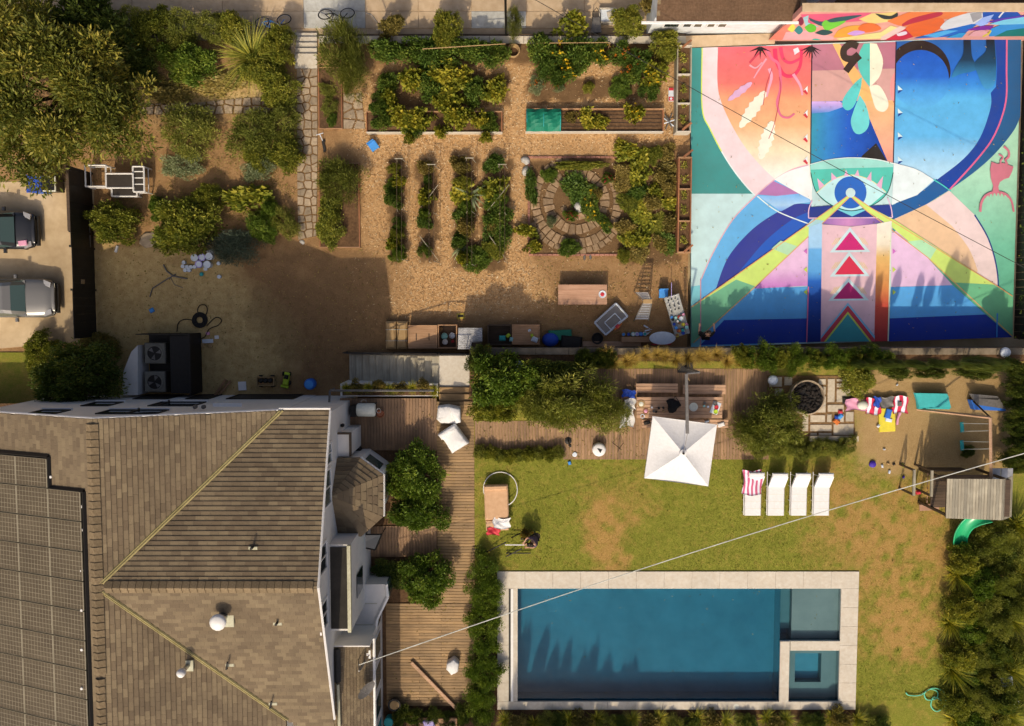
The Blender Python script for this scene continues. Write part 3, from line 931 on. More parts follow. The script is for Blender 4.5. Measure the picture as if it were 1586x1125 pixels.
def gradmat(stops, axis='y'):
 """sprayed colour fade along the court; stops are (overview coordinate, hex)"""
 nm = 'fade_' + '_'.join(h for _, h in stops) + axis + str(stops[0][0])
 if nm in MATS:
  return nm
 m, nt, b = newmat(nm)
 sp = N(nt, 'ShaderNodeSeparateXYZ')
 nt.links.new(coord(nt, True), sp.inputs[0])
 if axis == 'y':
  w0, w1 = P(*U(600, stops[0][0]), ZG).y, P(*U(600, stops[-1][0]), ZG).y
 else:
  w0, w1 = P(*U(stops[0][0], 350), ZG).x, P(*U(stops[-1][0], 350), ZG).x
 mr = N(nt, 'ShaderNodeMapRange')
 nt.links.new(sp.outputs['Y' if axis == 'y' else 'X'], mr.inputs[0])
 mr.inputs[1].default_value, mr.inputs[2].default_value = w0, w1
 a, z = stops[0][0], stops[-1][0]
 c = ramp(nt, mr.outputs[0], [((s - a) / (z - a), S(h)) for s, h in stops])
 d = ramp(nt, noise(nt, coord(nt, True), 1.4, 6, .7), [(.3, (.82, .82, .82, 1)), (.62, (1, 1, 1, 1))])
 nt.links.new(mix(nt, 1.0, c, d, 'MULTIPLY'), b.inputs['Base Color'])
 b.inputs['Roughness'].default_value = 0.6
 b.inputs['Specular IOR Level'].default_value = 0.2
 return nm
court_px = [U(33, 57), U(1207, 15), U(1174, 1085), U(33, 1120)]
cb = MB()
cb.prism([tuple(p) for p in PA(court_px, ZG)], ZG - 0.15, ZG + 0.02)
court = struct(cb, 'sports_court', paintmat('cfe4d8'))
LAY = [0]
def shape(hx, pts, grad=None):
 LAY[0] += 1
 z = ZG + 0.02 + LAY[0] * 0.0004
 pp = PA([U(*p) for p in pts], ZG)
 q = MB()
 q.v = [(p.x, p.y, z) for p in pp]
 a = sum(pp[i].x * pp[i - 1].y - pp[i - 1].x * pp[i].y for i in range(len(pp)))
 q.f = [list(range(len(pp)))] if a < 0 else [list(range(len(pp)))[::-1]]
 q.m, q.t = [0], [0.5]
 part(q, 'painted_shape', gradmat(*grad) if grad else paintmat(hx), court)
def lines(hx, w, *curves):
 for c in curves:
  shape(hx, stroke(c, w))
shape('479589', [(33, 57), (300, 48), (300, 575), (33, 575)])
shape('7cc39c', [(760, 33), (1207, 15), (1174, 1085), (760, 1095)], ([(500, 'b4dcb4'), (760, '7cc39c'), (1080, '52a47a')],))
outR = cr([(1203, 300), (1180, 350), (1120, 425), (1050, 490), (960, 556)])
shape('2a5f8c', [(760, 33), (1206, 16)] + outR + [(760, 640)])
pinkL = cr([(1155, 20), (1154, 130), (1151, 250), (1112, 365), (1050, 452), (952, 560)])
innR = cr([(1112, 24), (1120, 120), (1116, 195)]) + cr([(1098, 216), (1097, 270), (1060, 375), (1000, 452), (900, 530)])
shape('1f4597', pinkL + [(900, 535)] + innR[::-1])
shape('5aaedb', [(758, 34), (1112, 24)] + innR + [(835, 580), (748, 612)], ([(40, '2a5f9e'), (140, '2c6bbd'), (190, '3f8ccd'), (235, '5fb2da'), (370, '66b4db'), (480, 'b4d8f0')],))
shape('265f95', cr([(905, 522), (835, 578), (745, 616)]) + [(748, 668)] + cr([(870, 612), (950, 562)]))
lines('e8688e', 6, pinkL)
shape('1d57ad', ring(848, 168, 103), ([(65, '2257b0'), (160, '2c68bd'), (200, '4a97d2'), (270, '62b2db')],))
out_c = ring(843, 142, 112, 192, -8)
inn_c = ring(848, 165, 101, -2, 185)
shape('2e201a', out_c + inn_c)
outL = cr([(72, 56), (72, 270), (100, 345), (150, 440), (205, 520), (262, 582), (340, 638), (450, 682)])
inL = cr([(128, 54), (127, 190), (150, 275), (205, 380), (262, 455), (330, 522), (400, 566), (462, 600)])
shape('f9d8cf', outL + inL[::-1])
shape('f3ac74', inL + [(462, 46)], ([(54, 'ec6a6e'), (180, 'ee7668'), (235, 'f2a172'), (330, 'f4b57e'), (420, 'fbdfb2'), (520, 'fdf1da')],))
lines('e0ea58', 4, outL[:18])
lines('eef4ea', 4, outL[17:])
arcP = cr([(450, 472), (390, 490), (325, 528), (262, 583), (180, 668), (112, 782), (68, 880)])
shape('6fb6dd', arcP + [(66, 1118), (300, 1110), (460, 700)])
shape('8ad0cf', [(33, 905), (66, 900), (66, 1118), (33, 1120)])
arc2 = cr([(460, 612), (400, 612), (340, 640), (250, 702), (165, 800), (120, 915)])
shape('3a4090', arc2 + [(300, 910), (460, 720)])
arc3 = cr([(460, 636), (390, 668), (300, 740), (230, 820), (180, 880)])
shape('2a5eb8', arc3 + [(300, 860), (460, 720)])
shape('bd7aa8', [(268, 578), (326, 530), (420, 574), (335, 583)])
shape('86bae6', [(270, 582), (335, 583), (420, 574), (462, 604), (400, 612), (352, 638)], ([(574, '7fb6e4'), (615, 'b4d2ee'), (640, '5f92d6')],))
lines('f0b0b4', 4, arcP)
shape('fdf3e4', cr([(328, 524), (380, 495), (452, 474)]) + [(464, 600), (400, 566)])
lines('f2f6f0', 4, cr([(268, 584), (340, 638), (450, 682)]))
shape('f5c6d6', [(449, 695), (450, 902), (262, 912)], ([(690, 'f6c9d6'), (840, 'f3c0d6'), (912, 'd880c4')],))
shape('62aee0', [(262, 913), (450, 905), (447, 1018), (150, 1024)])
shape('24409c', [(150, 1024), (447, 1018), (442, 1103), (66, 1113)])
shape('f8d6c8', cr([(748, 668), (870, 612), (950, 564)]) + cr([(1040, 650), (1092, 742), (1122, 862)]) + [(1122, 910)])
shape('f6c696', [(748, 670), (868, 614)] + cr([(960, 690), (1020, 770), (1052, 850)]) + [(1040, 862)])
shape('f5c6da', [(742, 690), (870, 800), (962, 900), (744, 906)])
shape('62b0e4', [(742, 907), (962, 900), (1080, 1004), (738, 1018)])
shape('203c98', [(738, 1018), (1080, 1004), (1174, 1085), (735, 1100)])
lines('24397c', 5, cr([(1040, 650), (1092, 742), (1122, 862), (1122, 1000), (1118, 1085)]))
shape('b87682', [(462, 45), (760, 36), (760, 140), (462, 140)])
shape('d6a294', [(462, 138), (760, 130), (756, 246), (461, 248)])
shape('f2b86c', [(535, 42), (560, 42), (700, 250), (640, 250)])
shape('2c66bc', [(461, 247), (640, 245), (735, 470), (457, 475)], ([(455, '3f97a4'), (520, '3a86c0'), (590, '2a5fba'), (735, '1a3a86')], 'x'))
shape('dca8dc', [(461, 247), (560, 247), (585, 262), (520, 285), (461, 290)], ([(245, 'e2b2e2'), (290, '5c8cc8')],))
shape('2b2420', [(640, 440), (690, 395), (735, 470), (630, 465)])
shape('f3b582', [(640, 246), (757, 243), (750, 472), (735, 470)], ([(245, 'f3b87a'), (340, 'f2b486'), (470, 'ee9a84')],))
shape('f0968c', cr([(757, 140), (742, 175), (742, 225), (757, 260)]))
lines('2a2430', 4, [(462, 45), (457, 475)], [(761, 36), (751, 470)])
shape('5cc6b4', [(668, 40)] + cr([(646, 42), (630, 75), (625, 118), (640, 158), (668, 196)]))
shape('f2ecca', [(668, 40)] + cr([(692, 42), (712, 90), (713, 122), (700, 162), (668, 196)]))
shape('f2ecca', cr([(668, 192), (702, 192), (730, 240), (732, 268), (715, 284), (690, 274), (676, 235), (666, 196)]))
shape('5fccc0', cr([(640, 160), (612, 184), (576, 232), (570, 262), (588, 279), (612, 262), (634, 205), (640, 160)]))
shape('72d2c8', cr([(632, 225), (610, 280), (600, 320), (612, 356), (634, 363), (658, 345), (666, 312), (654, 262), (632, 225)]))
lines('3a2c26', 24, cr([(625, 52), (600, 44), (576, 62), (578, 90), (605, 96), (628, 80)]), cr([(632, 84), (610, 104), (582, 140)]))
for pts, w_, hx in (([(330, 60), (335, 100), (360, 150), (395, 155), (420, 120), (425, 60)], 16, 'ec3c60'), ([(350, 55), (360, 95), (385, 110), (420, 95)], 14, 'ee4668'),
     ([(300, 60), (320, 95), (345, 120), (350, 200), (338, 250), (350, 295), (378, 305), (400, 290)], 11, 'ea7088'),
     ([(310, 130), (318, 160), (308, 200), (300, 230)], 12, 'f2a6b4'), ([(395, 150), (420, 190), (428, 225)], 11, 'f0a0ae'), ([(300, 95), (270, 140), (255, 165)], 7, 'f2a0a8'),
     ([(240, 118), (262, 128), (285, 108)], 7, 'f2a8ac'), ([(240, 110), (270, 80), (300, 62)], 8, 'd84858')):
 shape(hx, stroke(cr(pts), w_, w_ * 0.6))
shape('f4dcd8', [(395, 62), (412, 55), (418, 70), (400, 82)])
def leafshape(base, tip, w_, hx, teeth=6):
 bx, by = base
 dx, dy = tip[0] - bx, tip[1] - by
 l = math.hypot(dx, dy)
 ux, uy = dx / l, dy / l
 L_, R_ = [], []
 for i in range(teeth * 2 + 1):
  t = i / (teeth * 2)
  r = w_ * math.sin(math.pi * min(1, t * 0.9 + 0.06)) ** 0.7 * (1.0 if i % 2 else 0.7)
  L_.append((bx + dx * t - uy * r, by + dy * t + ux * r))
  R_.append((bx + dx * t + uy * r, by + dy * t - ux * r))
 shape(hx, [base] + L_ + [tip] + R_[::-1])
leafshape((296, 212), (206, 340), 24, 'f8efcf')
leafshape((322, 318), (278, 452), 26, 'f9efd0')
leafshape((248, 180), (164, 244), 14, 'e6b0c8', 4)
lines('c8404c', 2.5, cr([(320, 130), (300, 190), (288, 260)]), cr([(345, 160), (350, 210), (330, 320), (308, 380)]))
for bx, by, k in ((278, 56, 5), (458, 54, 8)):
 for i in range(k):
  a = math.radians(-20 - 140 * i / (k - 1))
  shape('231a1c', stroke([(bx, by), (bx + 20 * math.cos(a), by - 20 * math.sin(a)), (bx + 40 * math.cos(a), by - 42 * math.sin(a))], 9, 0.6))
shape('1f3f52', cr([(1000, 30), (998, 80), (975, 120), (958, 162), (990, 150), (1040, 138), (1045, 120), (1030, 85), (1026, 30)]), ([(25, '1c222c'), (100, '1f3a4e'), (165, '3a86b0')],))
shape('1f3f52', cr([(1080, 27), (1078, 70), (1040, 110), (1050, 150), (1075, 200), (1108, 190), (1116, 130), (1112, 60), (1110, 26)]), ([(25, '1c222c'), (110, '20465e'), (205, '4a9cc8')],))
for v_ in (214, 298, 384, 462):
 shape('f2f2e6', [(432, v_ - 6), (446, v_ - 22), (446, v_ + 2)])
 shape('dc3844', [(430, v_ - 2), (438, v_ - 10), (447, v_ + 4), (444, v_ + 10)])
for v_ in (204, 286, 370, 456):
 shape('d8ecea', [(766, v_ - 14), (784, v_ + 2), (767, v_ + 4)])
 shape('1f3f8c', [(766, v_ + 16), (770, v_ + 4), (784, v_ + 4)])
for v_, hx in ((705, '3a9a8c'), (780, 'e07ac0'), (845, 'd8e45c'), (925, 'c8dc50')):
 shape(hx, [(432, v_), (444, v_ - 10), (444, v_ + 10)])
 shape(hx, [(748, v_ - 10), (760, v_), (748, v_ + 10)])
shape('eef1f6', cr([(752, 465), (830, 490), (893, 527)]) + cr([(835, 580), (745, 614)]))
lines('f4f4ea', 4, cr([(455, 472), (520, 456), (600, 448), (690, 454), (750, 468)]), cr([(750, 468), (830, 490), (893, 527)]))
lines('56d2c0', 4, cr([(893, 525), (925, 545), (955, 566)]))
shape('2b3c88', [(450, 624), (520, 618), (680, 618), (745, 614), (747, 660), (449, 664)])
shape('6c5aa8', [(455, 664), (740, 662)] + cr([(742, 668), (670, 684), (600, 690), (520, 684), (455, 670)]), ([(455, '5c4c9c'), (600, 'd890b8'), (740, '4a4696')], 'x'))
eye = [(455, 474), (750, 474)] + cr([(749, 515), (730, 570), (680, 614), (602, 636), (530, 616), (476, 568), (457, 515)])
shape('5cc8ac', eye)
shape('a6dfc8', cr([(457, 472), (520, 456), (600, 449), (690, 455), (750, 470)]) + [(750, 481), (600, 484), (457, 490)])
shape('80d6d8', [(548, 630), (656, 632), (604, 656)])
shape('cdf0ea', cr([(478, 572), (535, 526), (602, 509), (670, 528), (724, 570)]) + cr([(672, 614), (602, 634), (532, 614), (478, 572)]))
lines('2c4a4c', 3, cr([(457, 500), (476, 568), (530, 616), (602, 636), (680, 614), (730, 570), (750, 500)]))
lines('f8e4a0', 3, cr([(478, 572), (535, 526), (602, 509), (670, 528), (724, 570)]))
for (a, b, tx, ty) in (((487, 560), (505, 545), 480, 520), ((530, 530), (550, 520), 530, 500), ((575, 514), (592, 511), 582, 490), ((612, 511), (630, 513), 624, 490), ((655, 523), (672, 532), 672, 496), ((690, 545), (708, 560), 714, 512)):
 shape('f3b6c8', [a, b, (tx, ty)])
shape('2c6abc', ring(598, 571, 57))
lines('f0c0d0', 4, [(449, 662), (747, 660)], cr([(449, 662), (450, 630), (462, 600)]), cr([(747, 660), (742, 625), (730, 590)]))
shape('dcec74', [(589, 582), (594, 588), (545, 636), (270, 896), (62, 1088), (33, 1108), (33, 978), (530, 626)])
shape('7fc08e', [(192, 880), (262, 905), (62, 1088), (33, 1108), (33, 978)])
shape('c2e4b0', [(350, 742), (412, 763), (380, 795), (318, 770)])
shape('b8dcd4', [(462, 665), (508, 672), (480, 702), (440, 690)])
shape('dcec74', [(602, 588), (607, 582), (665, 622), (752, 668), (1122, 905), (1174, 942), (1174, 1085), (1080, 1004), (870, 800), (745, 694), (652, 634)])
shape('bde8b0', [(800, 745), (862, 738), (905, 768), (880, 810)])
shape('78c088', [(958, 890), (1110, 898), (1174, 942), (1174, 1085), (1080, 1004)])
lines('f2a868', 3, [(589, 582), (530, 626), (33, 978)], [(594, 588), (545, 636), (270, 896), (40, 1105)], [(607, 582), (665, 622), (1122, 905), (1174, 940)], [(602, 588), (652, 634), (870, 800), (1174, 1083)])
shape('d4e8dc', ring(598, 572, 17))
lines('e48a9c', 3, [(66, 880), (66, 1117)])
lines('3c8cd0', 5, [(1119, 1000), (1117, 1085)])
shape('8fc0e4', [(450, 694), (497, 676), (492, 1101), (442, 1103)], ([(676, 'b6d6f0'), (764, 'acd0ee'), (772, '74b4de'), (850, '66aada'), (885, '2a64b4'), (960, '1a4490'), (1100, '142c70')],))
shape('f7c6c4', [(497, 684), (602, 692), (692, 682), (682, 1100), (492, 1101)])
shape('f0b565', [(692, 682), (744, 672), (731, 1099), (682, 1100)], ([(672, 'fbecd0'), (755, 'fbe4c0'), (800, 'f2bc6c'), (900, 'e8924e'), (970, 'd8543e'), (1100, 'c43c3c')],))
for ap, bl, br, hx in (((596, 694), (524, 784), (668, 782), 'dc2a74'), ((593, 780), (524, 870), (666, 868), 'ec3450'), ((590, 874), (518, 956), (664, 954), 'c02a6c')):
 shape('dcecea', [ap, bl, br])
 cxx = (ap[0] + bl[0] + br[0]) / 3
 cyy = (ap[1] + bl[1] + br[1]) / 3 + 2
 shape(hx, [(cxx + (p[0] - cxx) * 0.74, cyy + (p[1] - cyy) * 0.74) for p in (ap, bl, br)])
 for s_ in (-1, 1):
  for i in range(3):
   x0 = cxx + s_ * (48 + i * 8)
   shape('f6d48c', stroke([(x0, cyy - 2 + i * 2), (x0 - s_ * 16, cyy - 26 + i * 2)], 2.5))
shape('8fc8dc', [(588, 962), (684, 1080), (682, 1100), (492, 1101), (494, 1080)])
shape('d44450', [(588, 972), (682, 1090), (682, 1100), (492, 1101), (493, 1090)])
shape('d8e05c', [(588, 994), (672, 1100), (503, 1101)])
shape('46a29e', [(588, 1003), (665, 1100), (510, 1101)])
lines('e07090', 4, [(448, 905), (442, 1103)])
lines('eef0c8', 4, [(742, 680), (731, 1099)])
shape('dc7c86', [(1098, 462), (1120, 470), (1140, 466), (1160, 474), (1176, 480), (1170, 500), (1160, 519), (1143, 524), (1128, 534), (1122, 550), (1126, 572), (1100, 574), (1104, 548), (1096, 523), (1093, 490)])
shape('dc7c86', stroke(cr([(1142, 408), (1158, 424), (1159, 444), (1148, 456), (1154, 472)]), 8))
shape('dc7c86', stroke(cr([(1124, 436), (1138, 446), (1130, 460), (1132, 474)]), 6))
shape('dc7c86', stroke(cr([(1058, 640), (1062, 608), (1078, 582), (1110, 570), (1146, 576), (1168, 600), (1177, 640)]), 9, 7))
for a_ in range(7):
 shape('dc7c86', [(1072 + a_ * 13, 580 - 6 * math.sin(a_ * .52)), (1080 + a_ * 13, 578 - 6 * math.sin(a_ * .52)), (1077 + a_ * 13, 592 - 6 * math.sin(a_ * .52))])
q = MB()
# mural wall north of the court
yw = P(1390, 62, ZG).y
def PW(px, py, off=0.0):
 r = Vector((px - CX, (CY - py) * ct - F * st, -(CY - py) * st - F * ct))
 t = (yw - off) / r.y
 return Vector((r.x * t, yw - off, H + r.z * t))
mw0, mw1 = P(1198, 66, ZG).x, P(1640, 60, ZG).x
wt = ZG + 4.1
mw = thing('mural_wall', 'tall boundary wall painted with bright orange pink and blue flowers', 'mural wall', ((mw0 + mw1) / 2, yw, ZG))
q = MB(); q.box(mw0, yw, ZG - 0.2, mw1, yw + 0.25, wt); part(q, 'wall_body', paintmat('f2a48c'), mw)
q = MB(); q.cbox(((mw0 + mw1) / 2, yw + 0.13, wt + 0.04), (mw1 - mw0 + 0.05, 0.36, 0.08), bev=0.015); part(q, 'wall_cap', 'concrete', mw)
WL = [0]
def wshape(hx, pts):
 """flat paint on the wall's south face, pts in the 4x crop of the photo"""
 WL[0] += 1
 pp = [PW(1190 + a / 4.005, b / 4.0, 0.002 + WL[0] * 0.0008) for a, b in pts]
 pp = [Vector((p.x, p.y, min(max(p.z, ZG), wt - 0.01))) for p in pp]
 q = MB()
 q.v = [tuple(p) for p in pp]
 q.f = [list(range(len(pp)))]
 q.m, q.t = [0], [0.5]
 part(q, 'painted_shape', paintmat(hx), mw)
wshape('f0607a', [(200, 90), (640, 80), (600, 130), (330, 150), (230, 150)])
wshape('f8d27a', [(560, 120), (640, 85), (800, 75), (780, 130), (640, 150)])
wshape('f4886c', [(0, 250), (100, 160), (170, 130), (140, 200), (60, 270)])
wshape('f6b0a8', [(110, 200), (240, 190), (420, 230), (380, 262), (60, 275)])
wshape('8a2c44', cr([(180, 130), (205, 105), (220, 140), (200, 160), (180, 130)]))
wshape('f0e05a', cr([(120, 180), (150, 150), (168, 170), (150, 200), (120, 185)]))
wshape('2f8a84', cr([(160, 190), (190, 160), (215, 190), (190, 215), (160, 190)]))
wshape('a8d0c8', [(215, 110), (250, 95), (245, 140), (320, 170), (230, 160)])
wshape('2f5a5c', cr([(250, 110), (330, 135), (420, 110), (580, 95), (480, 130), (350, 165), (260, 130)]))
wshape('66c832', cr([(225, 170), (260, 148), (295, 165), (290, 195), (250, 200), (225, 172)]))
wshape('7ad23c', cr([(330, 150), (355, 125), (390, 140), (480, 130), (430, 165), (360, 190), (330, 150)]))
wshape('24504c', cr([(290, 205), (340, 185), (400, 200), (350, 220), (290, 207)]))
wshape('3cbf9c', cr([(250, 262), (290, 240), (335, 258), (280, 275), (250, 264)]))
wshape('f7a83c', cr([(405, 230), (440, 185), (520, 160), (620, 165), (600, 200), (520, 225), (405, 235)]))
wshape('f2702c', cr([(555, 175), (590, 148), (660, 148), (700, 180), (640, 200), (575, 200), (555, 175)]))
wshape('d8a0d8', cr([(490, 210), (540, 190), (600, 200), (540, 222), (490, 212)]))
wshape('fbe08c', [(420, 240), (700, 200), (760, 160), (800, 170), (720, 240), (430, 262)])
wshape('f6ccb8', [(700, 230), (820, 160), (860, 175), (780, 240), (690, 255)])
wshape('2a302c', cr([(665, 85), (700, 92), (760, 100), (800, 80), (795, 110), (720, 120), (665, 88)]))
wshape('f8803a', cr([(740, 130), (900, 70), (1100, 48), (1230, 65), (1180, 110), (1000, 130), (850, 165), (740, 135)]))
wshape('f46a24', cr([(840, 185), (900, 145), (1060, 110), (1090, 150), (1020, 205), (900, 230), (850, 220), (840, 185)]))
wshape('c8303a', cr([(830, 150), (900, 112), (1060, 75), (1065, 100), (900, 145), (830, 165)]))
wshape('d82c40', [(720, 252), (850, 180), (900, 230), (840, 248)])
wshape('f2dcd8', cr([(795, 210), (850, 195), (858, 212), (810, 225), (795, 212)]))
wshape('e8dcd0', cr([(1065, 170), (1120, 120), (1250, 80), (1330, 85), (1310, 130), (1200, 180), (1100, 190), (1065, 172)]))
wshape('a89c94', [(1250, 85), (1325, 70), (1325, 110), (1270, 140)])
wshape('2a6ab8', [(900, 240), (1060, 195), (1260, 150), (1300, 150), (1230, 200), (1100, 230)])
wshape('5cb0d8', [(960, 222), (1100, 190), (1180, 190), (1040, 235)])
wshape('2450a0', [(1220, 60), (1400, 45), (1590, 45), (1590, 120), (1440, 125), (1330, 120), (1330, 75)])
wshape('5fd0b8', cr([(1250, 55), (1330, 48), (1420, 50), (1360, 75), (1280, 72), (1250, 56)]))
wshape('a8b8ec', [(1280, 150), (1330, 110), (1400, 90), (1360, 150), (1320, 165)])
wshape('8a2a90', [(1230, 185), (1330, 160), (1400, 160), (1380, 185), (1250, 190)])
wshape('6a3aa4', [(1350, 140), (1420, 120), (1590, 95), (1590, 115), (1430, 140)])
wshape('88d0dc', [(1370, 150), (1460, 125), (1590, 105), (1590, 150), (1420, 155)])
wshape('3f94cc', [(1380, 180), (1440, 155), (1590, 150), (1590, 190), (1450, 220), (1370, 228)])
wshape('1f7a6c', [(1400, 228), (1480, 190), (1590, 175), (1590, 225)])
wshape('f4a8a0', cr([(1240, 225), (1280, 195), (1350, 190), (1360, 228)]))
wshape('e8c83c', stroke(cr([(1330, 228), (1372, 205), (1378, 188)]), 10))
wshape('f0e4dc', stroke(cr([(1430, 110), (1450, 85), (1475, 60)]), 9))
wshape('3a9cc8', [(1100, 236), (1190, 205), (1230, 205), (1200, 235)])
# main house
HE, HR = 5.0, 7.6
c_ = P(510, 636, HE)
xE, yN = c_.x, c_.y
xR = P(146, 780, HR).x
yR = P(320, 910, HR).y
run = yN - yR
yS = yR - run
xM = xR + run                       # foot of the main roof's east slope
xW = xR - run
rise = HR - HE
house = thing('house', 'large white stucco house with brown shingle cross gable roof', 'house', ((xW + xE) / 2, yR, ZG))
q = MB()
def gable(q, a0, a1, lo, hi, mid, zb, ze, zr, axis):
 sec = [(lo, zb), (hi, zb), (hi, ze), (mid, zr), (lo, ze)]
 vs_ = []
 for a in (a0, a1):
  for (s, z) in sec:
   vs_.append((s, a, z) if axis == 'y' else (a, s, z))
 q.add(vs_, [(0, 1, 2, 3, 4), (9, 8, 7, 6, 5)] + [(i, 5 + i, 5 + (i + 1) % 5, (i + 1) % 5) for i in range(5)])
gable(q, -26, yN - 0.12, xW + .2, xM - .2, xR, ZG - 0.1, HE - 0.12, HR - 0.2, 'y')
part(q, 'wall', 'stucco', house)
q = MB()
gable(q, xR + 1, xE - 0.10, yS + .15, yN - .15, yR, ZG - 0.1, HE - 0.13, HR - 0.21, 'x')
part(q, 'wall', 'stucco', house)
sl = math.atan2(rise, run)
cs_, sn_ = math.cos(sl), math.sin(sl)
def slope(O, Ud, Vh, u_rng, vmax, name_n=0, courses=0.19, wdt=0.36, objs=0):
 """one roof plane: O on the ridge, Ud along it, Vh horizontal fall direction; u_rng(h) gives the extent at fall h"""
 Ud, Vh = Vector(Ud), Vector(Vh)
 V = (Vh * cs_ - Vector((0, 0, 1)) * sn_).normalized()
 Nn = Vector((-V.dot(Vector((0, 0, 1))), 0, 0))
 Nn = Ud.cross(V)
 if Nn.z < 0:
  Nn = -Nn
 O = Vector(O)
 k = 12
 us = [(u_rng(vmax * i / k), vmax * i / k) for i in range(k + 1)]
 poly = [O + Ud * a[0] + V * (h / cs_) for a, h in us] + [O + Ud * a[1] + V * (h / cs_) for a, h in us[::-1]]
 q = MB()
 q.add([p - Nn * 0.02 for p in poly], [list(range(len(poly)))])
 base = part(q, 'roof_slope', 'ridge_cap', house)
 org = ORG[base.name]
 right = Ud.cross(V).dot(Nn) > 0
 stuff = MB()
 nc = int(vmax / cs_ / courses) + 1
 tot = 0
 key = 'shingle_mesh' + ('r' if right else 'l')
 def verts(u0, u1, v0, v1):
  g = 0.0025
  zz = [(u0 + g, v0 - 0.05, 0.0), (u1 - g, v0 - 0.05, 0.0), (u1 - g, v1, 0.012), (u0 + g, v1, 0.012),
              (u0 + g, v0 - 0.05, 0.006), (u1 - g, v0 - 0.05, 0.006), (u1 - g, v1, 0.046), (u0 + g, v1, 0.046)]
  return zz
 FS = [(4, 5, 6, 7), (7, 6, 2, 3), (0, 4, 7, 3), (5, 1, 2, 6)]
 if not right:
  FS = [f[::-1] for f in FS]
 for i in range(nc):
  v0 = i * courses
  v1 = min(v0 + courses, vmax / cs_)
  if v1 - v0 < 0.05:
   continue
  a, b = u_rng((v0 + v1) / 2 * cs_)
  if b - a < 0.08:
   continue
  n0 = math.floor(a / wdt) - 1
  u = n0 * wdt + (wdt / 2 if i % 2 else 0) + ((i * 7919) % 13) * 0.011
  while u < b:
   s, e = max(u, a), min(u + wdt, b)
   if e - s > 0.05:
    if tot < objs and e - s > wdt - 1e-4 and v1 - v0 > courses - 1e-4:
     tot += 1
     if key not in MESH:
      qq = MB()
      qq.add(verts(0, wdt, 0, courses), FS, tone=0.0)
      MESH[key] = qq.mesh('shingle', 'shingle')
     p = O + Ud * s + V * v0 - org
     ob = link('shingle', MESH[key], base)
     M_ = Matrix.Identity(4)
     for r_ in range(3):
      M_[r_][0], M_[r_][1], M_[r_][2], M_[r_][3] = Ud[r_], V[r_], Nn[r_], p[r_]
     ob.matrix_basis = M_
    else:
     stuff.add([O + Ud * x + V * y + Nn * z for x, y, z in verts(s, e, v0, v1)], FS, tone=random.random())
   u += wdt
 if stuff.f:
  so = part(stuff, 'shingle_field', 'shingle', base)
  so['kind'] = 'stuff'
 return base
MESH = {}
RL = 0.06
OZ = HR + 0.0
slope((xR, yR, OZ), (1, 0, 0), (0, 1, 0), lambda h: (h, xE - xR), run + 0.08, objs=150)
slope((xR, yR, OZ), (1, 0, 0), (0, -1, 0), lambda h: (h, xE - xR), run + 0.6, objs=60)
slope((xR, yR, OZ), (0, 1, 0), (1, 0, 0), lambda h: (h, run), run, objs=90)
slope((xR, yR, OZ), (0, -1, 0), (1, 0, 0), lambda h: (h, run + 6), run, objs=0)
slope((xR, yR, OZ), (0, 1, 0), (-1, 0, 0), lambda h: (-run - 6, run), run, objs=0)
def caps(p0, d, L, lw=0.46):
 n = int(L / 0.29)
 q = MB()
 side = Vector((0, 0, 1)).cross(Vector(d))
 D_ = Vector(d)
 q.add([D_ * 0 - side * lw / 2 + Vector((0, 0, -lw / 2 * rise / run)), Vector((0, 0, 0.035)), side * lw / 2 + Vector((0, 0, -lw / 2 * rise / run)),
           D_ * 0.3 - side * lw / 2 + Vector((0, 0, -lw / 2 * rise / run + .03)), D_ * 0.3 + Vector((0, 0, 0.075)), D_ * 0.3 + side * lw / 2 + Vector((0, 0, -lw / 2 * rise / run + .03)),
           D_ * 0.3 - side * lw / 2 + Vector((0, 0, -lw / 2 * rise / run - .03)), D_ * 0.3 + side * lw / 2 + Vector((0, 0, -lw / 2 * rise / run - .03))],
          [(1, 0, 3, 4), (2, 1, 4, 5), (4, 3, 6, 7, 5)])
 me = q.mesh('ridge_cap', 'ridge_cap')
 for i in range(n):
  p = Vector(p0) + D_ * (0.29 * i) - ORG[house.name]
  link('ridge_cap', me, house, p)
caps((xR, yR - 3.4, HR + 0.06), (0, 1, 0), run + 3.4)
caps((xR, yR - run - 5, HR + 0.06), (0, 1, 0), run + 1.6, 0.36)
caps((xR + 0.3, yR, HR + 0.06), (1, 0, 0), xE - xR - 0.3)
for sgn in (1, -1):
 for k_ in (-0.055, 0.055):
  q = MB()
  a_ = Vector((xR + 0.15 + k_, yR + sgn * 0.15, HR - 0.15 * rise / run + 0.065))
  b_v = Vector((xR + run + k_, yR + sgn * run, HE + 0.065))
  q.tube([a_, b_v], 0.05, 4)
  part(q, 'valley_flashing', 'valley', house)
q = MB()
q.tube([(xE + 0.03, yR, HR + 0.0), (xE + 0.03, yN, HE + 0.0)], 0.05, 4)
q.tube([(xE + 0.03, yR, HR + 0.0), (xE + 0.03, yS, HE + 0.0)], 0.05, 4)
part(q, 'barge_board', 'white', house)
q = MB()
q.tube([(xM - .1, yN + 0.07, HE - 0.02), (xE + 0.05, yN + 0.07, HE - 0.02)], 0.06, 6)
part(q, 'gutter', 'white_metal', house)
q = MB()
q.tube([(xR, yN + 0.03, HR - 0.03), (xM, yN + 0.03, HE - 0.03)], 0.045, 4)
q.tube([(xR, yN + 0.03, HR - 0.03), (xW, yN + 0.03, HE - 0.03)], 0.045, 4)
part(q, 'barge_board', 'white', house)
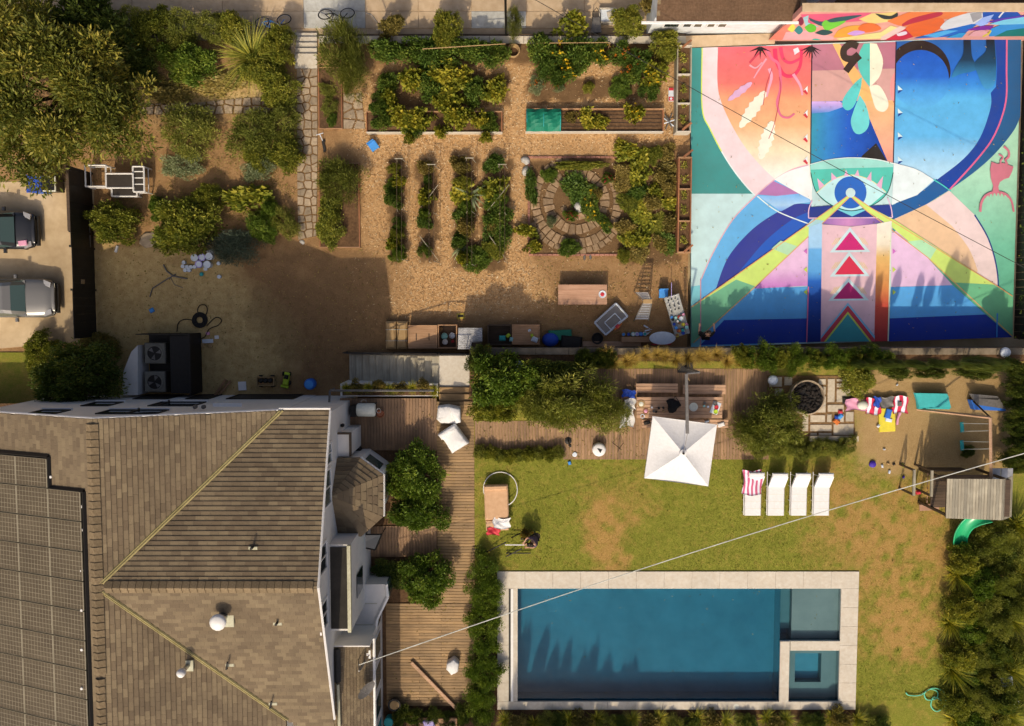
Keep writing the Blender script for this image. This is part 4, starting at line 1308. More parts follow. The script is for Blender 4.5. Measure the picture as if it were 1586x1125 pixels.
def window_n(px0, px1, z0, z1, door=False):
 """opening in the north wall, left and right edges from the photo at sill height"""
 a, b = P(px0, 635, z0).x, P(px1, 635, z0).x
 y = yN - 0.12
 q = MB()
 f_ = 0.07
 q.box(a, y, z0, b, y + 0.05, z0 + f_); q.box(a, y, z1 - f_, b, y + 0.05, z1)
 q.box(a, y, z0 + f_, a + f_, y + 0.049, z1 - f_); q.box(b - f_, y, z0 + f_, b, y + 0.049, z1 - f_)
 w = part(q, 'garage_door' if door else 'window', 'fence_black' if door else 'charcoal', house)
 q = MB(); q.box(a + f_, y, z0 + f_, b - f_, y + 0.02, z1 - f_); part(q, 'door_panel' if door else 'pane', 'charcoal' if door else 'glass', w)
 if not door:
  q = MB(); q.box(a - .05, y, z0 - .06, b + .05, y + .1, z0 - .002); part(q, 'sill', 'white', w)
for a, b in ((232, 285), (310, 345), (370, 470)):
 window_n(a, b, ZG + 0.05, ZG + 1.95, True)
for a, b in ((150, 192), (250, 262), (262, 320)):
 window_n(a, b, 1.1, 2.6)
for a, b in ((66, 110), (170, 215), (215, 262)):
 window_n(a, b, 4.0, 5.3)
q = MB(); q.box(P(330, 630, 2.6).x, yN - .12, 2.55, P(375, 630, 2.6).x, yN + .02, 2.62); part(q, 'wall_hood', 'white', house)
for dx in (0, 0.35):
 q = MB(); q.lathe([(0.09, 0), (0.09, 0.12), (0.05, 0.16)], (P(302, 640, 4).x + dx, yN + 0.02, 3.9), 8); part(q, 'wall_lamp', 'grey_metal', house)
def window_e(py0, py1, z0, z1, x=None):
 a, b = P(505, py1, (z0 + z1) / 2).y, P(505, py0, (z0 + z1) / 2).y
 x = (xE - 0.10) if x is None else x
 f_ = 0.07
 q = MB()
 q.box(x, a, z0, x + .06, b, z0 + f_); q.box(x, a, z1 - f_, x + .06, b, z1)
 q.box(x, a, z0 + f_, x + .059, a + f_, z1 - f_); q.box(x, b - f_, z0 + f_, x + .059, b, z1 - f_)
 w = part(q, 'window', 'white', house)
 q = MB(); q.box(x, a + f_, z0 + f_, x + .02, b - f_, z1 - f_); part(q, 'pane', 'glass_teal' if py0 < 780 else 'glass', w)
 q = MB(); q.box(x + .021, (a + b) / 2 - .02, z0 + f_, x + .05, (a + b) / 2 + .02, z1 - f_); part(q, 'mullion', 'white', w)
window_e(686, 720, 4.3, 5.4)
window_e(727, 785, 4.5, 5.9)
window_e(842, 888, 5.5, 6.9)
window_e(930, 975, 5.5, 6.8)
q = MB(); q.lathe([(0.05, 0), (0.08, 0.02), (0.08, 0.2), (0.03, 0.24)], (xE - .02, P(520, 659, 2.2).y, 2.1), 8); part(q, 'wall_lamp', 'black', house)
zb = 3.1
bayp = [P(519, 710, zb), P(558, 709, zb), P(594, 735, zb), P(594, 800, zb), P(560, 831, zb), P(520, 828, zb)]
apx = Vector((xE - 0.1, P(520, 769, 4.3).y, 4.3))
for p in (bayp[0], bayp[-1]):
 p.x = xE - 0.11
body = [Vector((p.x, p.y)) for p in bayp]
cxy = Vector((xE, apx.y))
inn = [cxy + (Vector((b.x, b.y)) - cxy) * 0.9 for b in body]
inn[0].x = inn[-1].x = xE - 0.3
q = MB(); q.prism([(p.x, p.y) for p in inn], -0.1, zb - 0.02); bay = part(q, 'bay_window', 'stucco', house)
for i in range(5):
 a, b = bayp[i], bayp[i + 1]
 q = MB()
 q.add([a, b, apx, a - Vector((0, 0, .1)), b - Vector((0, 0, .1))], [(0, 1, 2), (3, 4, 1, 0)])
 rf = part(q, 'bay_roof', 'ridge_cap', house)
 st_ = MB()
 n_c = 9
 for j in range(n_c):
  t0, t1 = j / n_c, (j + 1) / n_c
  A0, B0 = apx.lerp(a, t0), apx.lerp(b, t0)
  A1, B1 = apx.lerp(a, t1), apx.lerp(b, t1)
  m_ = max(1, int((B1 - A1).length / 0.33))
  for k in range(m_):
   f0, f1 = k / m_, (k + 1) / m_
   z1_, z2_ = Vector((0, 0, .01)), Vector((0, 0, .05))
   st_.add([A0.lerp(B0, f0) + z1_, A0.lerp(B0, f1) + z1_, A1.lerp(B1, f1 - .015) + z2_, A1.lerp(B1, f0 + .015) + z2_, A1.lerp(B1, f1 - .015) + z1_, A1.lerp(B1, f0 + .015) + z1_],
     [(0, 1, 2, 3), (3, 2, 4, 5)], tone=random.random())
 so = part(st_, 'shingle_field', 'shingle', rf); so['kind'] = 'stuff'
 if 0 < i < 4:
  m0 = Vector((inn[i].x, inn[i].y, 0)); m1 = Vector((inn[i + 1].x, inn[i + 1].y, 0))
  d_ = (m1 - m0).normalized(); nrm = Vector((d_.y, -d_.x, 0)); nrm = nrm if nrm.x > 0 else -nrm
  q = MB()
  A_, B_ = m0.lerp(m1, .15) + nrm * .02, m0.lerp(m1, .85) + nrm * .02
  q.add([A_ + Vector((0, 0, .9)), B_ + Vector((0, 0, .9)), B_ + Vector((0, 0, 2.5)), A_ + Vector((0, 0, 2.5))], [(0, 1, 2, 3)])
  part(q, 'pane', 'glass_teal', bay)
 if i in (1, 2):
  q = MB(); q.tube([a + Vector((0, 0, -.04)), b + Vector((0, 0, -.04))], .06, 6); part(q, 'gutter', 'white_metal', bay)
a0, a1, c0, c1 = px_rect(519, 541, 673, 707, 2.9)
q = MB(); q.box(xE - .2, c0, -0.1, a1, c1, 2.9); pier = part(q, 'entry_pier', 'stucco', house)
q = MB(); q.box(xE - .1, c1, 2.75, a1 + .08, c1 + .07, 2.97); q.box(a1, c0, 2.75, a1 + .075, c1 - .002, 2.96); part(q, 'pier_edging', 'dark_wood', pier)
zf = 5.0
a0, a1, c0, c1 = px_rect(505, 539, 846, 976, zf)
q = MB(); q.box(xE - .3, c0 - .05, -0.1, a1 + .12, c1 + .05, zf - .05); fb = part(q, 'side_block', 'stucco', house)
q = MB(); q.box(xE - .05, c0 + .05, zf - .049, a1 - .02, c1 - .05, zf + .01); part(q, 'flat_roof', 'flatroof', fb)
q = MB(); q.box(a1, c0 - .05, zf - .045, a1 + .14, c1 + .05, zf + .16); part(q, 'parapet', 'cream_metal', fb)
q = MB(); q.box(a1 + .141, c0 + 0.9, 2.4, a1 + .16, c0 + 1.9, 3.8); part(q, 'pane', 'glass', fb)
zt = 1.6
te = [P(545, 906, zt), P(598, 905, zt), P(600, 925, zt), P(584, 958, zt), P(578, 992, zt), P(505, 1000, zt), P(505, 906, zt)]
q = MB(); q.prism([(p.x, p.y) for p in te], -0.1, zt); tb = part(q, 'terrace_block', 'stucco', house)
for i in range(1, 4):
 q = MB()
 A_, B_ = te[i], te[i + 1]
 d_ = (B_ - A_).normalized()
 q.tube([A_ + Vector((0, 0, .05)), B_ + Vector((0, 0, .05))], .08, 4)
 part(q, 'parapet', 'white', tb)
 for k_ in (0.3, 0.7):
  m_ = A_.lerp(B_, k_)
  q = MB(); q.cbox((m_.x + .04, m_.y, .9), (.06, .45, .8), math.atan2(d_.y, d_.x) - math.pi / 2); part(q, 'pane', 'glass_teal', tb)
for yy in (935, 968):
 q = MB(); y_ = P(560, yy, zt).y; q.box(P(545, yy, zt).x, y_ - .015, zt + .001, P(590 - (yy - 905) * .2, yy, zt).x, y_ + .015, zt + .012); part(q, 'seam', 'cream_metal', tb)
zl0, zl1 = 4.3, 3.5
A_ = P(500, 992, zl0); B_ = P(577, 990, zl1)
ex0, ex1 = xE - .15, B_.x
ey1, ey0 = B_.y, -24.0
q = MB()
q.add([(ex0, ey0, -.1), (ex1 - .12, ey0, -.1), (ex1 - .12, ey1 - .1, -.1), (ex0, ey1 - .1, -.1), (ex0, ey0, zl0 - .05), (ex1 - .12, ey0, zl1 - .05), (ex1 - .12, ey1 - .1, zl1 - .05), (ex0, ey1 - .1, zl0 - .05)],
      [(0, 1, 2, 3), (4, 5, 6, 7), (0, 1, 5, 4), (1, 2, 6, 5), (2, 3, 7, 6), (3, 0, 4, 7)])
lt = part(q, 'sunroom', 'stucco', house)
st_ = MB()
nv = 12
for j in range(nv):
 t0, t1 = j / nv, (j + 1) / nv
 x0_, x1_ = ex0 + (ex1 - ex0) * t0, ex0 + (ex1 - ex0) * t1
 z0_, z1_ = zl0 + (zl1 - zl0) * t0, zl0 + (zl1 - zl0) * t1
 y_ = ey1 + (j % 2) * .15
 while y_ > ey1 - 8:
  ya, yb = min(y_, ey1), max(y_ - .3, ey0)
  st_.add([(x0_, ya, z0_), (x0_, yb + .006, z0_), (x1_, yb + .006, z1_ + .035), (x1_, ya, z1_ + .035), (x1_, yb + .006, z1_), (x1_, ya, z1_)], [(0, 1, 2, 3), (3, 2, 4, 5)], tone=random.random())
  y_ -= .3
so = part(st_, 'shingle_field', 'shingle', lt); so['kind'] = 'stuff'
q = MB(); q.tube([(ex1 + .05, ey1 + .03, zl1 - .02), (ex1 + .05, ey0, zl1 - .02)], .07, 6); part(q, 'gutter', 'white_metal', lt)
q = MB(); q.box(ex0 - .02, ey1, zl1 - .3, ex1 + .02, ey1 + .05, zl0 + .06); part(q, 'end_wall', 'stucco', lt)
q = MB(); q.tube([(ex0 + .22, ey1 - 1.6, zl0 + .06), (ex0 + .25, ey1 - 3.6, zl0 + .05)], .07, 5); part(q, 'valley_flashing', 'cream_metal', lt)
q = MB(); q.tube([(ex0 + .2, ey1 - .1, zl0 + .05), (ex0 + .2, ey1 - 1.5, zl0 + .05)], .14, 4); part(q, 'flashing', 'charcoal', lt)
y_ = ey1 - .5
while y_ > -20:
 q = MB(); q.box(ex1 - .119, y_ - 1.1, .8, ex1 - .08, y_, 2.9); wn = part(q, 'window', 'white', lt)
 q = MB(); q.box(ex1 - .079, y_ - 1.0, .9, ex1 - .06, y_ - .1, 2.8); part(q, 'pane', 'glass_teal', wn)
 y_ -= 1.35
def on_slope(px, py, wing):
 """a point on the south slope of the east wing ('s'), or the main east slope ('m')"""
 z = HR
 for _ in range(12):
  p = P(px, py, z)
  z = HR - (abs(p.y - yR) if wing in 'sn' else abs(p.x - xR)) * rise / run
 return P(px, py, z + 0.03)
def roof_vent(px, py, wing, h, r, label, lean=0):
 p = on_slope(px, py, wing)
 t = thing('roof_vent', label, 'vent', p, 'vents on the house roof')
 q = MB(); q.cbox((p.x, p.y, p.z + .01), (r * 3.4, r * 3.4, .06), 0, bev=.01); part(q, 'flashing', 'cream_metal', t)
 q = MB(); q.lathe([(r * .7, 0), (r * .7, h * .7)], tuple(p), 14); part(q, 'pipe', 'alloy', t, True)
 q = MB(); q.lathe([(r * .75, h * .62), (r * 1.25, h * .7), (r * 1.3, h * .9), (r * .9, h), (r * .2, h * 1.04)], tuple(p), 14); part(q, 'cap', 'white_metal', t, True)
roof_vent(346, 955, 's', .75, .24, 'large round turbine vent on the brown shingles')
roof_vent(291, 1031, 'm', .85, .13, 'slim pale flue pipe near the diagonal valley')
for (a, b, wg, lb) in ((430, 966, 's', 'small pipe vent with square flashing near the east gable'), (392, 849, 'n', 'small pipe vent on the north facing slope'), (423, 1090, 's', 'bent black pipe by the foot of the diagonal valley'), (356, 1030, 's', 'bent black pipe half way along the diagonal valley')):
 p = on_slope(a, b, wg)
 t = thing('vent_pipe', lb, 'vent pipe', p)
 q = MB(); q.cbox((p.x, p.y, p.z + .015), (.34, .12, .05), 0, bev=.01); part(q, 'flashing', 'cream_metal', t)
 q = MB()
 if 'bent' in lb:
  q.tube([(p.x - .1, p.y - .15, p.z), (p.x - .05, p.y - .05, p.z + .3), (p.x + .05, p.y + .3, p.z + .45)], .035, 6)
 else:
  q.tube([(p.x, p.y + .05, p.z), (p.x, p.y + .05, p.z + .28)], .05, 8)
 part(q, 'pipe', 'charcoal', t)
p = P(572, 1068, 4.2)
t = thing('satellite_dish', 'round grey satellite dish leaning over the sunroom gutter', 'satellite dish', (p.x, p.y, 3.5))
q = MB()
cen = Vector((p.x - .18, p.y, 4.15)); nrm = Vector((.55, -.35, .45)).normalized()
a_ = nrm.cross(Vector((0, 0, 1))).normalized(); b_ = nrm.cross(a_)
for i in range(5):
 rr_ = .42 * i / 4
 for j in range(20):
  th = 2 * math.pi * j / 20
  q.v.append(tuple(cen + a_ * rr_ * math.cos(th) * 1.1 + b_ * rr_ * math.sin(th) + nrm * (rr_ ** 2) * .5))
for i in range(4):
 for j in range(20):
  q.f.append([i * 20 + j, i * 20 + (j + 1) % 20, (i + 1) * 20 + (j + 1) % 20, (i + 1) * 20 + j]); q.m.append(0); q.t.append(.5)
part(q, 'dish', 'grey_metal', t, True)
q = MB(); q.tube([(p.x, p.y + .1, 3.4), cen], .03, 6); part(q, 'mast', 'grey_metal', t)
q = MB(); q.tube([cen - b_ * .4, cen + nrm * .5], .018, 5); part(q, 'feed_arm', 'grey_metal', t)
p = P(562, 1030, 4.1)
t = thing('cable_bracket', 'white cable mast bracket on the sunroom roof', 'bracket', (p.x, p.y, 3.7))
q = MB(); q.tube([(p.x, p.y, 3.65), (p.x - .1, p.y - .1, 4.5)], .04, 6); part(q, 'mast', 'grey_metal', t)
q = MB(); q.cbox((p.x + .25, p.y + .35, 3.85), (.08, .34, .08)); q.cbox((p.x + .17, p.y + .35, 3.85), (.1, .1, .07)); part(q, 'insulator', 'white', t)
q = MB(); q.tube([(p.x - .05, p.y - .1, 4.4), (p.x + .25, p.y + .35, 3.87)], .02, 5); q.tube([(p.x - .25, p.y + .1, 3.8), (p.x - .1, p.y - .1, 4.4)], .02, 5); part(q, 'brace', 'grey_metal', t)
pw_, pl_ = 1.66, 1.1          # along the fall, along the ridge
dV = Vector((-cs_, 0, -sn_)); dU = Vector((0, -1, 0)); dN = Vector((-sn_, 0, cs_))
rows = [(P(63, 760, 7).y, None)]
x_edge = 0.55
y_top = P(60, 712, 7.0).y
proto = None
def panel_mesh():
 fr = MB(); gl = MB(); ln = MB()
 def pt(u, v, n): return tuple(dU * u + dV * v + dN * n)
 def slab(mb, u0, u1, v0, v1, n0, n1):
  vs_ = [pt(u, v, n) for n in (n0, n1) for (u, v) in ((u0, v0), (u1, v0), (u1, v1), (u0, v1))]
  mb.add(vs_, [(3, 2, 1, 0), (4, 5, 6, 7), (0, 1, 5, 4), (1, 2, 6, 5), (2, 3, 7, 6), (3, 0, 4, 7)])
 f_ = .025
 slab(fr, 0, pl_, 0, f_, 0, .04); slab(fr, 0, pl_, pw_ - f_, pw_, 0, .04); slab(fr, 0, .008, f_, pw_ - f_, 0, .04); slab(fr, pl_ - .008, pl_, f_, pw_ - f_, 0, .04)
 slab(gl, .008, pl_ - .008, f_, pw_ - f_, 0.0, .03)
 for i in range(1, 6):
  u = pl_ * i / 6; slab(ln, u - .005, u + .005, f_, pw_ - f_, .0305, .032)
 for i in range(1, 10):
  v = pw_ * i / 10; slab(ln, f_, pl_ - f_, v - .005, v + .005, .0305, .0315)
 return fr.mesh('panel_frame', 'solar_line'), gl.mesh('cell_sheet', 'solar_cell'), ln.mesh('cell_lines', 'solar_line')
pmf, pmg, pml = panel_mesh()
rowi = 0
grid_lab = {}
for r_ in range(13):
 for c_i in range(3):
  if r_ == 0 and c_i == 0:
   continue
  o0 = Vector((xR, y_top, HR)) + dV * (x_edge + c_i * (pw_ + .02)) + dU * (r_ * (pl_ + .045)) + dN * .11
  if o0.x < P(-25, 800, 6).x:
   continue
  ordn = ['top', 'second', 'third', 'fourth', 'fifth', 'sixth', 'seventh', 'eighth', 'ninth', 'tenth', 'eleventh', 'twelfth', 'thirteenth'][r_]
  colm = ['column nearest the roof ridge', 'second column from the ridge', 'third column from the ridge'][c_i]
  t = thing('solar_panel', f'dark solar panel, {ordn} row of the {colm}', 'solar panel', o0, 'solar panels on the house roof')
  link('panel_frame', pmf, t); link('cell_sheet', pmg, t); link('cell_lines', pml, t)
 if r_ > 0 and r_ % 2 == 0 or r_ == 1:
  pass
q = MB()
e0 = Vector((xR, y_top - pl_ - .02, HR)) + dV * (x_edge - .12)
e1 = e0 + dU * 14
q.tube([e0 + dN * .07, e1 + dN * .07], .09, 4)
e2 = e0 + dV * (pw_ + .1)
q.tube([e0 + dN * .07, e2 + dN * .07], .09, 4)
e3 = e2 + Vector((0, pl_ + .1, 0))
q.tube([e2 + dN * .07, e3 + dN * .07], .09, 4)
q.tube([e3 + dN * .07, e3 + dV * 3 + dN * .07], .09, 4)
q.add([Vector((xR, y_top - pl_ - .05, HR)) + dV * (x_edge - .05) + dN * .06, Vector((xR, y_top - 16, HR)) + dV * (x_edge - .05) + dN * .06, Vector((xR, y_top - 16, HR)) + dV * 5.5 + dN * .06, Vector((xR, y_top - pl_ - .05, HR)) + dV * 5.5 + dN * .06], [(0, 1, 2, 3)])  # black sheet beneath the panels stands in for shade in the row gaps
single(q, 'skirt_and_gap_shade', 'black', 'black skirting along the solar array edge, with a black sheet as shade under the panels', 'skirting')
for i, yy in enumerate((743, 784, 820, 883, 944, 1005, 1065)):
 z = HR - .25
 p = P(128 if i else 67, yy, z)
 q = MB(); q.lathe([(.05, 0), (.07, .05), (.05, .14)], (p.x + .02, p.y, p.z - (.6 if not i else 0)), 8)
 ordn = ['topmost', 'second', 'third', 'fourth', 'fifth', 'sixth', 'lowest'][i]
 single(q, 'clamp_knob', 'white_metal', f'small pale mounting clamp beside the solar array, {ordn} of the row', 'clamp', 'clamps beside the solar array')
# stairs from the deck down to the garden
s0, s1 = P(542, 568, ZG).x, P(680, 568, -.35).x
sy0, sy1 = P(600, 594, -1).y, P(600, 551, -1).y
stt = thing('garden_stairs', 'weathered timber staircase from the pale landing down to the garden', 'stairs', ((s0 + s1) / 2, (sy0 + sy1) / 2, ZG))
n_s = 13
for i in range(n_s):
 z = ZG + (-.35 - ZG) * (i + 1) / (n_s + 1)
 a, b = s0 + (s1 - s0) * i / n_s, s0 + (s1 - s0) * (i + 1) / n_s
 q = MB(); q.cbox(((a + b) / 2, (sy0 + sy1) / 2, z - .03), (b - a + .01, sy1 - sy0, .06), bev=.01); part(q, 'tread', 'grey_wood_y', stt)
 q = MB(); q.box(a + .02, sy0 + .02, ZG - .05, a + .05, sy1 - .02, z - .062); part(q, 'riser', 'dark_wood', stt)
q = MB()
for y in (sy0 - .06, sy1 + .06):
 q.add([(s0 - .1, y - .04, ZG - .05), (s1, y - .04, ZG - .05), (s1, y - .04, -.25), (s0 - .1, y - .04, ZG + .2), (s0 - .1, y + .04, ZG - .05), (s1, y + .04, ZG - .05), (s1, y + .04, -.25), (s0 - .1, y + .04, ZG + .2)],
          [(0, 1, 2, 3), (7, 6, 5, 4), (3, 2, 6, 7), (0, 3, 7, 4), (1, 5, 6, 2)])
part(q, 'stringer', 'retaining', stt)
yy = sy1 + .12
q = MB()
q.tube([(s0 - .15, yy, ZG + 1.0), (s1 - .1, yy, .6), (s1 + 1.3, yy, .6)], .035, 6)
part(q, 'handrail', 'charcoal', stt)
for x, z0, z1 in ((s0 - .1, ZG, ZG + 1.02), ((s0 + s1) / 2, -1.4, -.2), (s1 - .1, -.6, .6), (s1 + 1.2, -.4, .6)):
 q = MB(); q.tube([(x, yy, z0 - .1), (x, yy, z1)], .03, 6); part(q, 'post', 'charcoal', stt)
q = MB(); q.box(s1 + .01, P(700, 599, -.35).y, ZG - .1, P(728, 570, -.35).x, sy1 + .05, -.35)
single(q, 'landing', 'coping', 'pale concrete landing at the head of the garden stairs', 'landing')
t = thing('timber_steps', 'two broad timber steps between pale landing and deck path', 'steps', (P(703, 610).x, P(703, 610).y, -.4))
for i, (ya, yb, z) in enumerate(((600, 610, -.23), (610.5, 621.5, -.11))):
 x0, x1, y0, y1 = px_rect(680, 727, ya, yb, z)
 q = MB(); q.cbox(((x0 + x1) / 2, (y0 + y1) / 2, z - .2), (x1 - x0, y1 - y0, .4), bev=.012); part(q, 'tread', 'deck_x', t)
x0, x1, y0, y1 = px_rect(527, 678, 594, 616, -.1)
t = thing('planter_trough', 'long planted trough with grey rail beside the garden stairs', 'planter', ((x0 + x1) / 2, (y0 + y1) / 2, ZG))
q = MB(); q.box(x0, y0 + .05, ZG - .1, x1, y1 - .02, -.12); part(q, 'wall', 'stucco', t)
q = MB(); q.box(x0 + .1, y0 + .1, -.119, x1 - .1, y1 - .1, -.1); part(q, 'earth', 'soil', t)
q = MB(); yy = P(600, 605, .7).y
q.tube([(x0 - .3, yy, .75), (x1 - .1, yy, .75)], .05, 4); q.tube([(x0 - .3, yy, .75), (x0 - .35, yy - .75, .75)], .05, 4); part(q, 'rail', 'grey_metal', t)
for xx in (x0 - .3, (x0 + x1) / 2, x1 - .15):
 q = MB(); q.tube([(xx, yy, -.3), (xx, yy, .74)], .04, 4); part(q, 'post', 'grey_metal', t)
# black boundary fence along the drive
fx = P(149, 450, ZG).x
t = thing('boundary_fence', 'tall black panel fence between the parked cars and the yard', 'fence', (fx, P(149, 450, ZG).y, ZG))
ys_ = [P(149, a, ZG).y for a in (270, 318, 364, 386, 450, 522)]
for i in range(len(ys_) - 1):
 y1_, y0_ = ys_[i], ys_[i + 1]
 nb = max(2, int((y1_ - y0_) / .32))
 for k in range(nb):
  a = y0_ + (y1_ - y0_) * k / nb
  b = y0_ + (y1_ - y0_) * (k + 1) / nb
  q = MB(); q.box(fx - .05, a + .001, ZG + .05, fx - .015 - .004 * (k % 2), b - .001, ZG + 2.15 + (.0 if i % 2 else .05)); part(q, 'board', 'fence_black', t)
 q = MB(); q.box(fx - .09, y1_ - .05, ZG, fx + .02, y1_ + .05, ZG + 2.28); part(q, 'post', 'fence_black', t)
q = MB(); q.box(fx - .1, ys_[0], ZG + 2.26, fx + .03, ys_[2], ZG + 2.34); part(q, 'top_rail', 'dark_wood', t)
q = MB(); q.box(fx - .012, ys_[3] - .05, ZG + .4, fx + .01, ys_[3] + 1.5, ZG + .46); part(q, 'hinge_bar', 'grey_metal', t)
q = MB(); q.cbox((fx + .01, (ys_[3] + ys_[4]) / 2 - .6, ZG + 1.3), (.05, .2, .26)); part(q, 'latch_plate', 'kraft', t)
# small white building by the street
zs = .6
e_y = P(1110, 27, zs).y
bx0, bx1 = P(1020, 27, zs).x, P(1240, 27, zs).x
wy = P(1100, 51, ZG).y
sh = thing('outbuilding', 'low white building with brown shingle roof beside the street', 'building', ((bx0 + bx1) / 2, wy + 2, ZS))
q = MB(); q.box(bx0 - .05, wy, ZS - .1, bx1 - .3, wy + 7, zs - .08); part(q, 'wall', 'stucco_shed', sh)
st_ = MB(); roofq = MB()
ov = .35
roofq.add([(bx0 - .1, wy - ov, zs), (bx1 - .1, wy - ov, zs), (bx1 - .1, wy + 4, zs + 1.5), (bx0 - .1, wy + 4, zs + 1.5)], [(0, 1, 2, 3)])
rf = part(roofq, 'roof', 'ridge_cap', sh)
for j in range(19):
 y0_ = wy - ov + j * .22; z0_ = zs + (j * .22) * 1.5 / (4 + ov)
 x_ = bx0 - .1 + (j % 2) * .15
 while x_ < bx1 - .12:
  xe = min(x_ + .3, bx1 - .1)
  dz = .22 * 1.5 / (4 + ov)
  st_.add([(x_, y0_, z0_ + .04), (xe - .006, y0_, z0_ + .04), (xe - .006, y0_ + .24, z0_ + dz + .008), (x_, y0_ + .24, z0_ + dz + .008), (x_, y0_, z0_ + .005), (xe - .006, y0_, z0_ + .005)], [(0, 1, 2, 3), (4, 5, 1, 0)], tone=random.random())
  x_ += .3
pm('shed_shingle', S('7a5a40'), S('64472f'), 10, .95, bmp=.4, stain=.2, world=True)
so = part(st_, 'shingle_field', 'shed_shingle', rf); so['kind'] = 'stuff'
q = MB(); q.tube([(bx0 - .75, wy - ov - .03, zs + .02), (bx1 - .1, wy - ov - .03, zs + .02)], .07, 6); part(q, 'gutter', 'white_metal', sh)
for (a, b) in ((1030, 1056), (1060, 1075), (1077, 1092), (1098, 1112), (1115, 1130)):
 x0, x1 = P(a, 36, -.4).x, P(b, 36, -.4).x
 q = MB(); q.box(x0, wy - .04, -1.1, x1, wy - .001, -.2); wn = part(q, 'window', 'white', sh)
 q = MB(); q.box(x0 + .06, wy - .055, -1.04, x1 - .06, wy - .041, -.26); part(q, 'pane', 'glass', wn)
q = MB(); pp = PA([(1060, 56), (1200, 52), (1200, 68), (1060, 74)], ZG); q.prism([tuple(p) for p in pp], ZG - .1, ZG + .03)
struct(q, 'garden_path', 'concrete')
q = MB(); q.box(P(1255, 10, ZG).x, P(1255, 2, -1).y, ZS, P(1280, 10, ZG).x, P(1255, 22, -1).y + 1.5, -.4)
single(q, 'storage_box', 'silver_white', 'white storage box behind the flower mural wall', 'box')
q = MB(); q.box(P(1290, 10, ZG).x, yw + .4, ZS, P(1600, 10, ZG).x, yw + 4, ZG + .2)
struct(q, 'back_lot', 'soil')
ex = P(1583, 60, ZG); ex2 = P(1568, 525, ZG)
t = thing('court_fence', 'dark boarded fence with ivy along the court edge', 'fence', (ex2.x + .2, (ex.y + ex2.y) / 2, ZG))
nb = 40
for k in range(nb):
 a = ex2.y + (ex.y - ex2.y) * k / nb; b = ex2.y + (ex.y - ex2.y) * (k + 1) / nb
 xx = ex2.x + (ex.x - ex2.x) * k / nb + .12
 q = MB(); q.box(xx, a + .005, ZG - .1, xx + .05, b - .005, ZG + 1.7 + .05 * random.random()); part(q, 'board', 'fence_black', t)
pp = []
n_ = 5000
k_ = rng.uniform(0, 1, n_)
hh = rng.uniform(0, 1, n_) ** .5 * 1.9
ivy = np.stack([ex2.x + (ex.x - ex2.x) * k_ + .1 + rng.uniform(-.03, .28, n_), ex2.y + (ex.y - ex2.y) * k_, ZG + hh], -1)
sel = (wnoise(ivy[:, 1] * 1.2, ivy[:, 2] * 2, 1.1, 3) > -.05)
ivy = ivy[sel] - np.array(ORG[t.name])
o = link('ivy', leaf_mesh('ivy', 'lf_dark', ivy, unit(rng.normal(size=(len(ivy), 3)) + np.array([-.6, 0, .3])), .14, .1, rng.uniform(0, 1, len(ivy))), t)
ORD = 'first second third fourth fifth sixth seventh eighth ninth tenth eleventh twelfth thirteenth fourteenth fifteenth sixteenth seventeenth eighteenth nineteenth twentieth'.split()
ORD += ['twenty-' + o_ for o_ in ORD[:9]] + ['thirtieth'] + ['thirty-' + o_ for o_ in ORD[:9]]
# paths of natural stone
def stone_path(name, px_poly, nx, ny, gap, z, mat='flagstone', jit=.3):
 poly = [(p.x, p.y) for p in PA(px_poly, z)]
 xs2 = [p[0] for p in poly]; ys2 = [p[1] for p in poly]
 x0, x1, y0, y1 = min(xs2), max(xs2), min(ys2), max(ys2)
 q = MB(); q.prism(poly, z - .1, z + .022)
 root = struct(q, name, 'soil' if mat != 'flagstone' else 'garden_dirt')
 pts = []
 for j in range(ny):
  for i in range(nx):
   pts.append((x0 + (x1 - x0) * (i + .5 + random.uniform(-jit, jit)) / nx, y0 + (y1 - y0) * (j + .5 + random.uniform(-jit, jit)) / ny))
 for c in cells(pts, poly, gap):
  cx_, cy_ = sum(p[0] for p in c) / len(c), sum(p[1] for p in c) / len(c)
  q = MB(); q.prism([(cx_ + (p[0] - cx_) * .97, cy_ + (p[1] - cy_) * .97) for p in c], z - .05, z + .045 + random.uniform(0, .015), inset=.04)
  part(q, 'flagstone', mat, root)
 return root
pm('garden_dirt', S('967048'), S('74532f'), 9, 1.0, bmp=.8, world=True, bscale=30)
stone_path('stone_path', [(460, 107), (492, 107), (492, 250), (490, 366), (462, 372), (460, 250)], 3, 20, .022, ZG)
stone_path('stone_path', [(212, 162), (300, 160), (380, 152), (458, 150), (458, 172), (380, 176), (300, 178), (214, 178)], 18, 2, .03, ZG)
stone_path('stone_path', [(532, 145), (560, 145), (566, 200), (532, 200)], 2, 4, .03, ZG)
for a, b, lb in ((234, 374, 'grey weathered slab'), (468, 375, 'small pale square stone')):
 pass
t = thing('street_steps', 'short flight of pale concrete steps from garden path to street', 'steps', (P(475, 75, ZG).x, P(475, 75, ZG).y, ZS))
edges = [51, 57, 66, 74.5, 83, 106]
for i in range(5):
 z = ZS + (ZG - ZS) * (i + 1) / 5 + .03
 x0, x1, y0, y1 = px_rect(457 + (0 if i < 4 else -1), 491, edges[i], edges[i + 1], z)
 q = MB(); q.cbox(((x0 + x1) / 2, (y0 + y1) / 2, (z + ZS) / 2 - .1), (x1 - x0, y1 - y0 + .01, z - ZS + .2), bev=.012); part(q, 'tread' if i < 4 else 'landing', 'coping', t)
q = MB(); x0, x1, y0, y1 = px_rect(451, 456, 55, 84, ZG); q.box(x0, y0, ZS, x1, y1, ZG + .08); part(q, 'cheek_wall', 'concrete', t)
pm('ring_stone', S('b8946e'), S('96744f'), 9, .95, bmp=.5, stain=.25, rnd=.3)
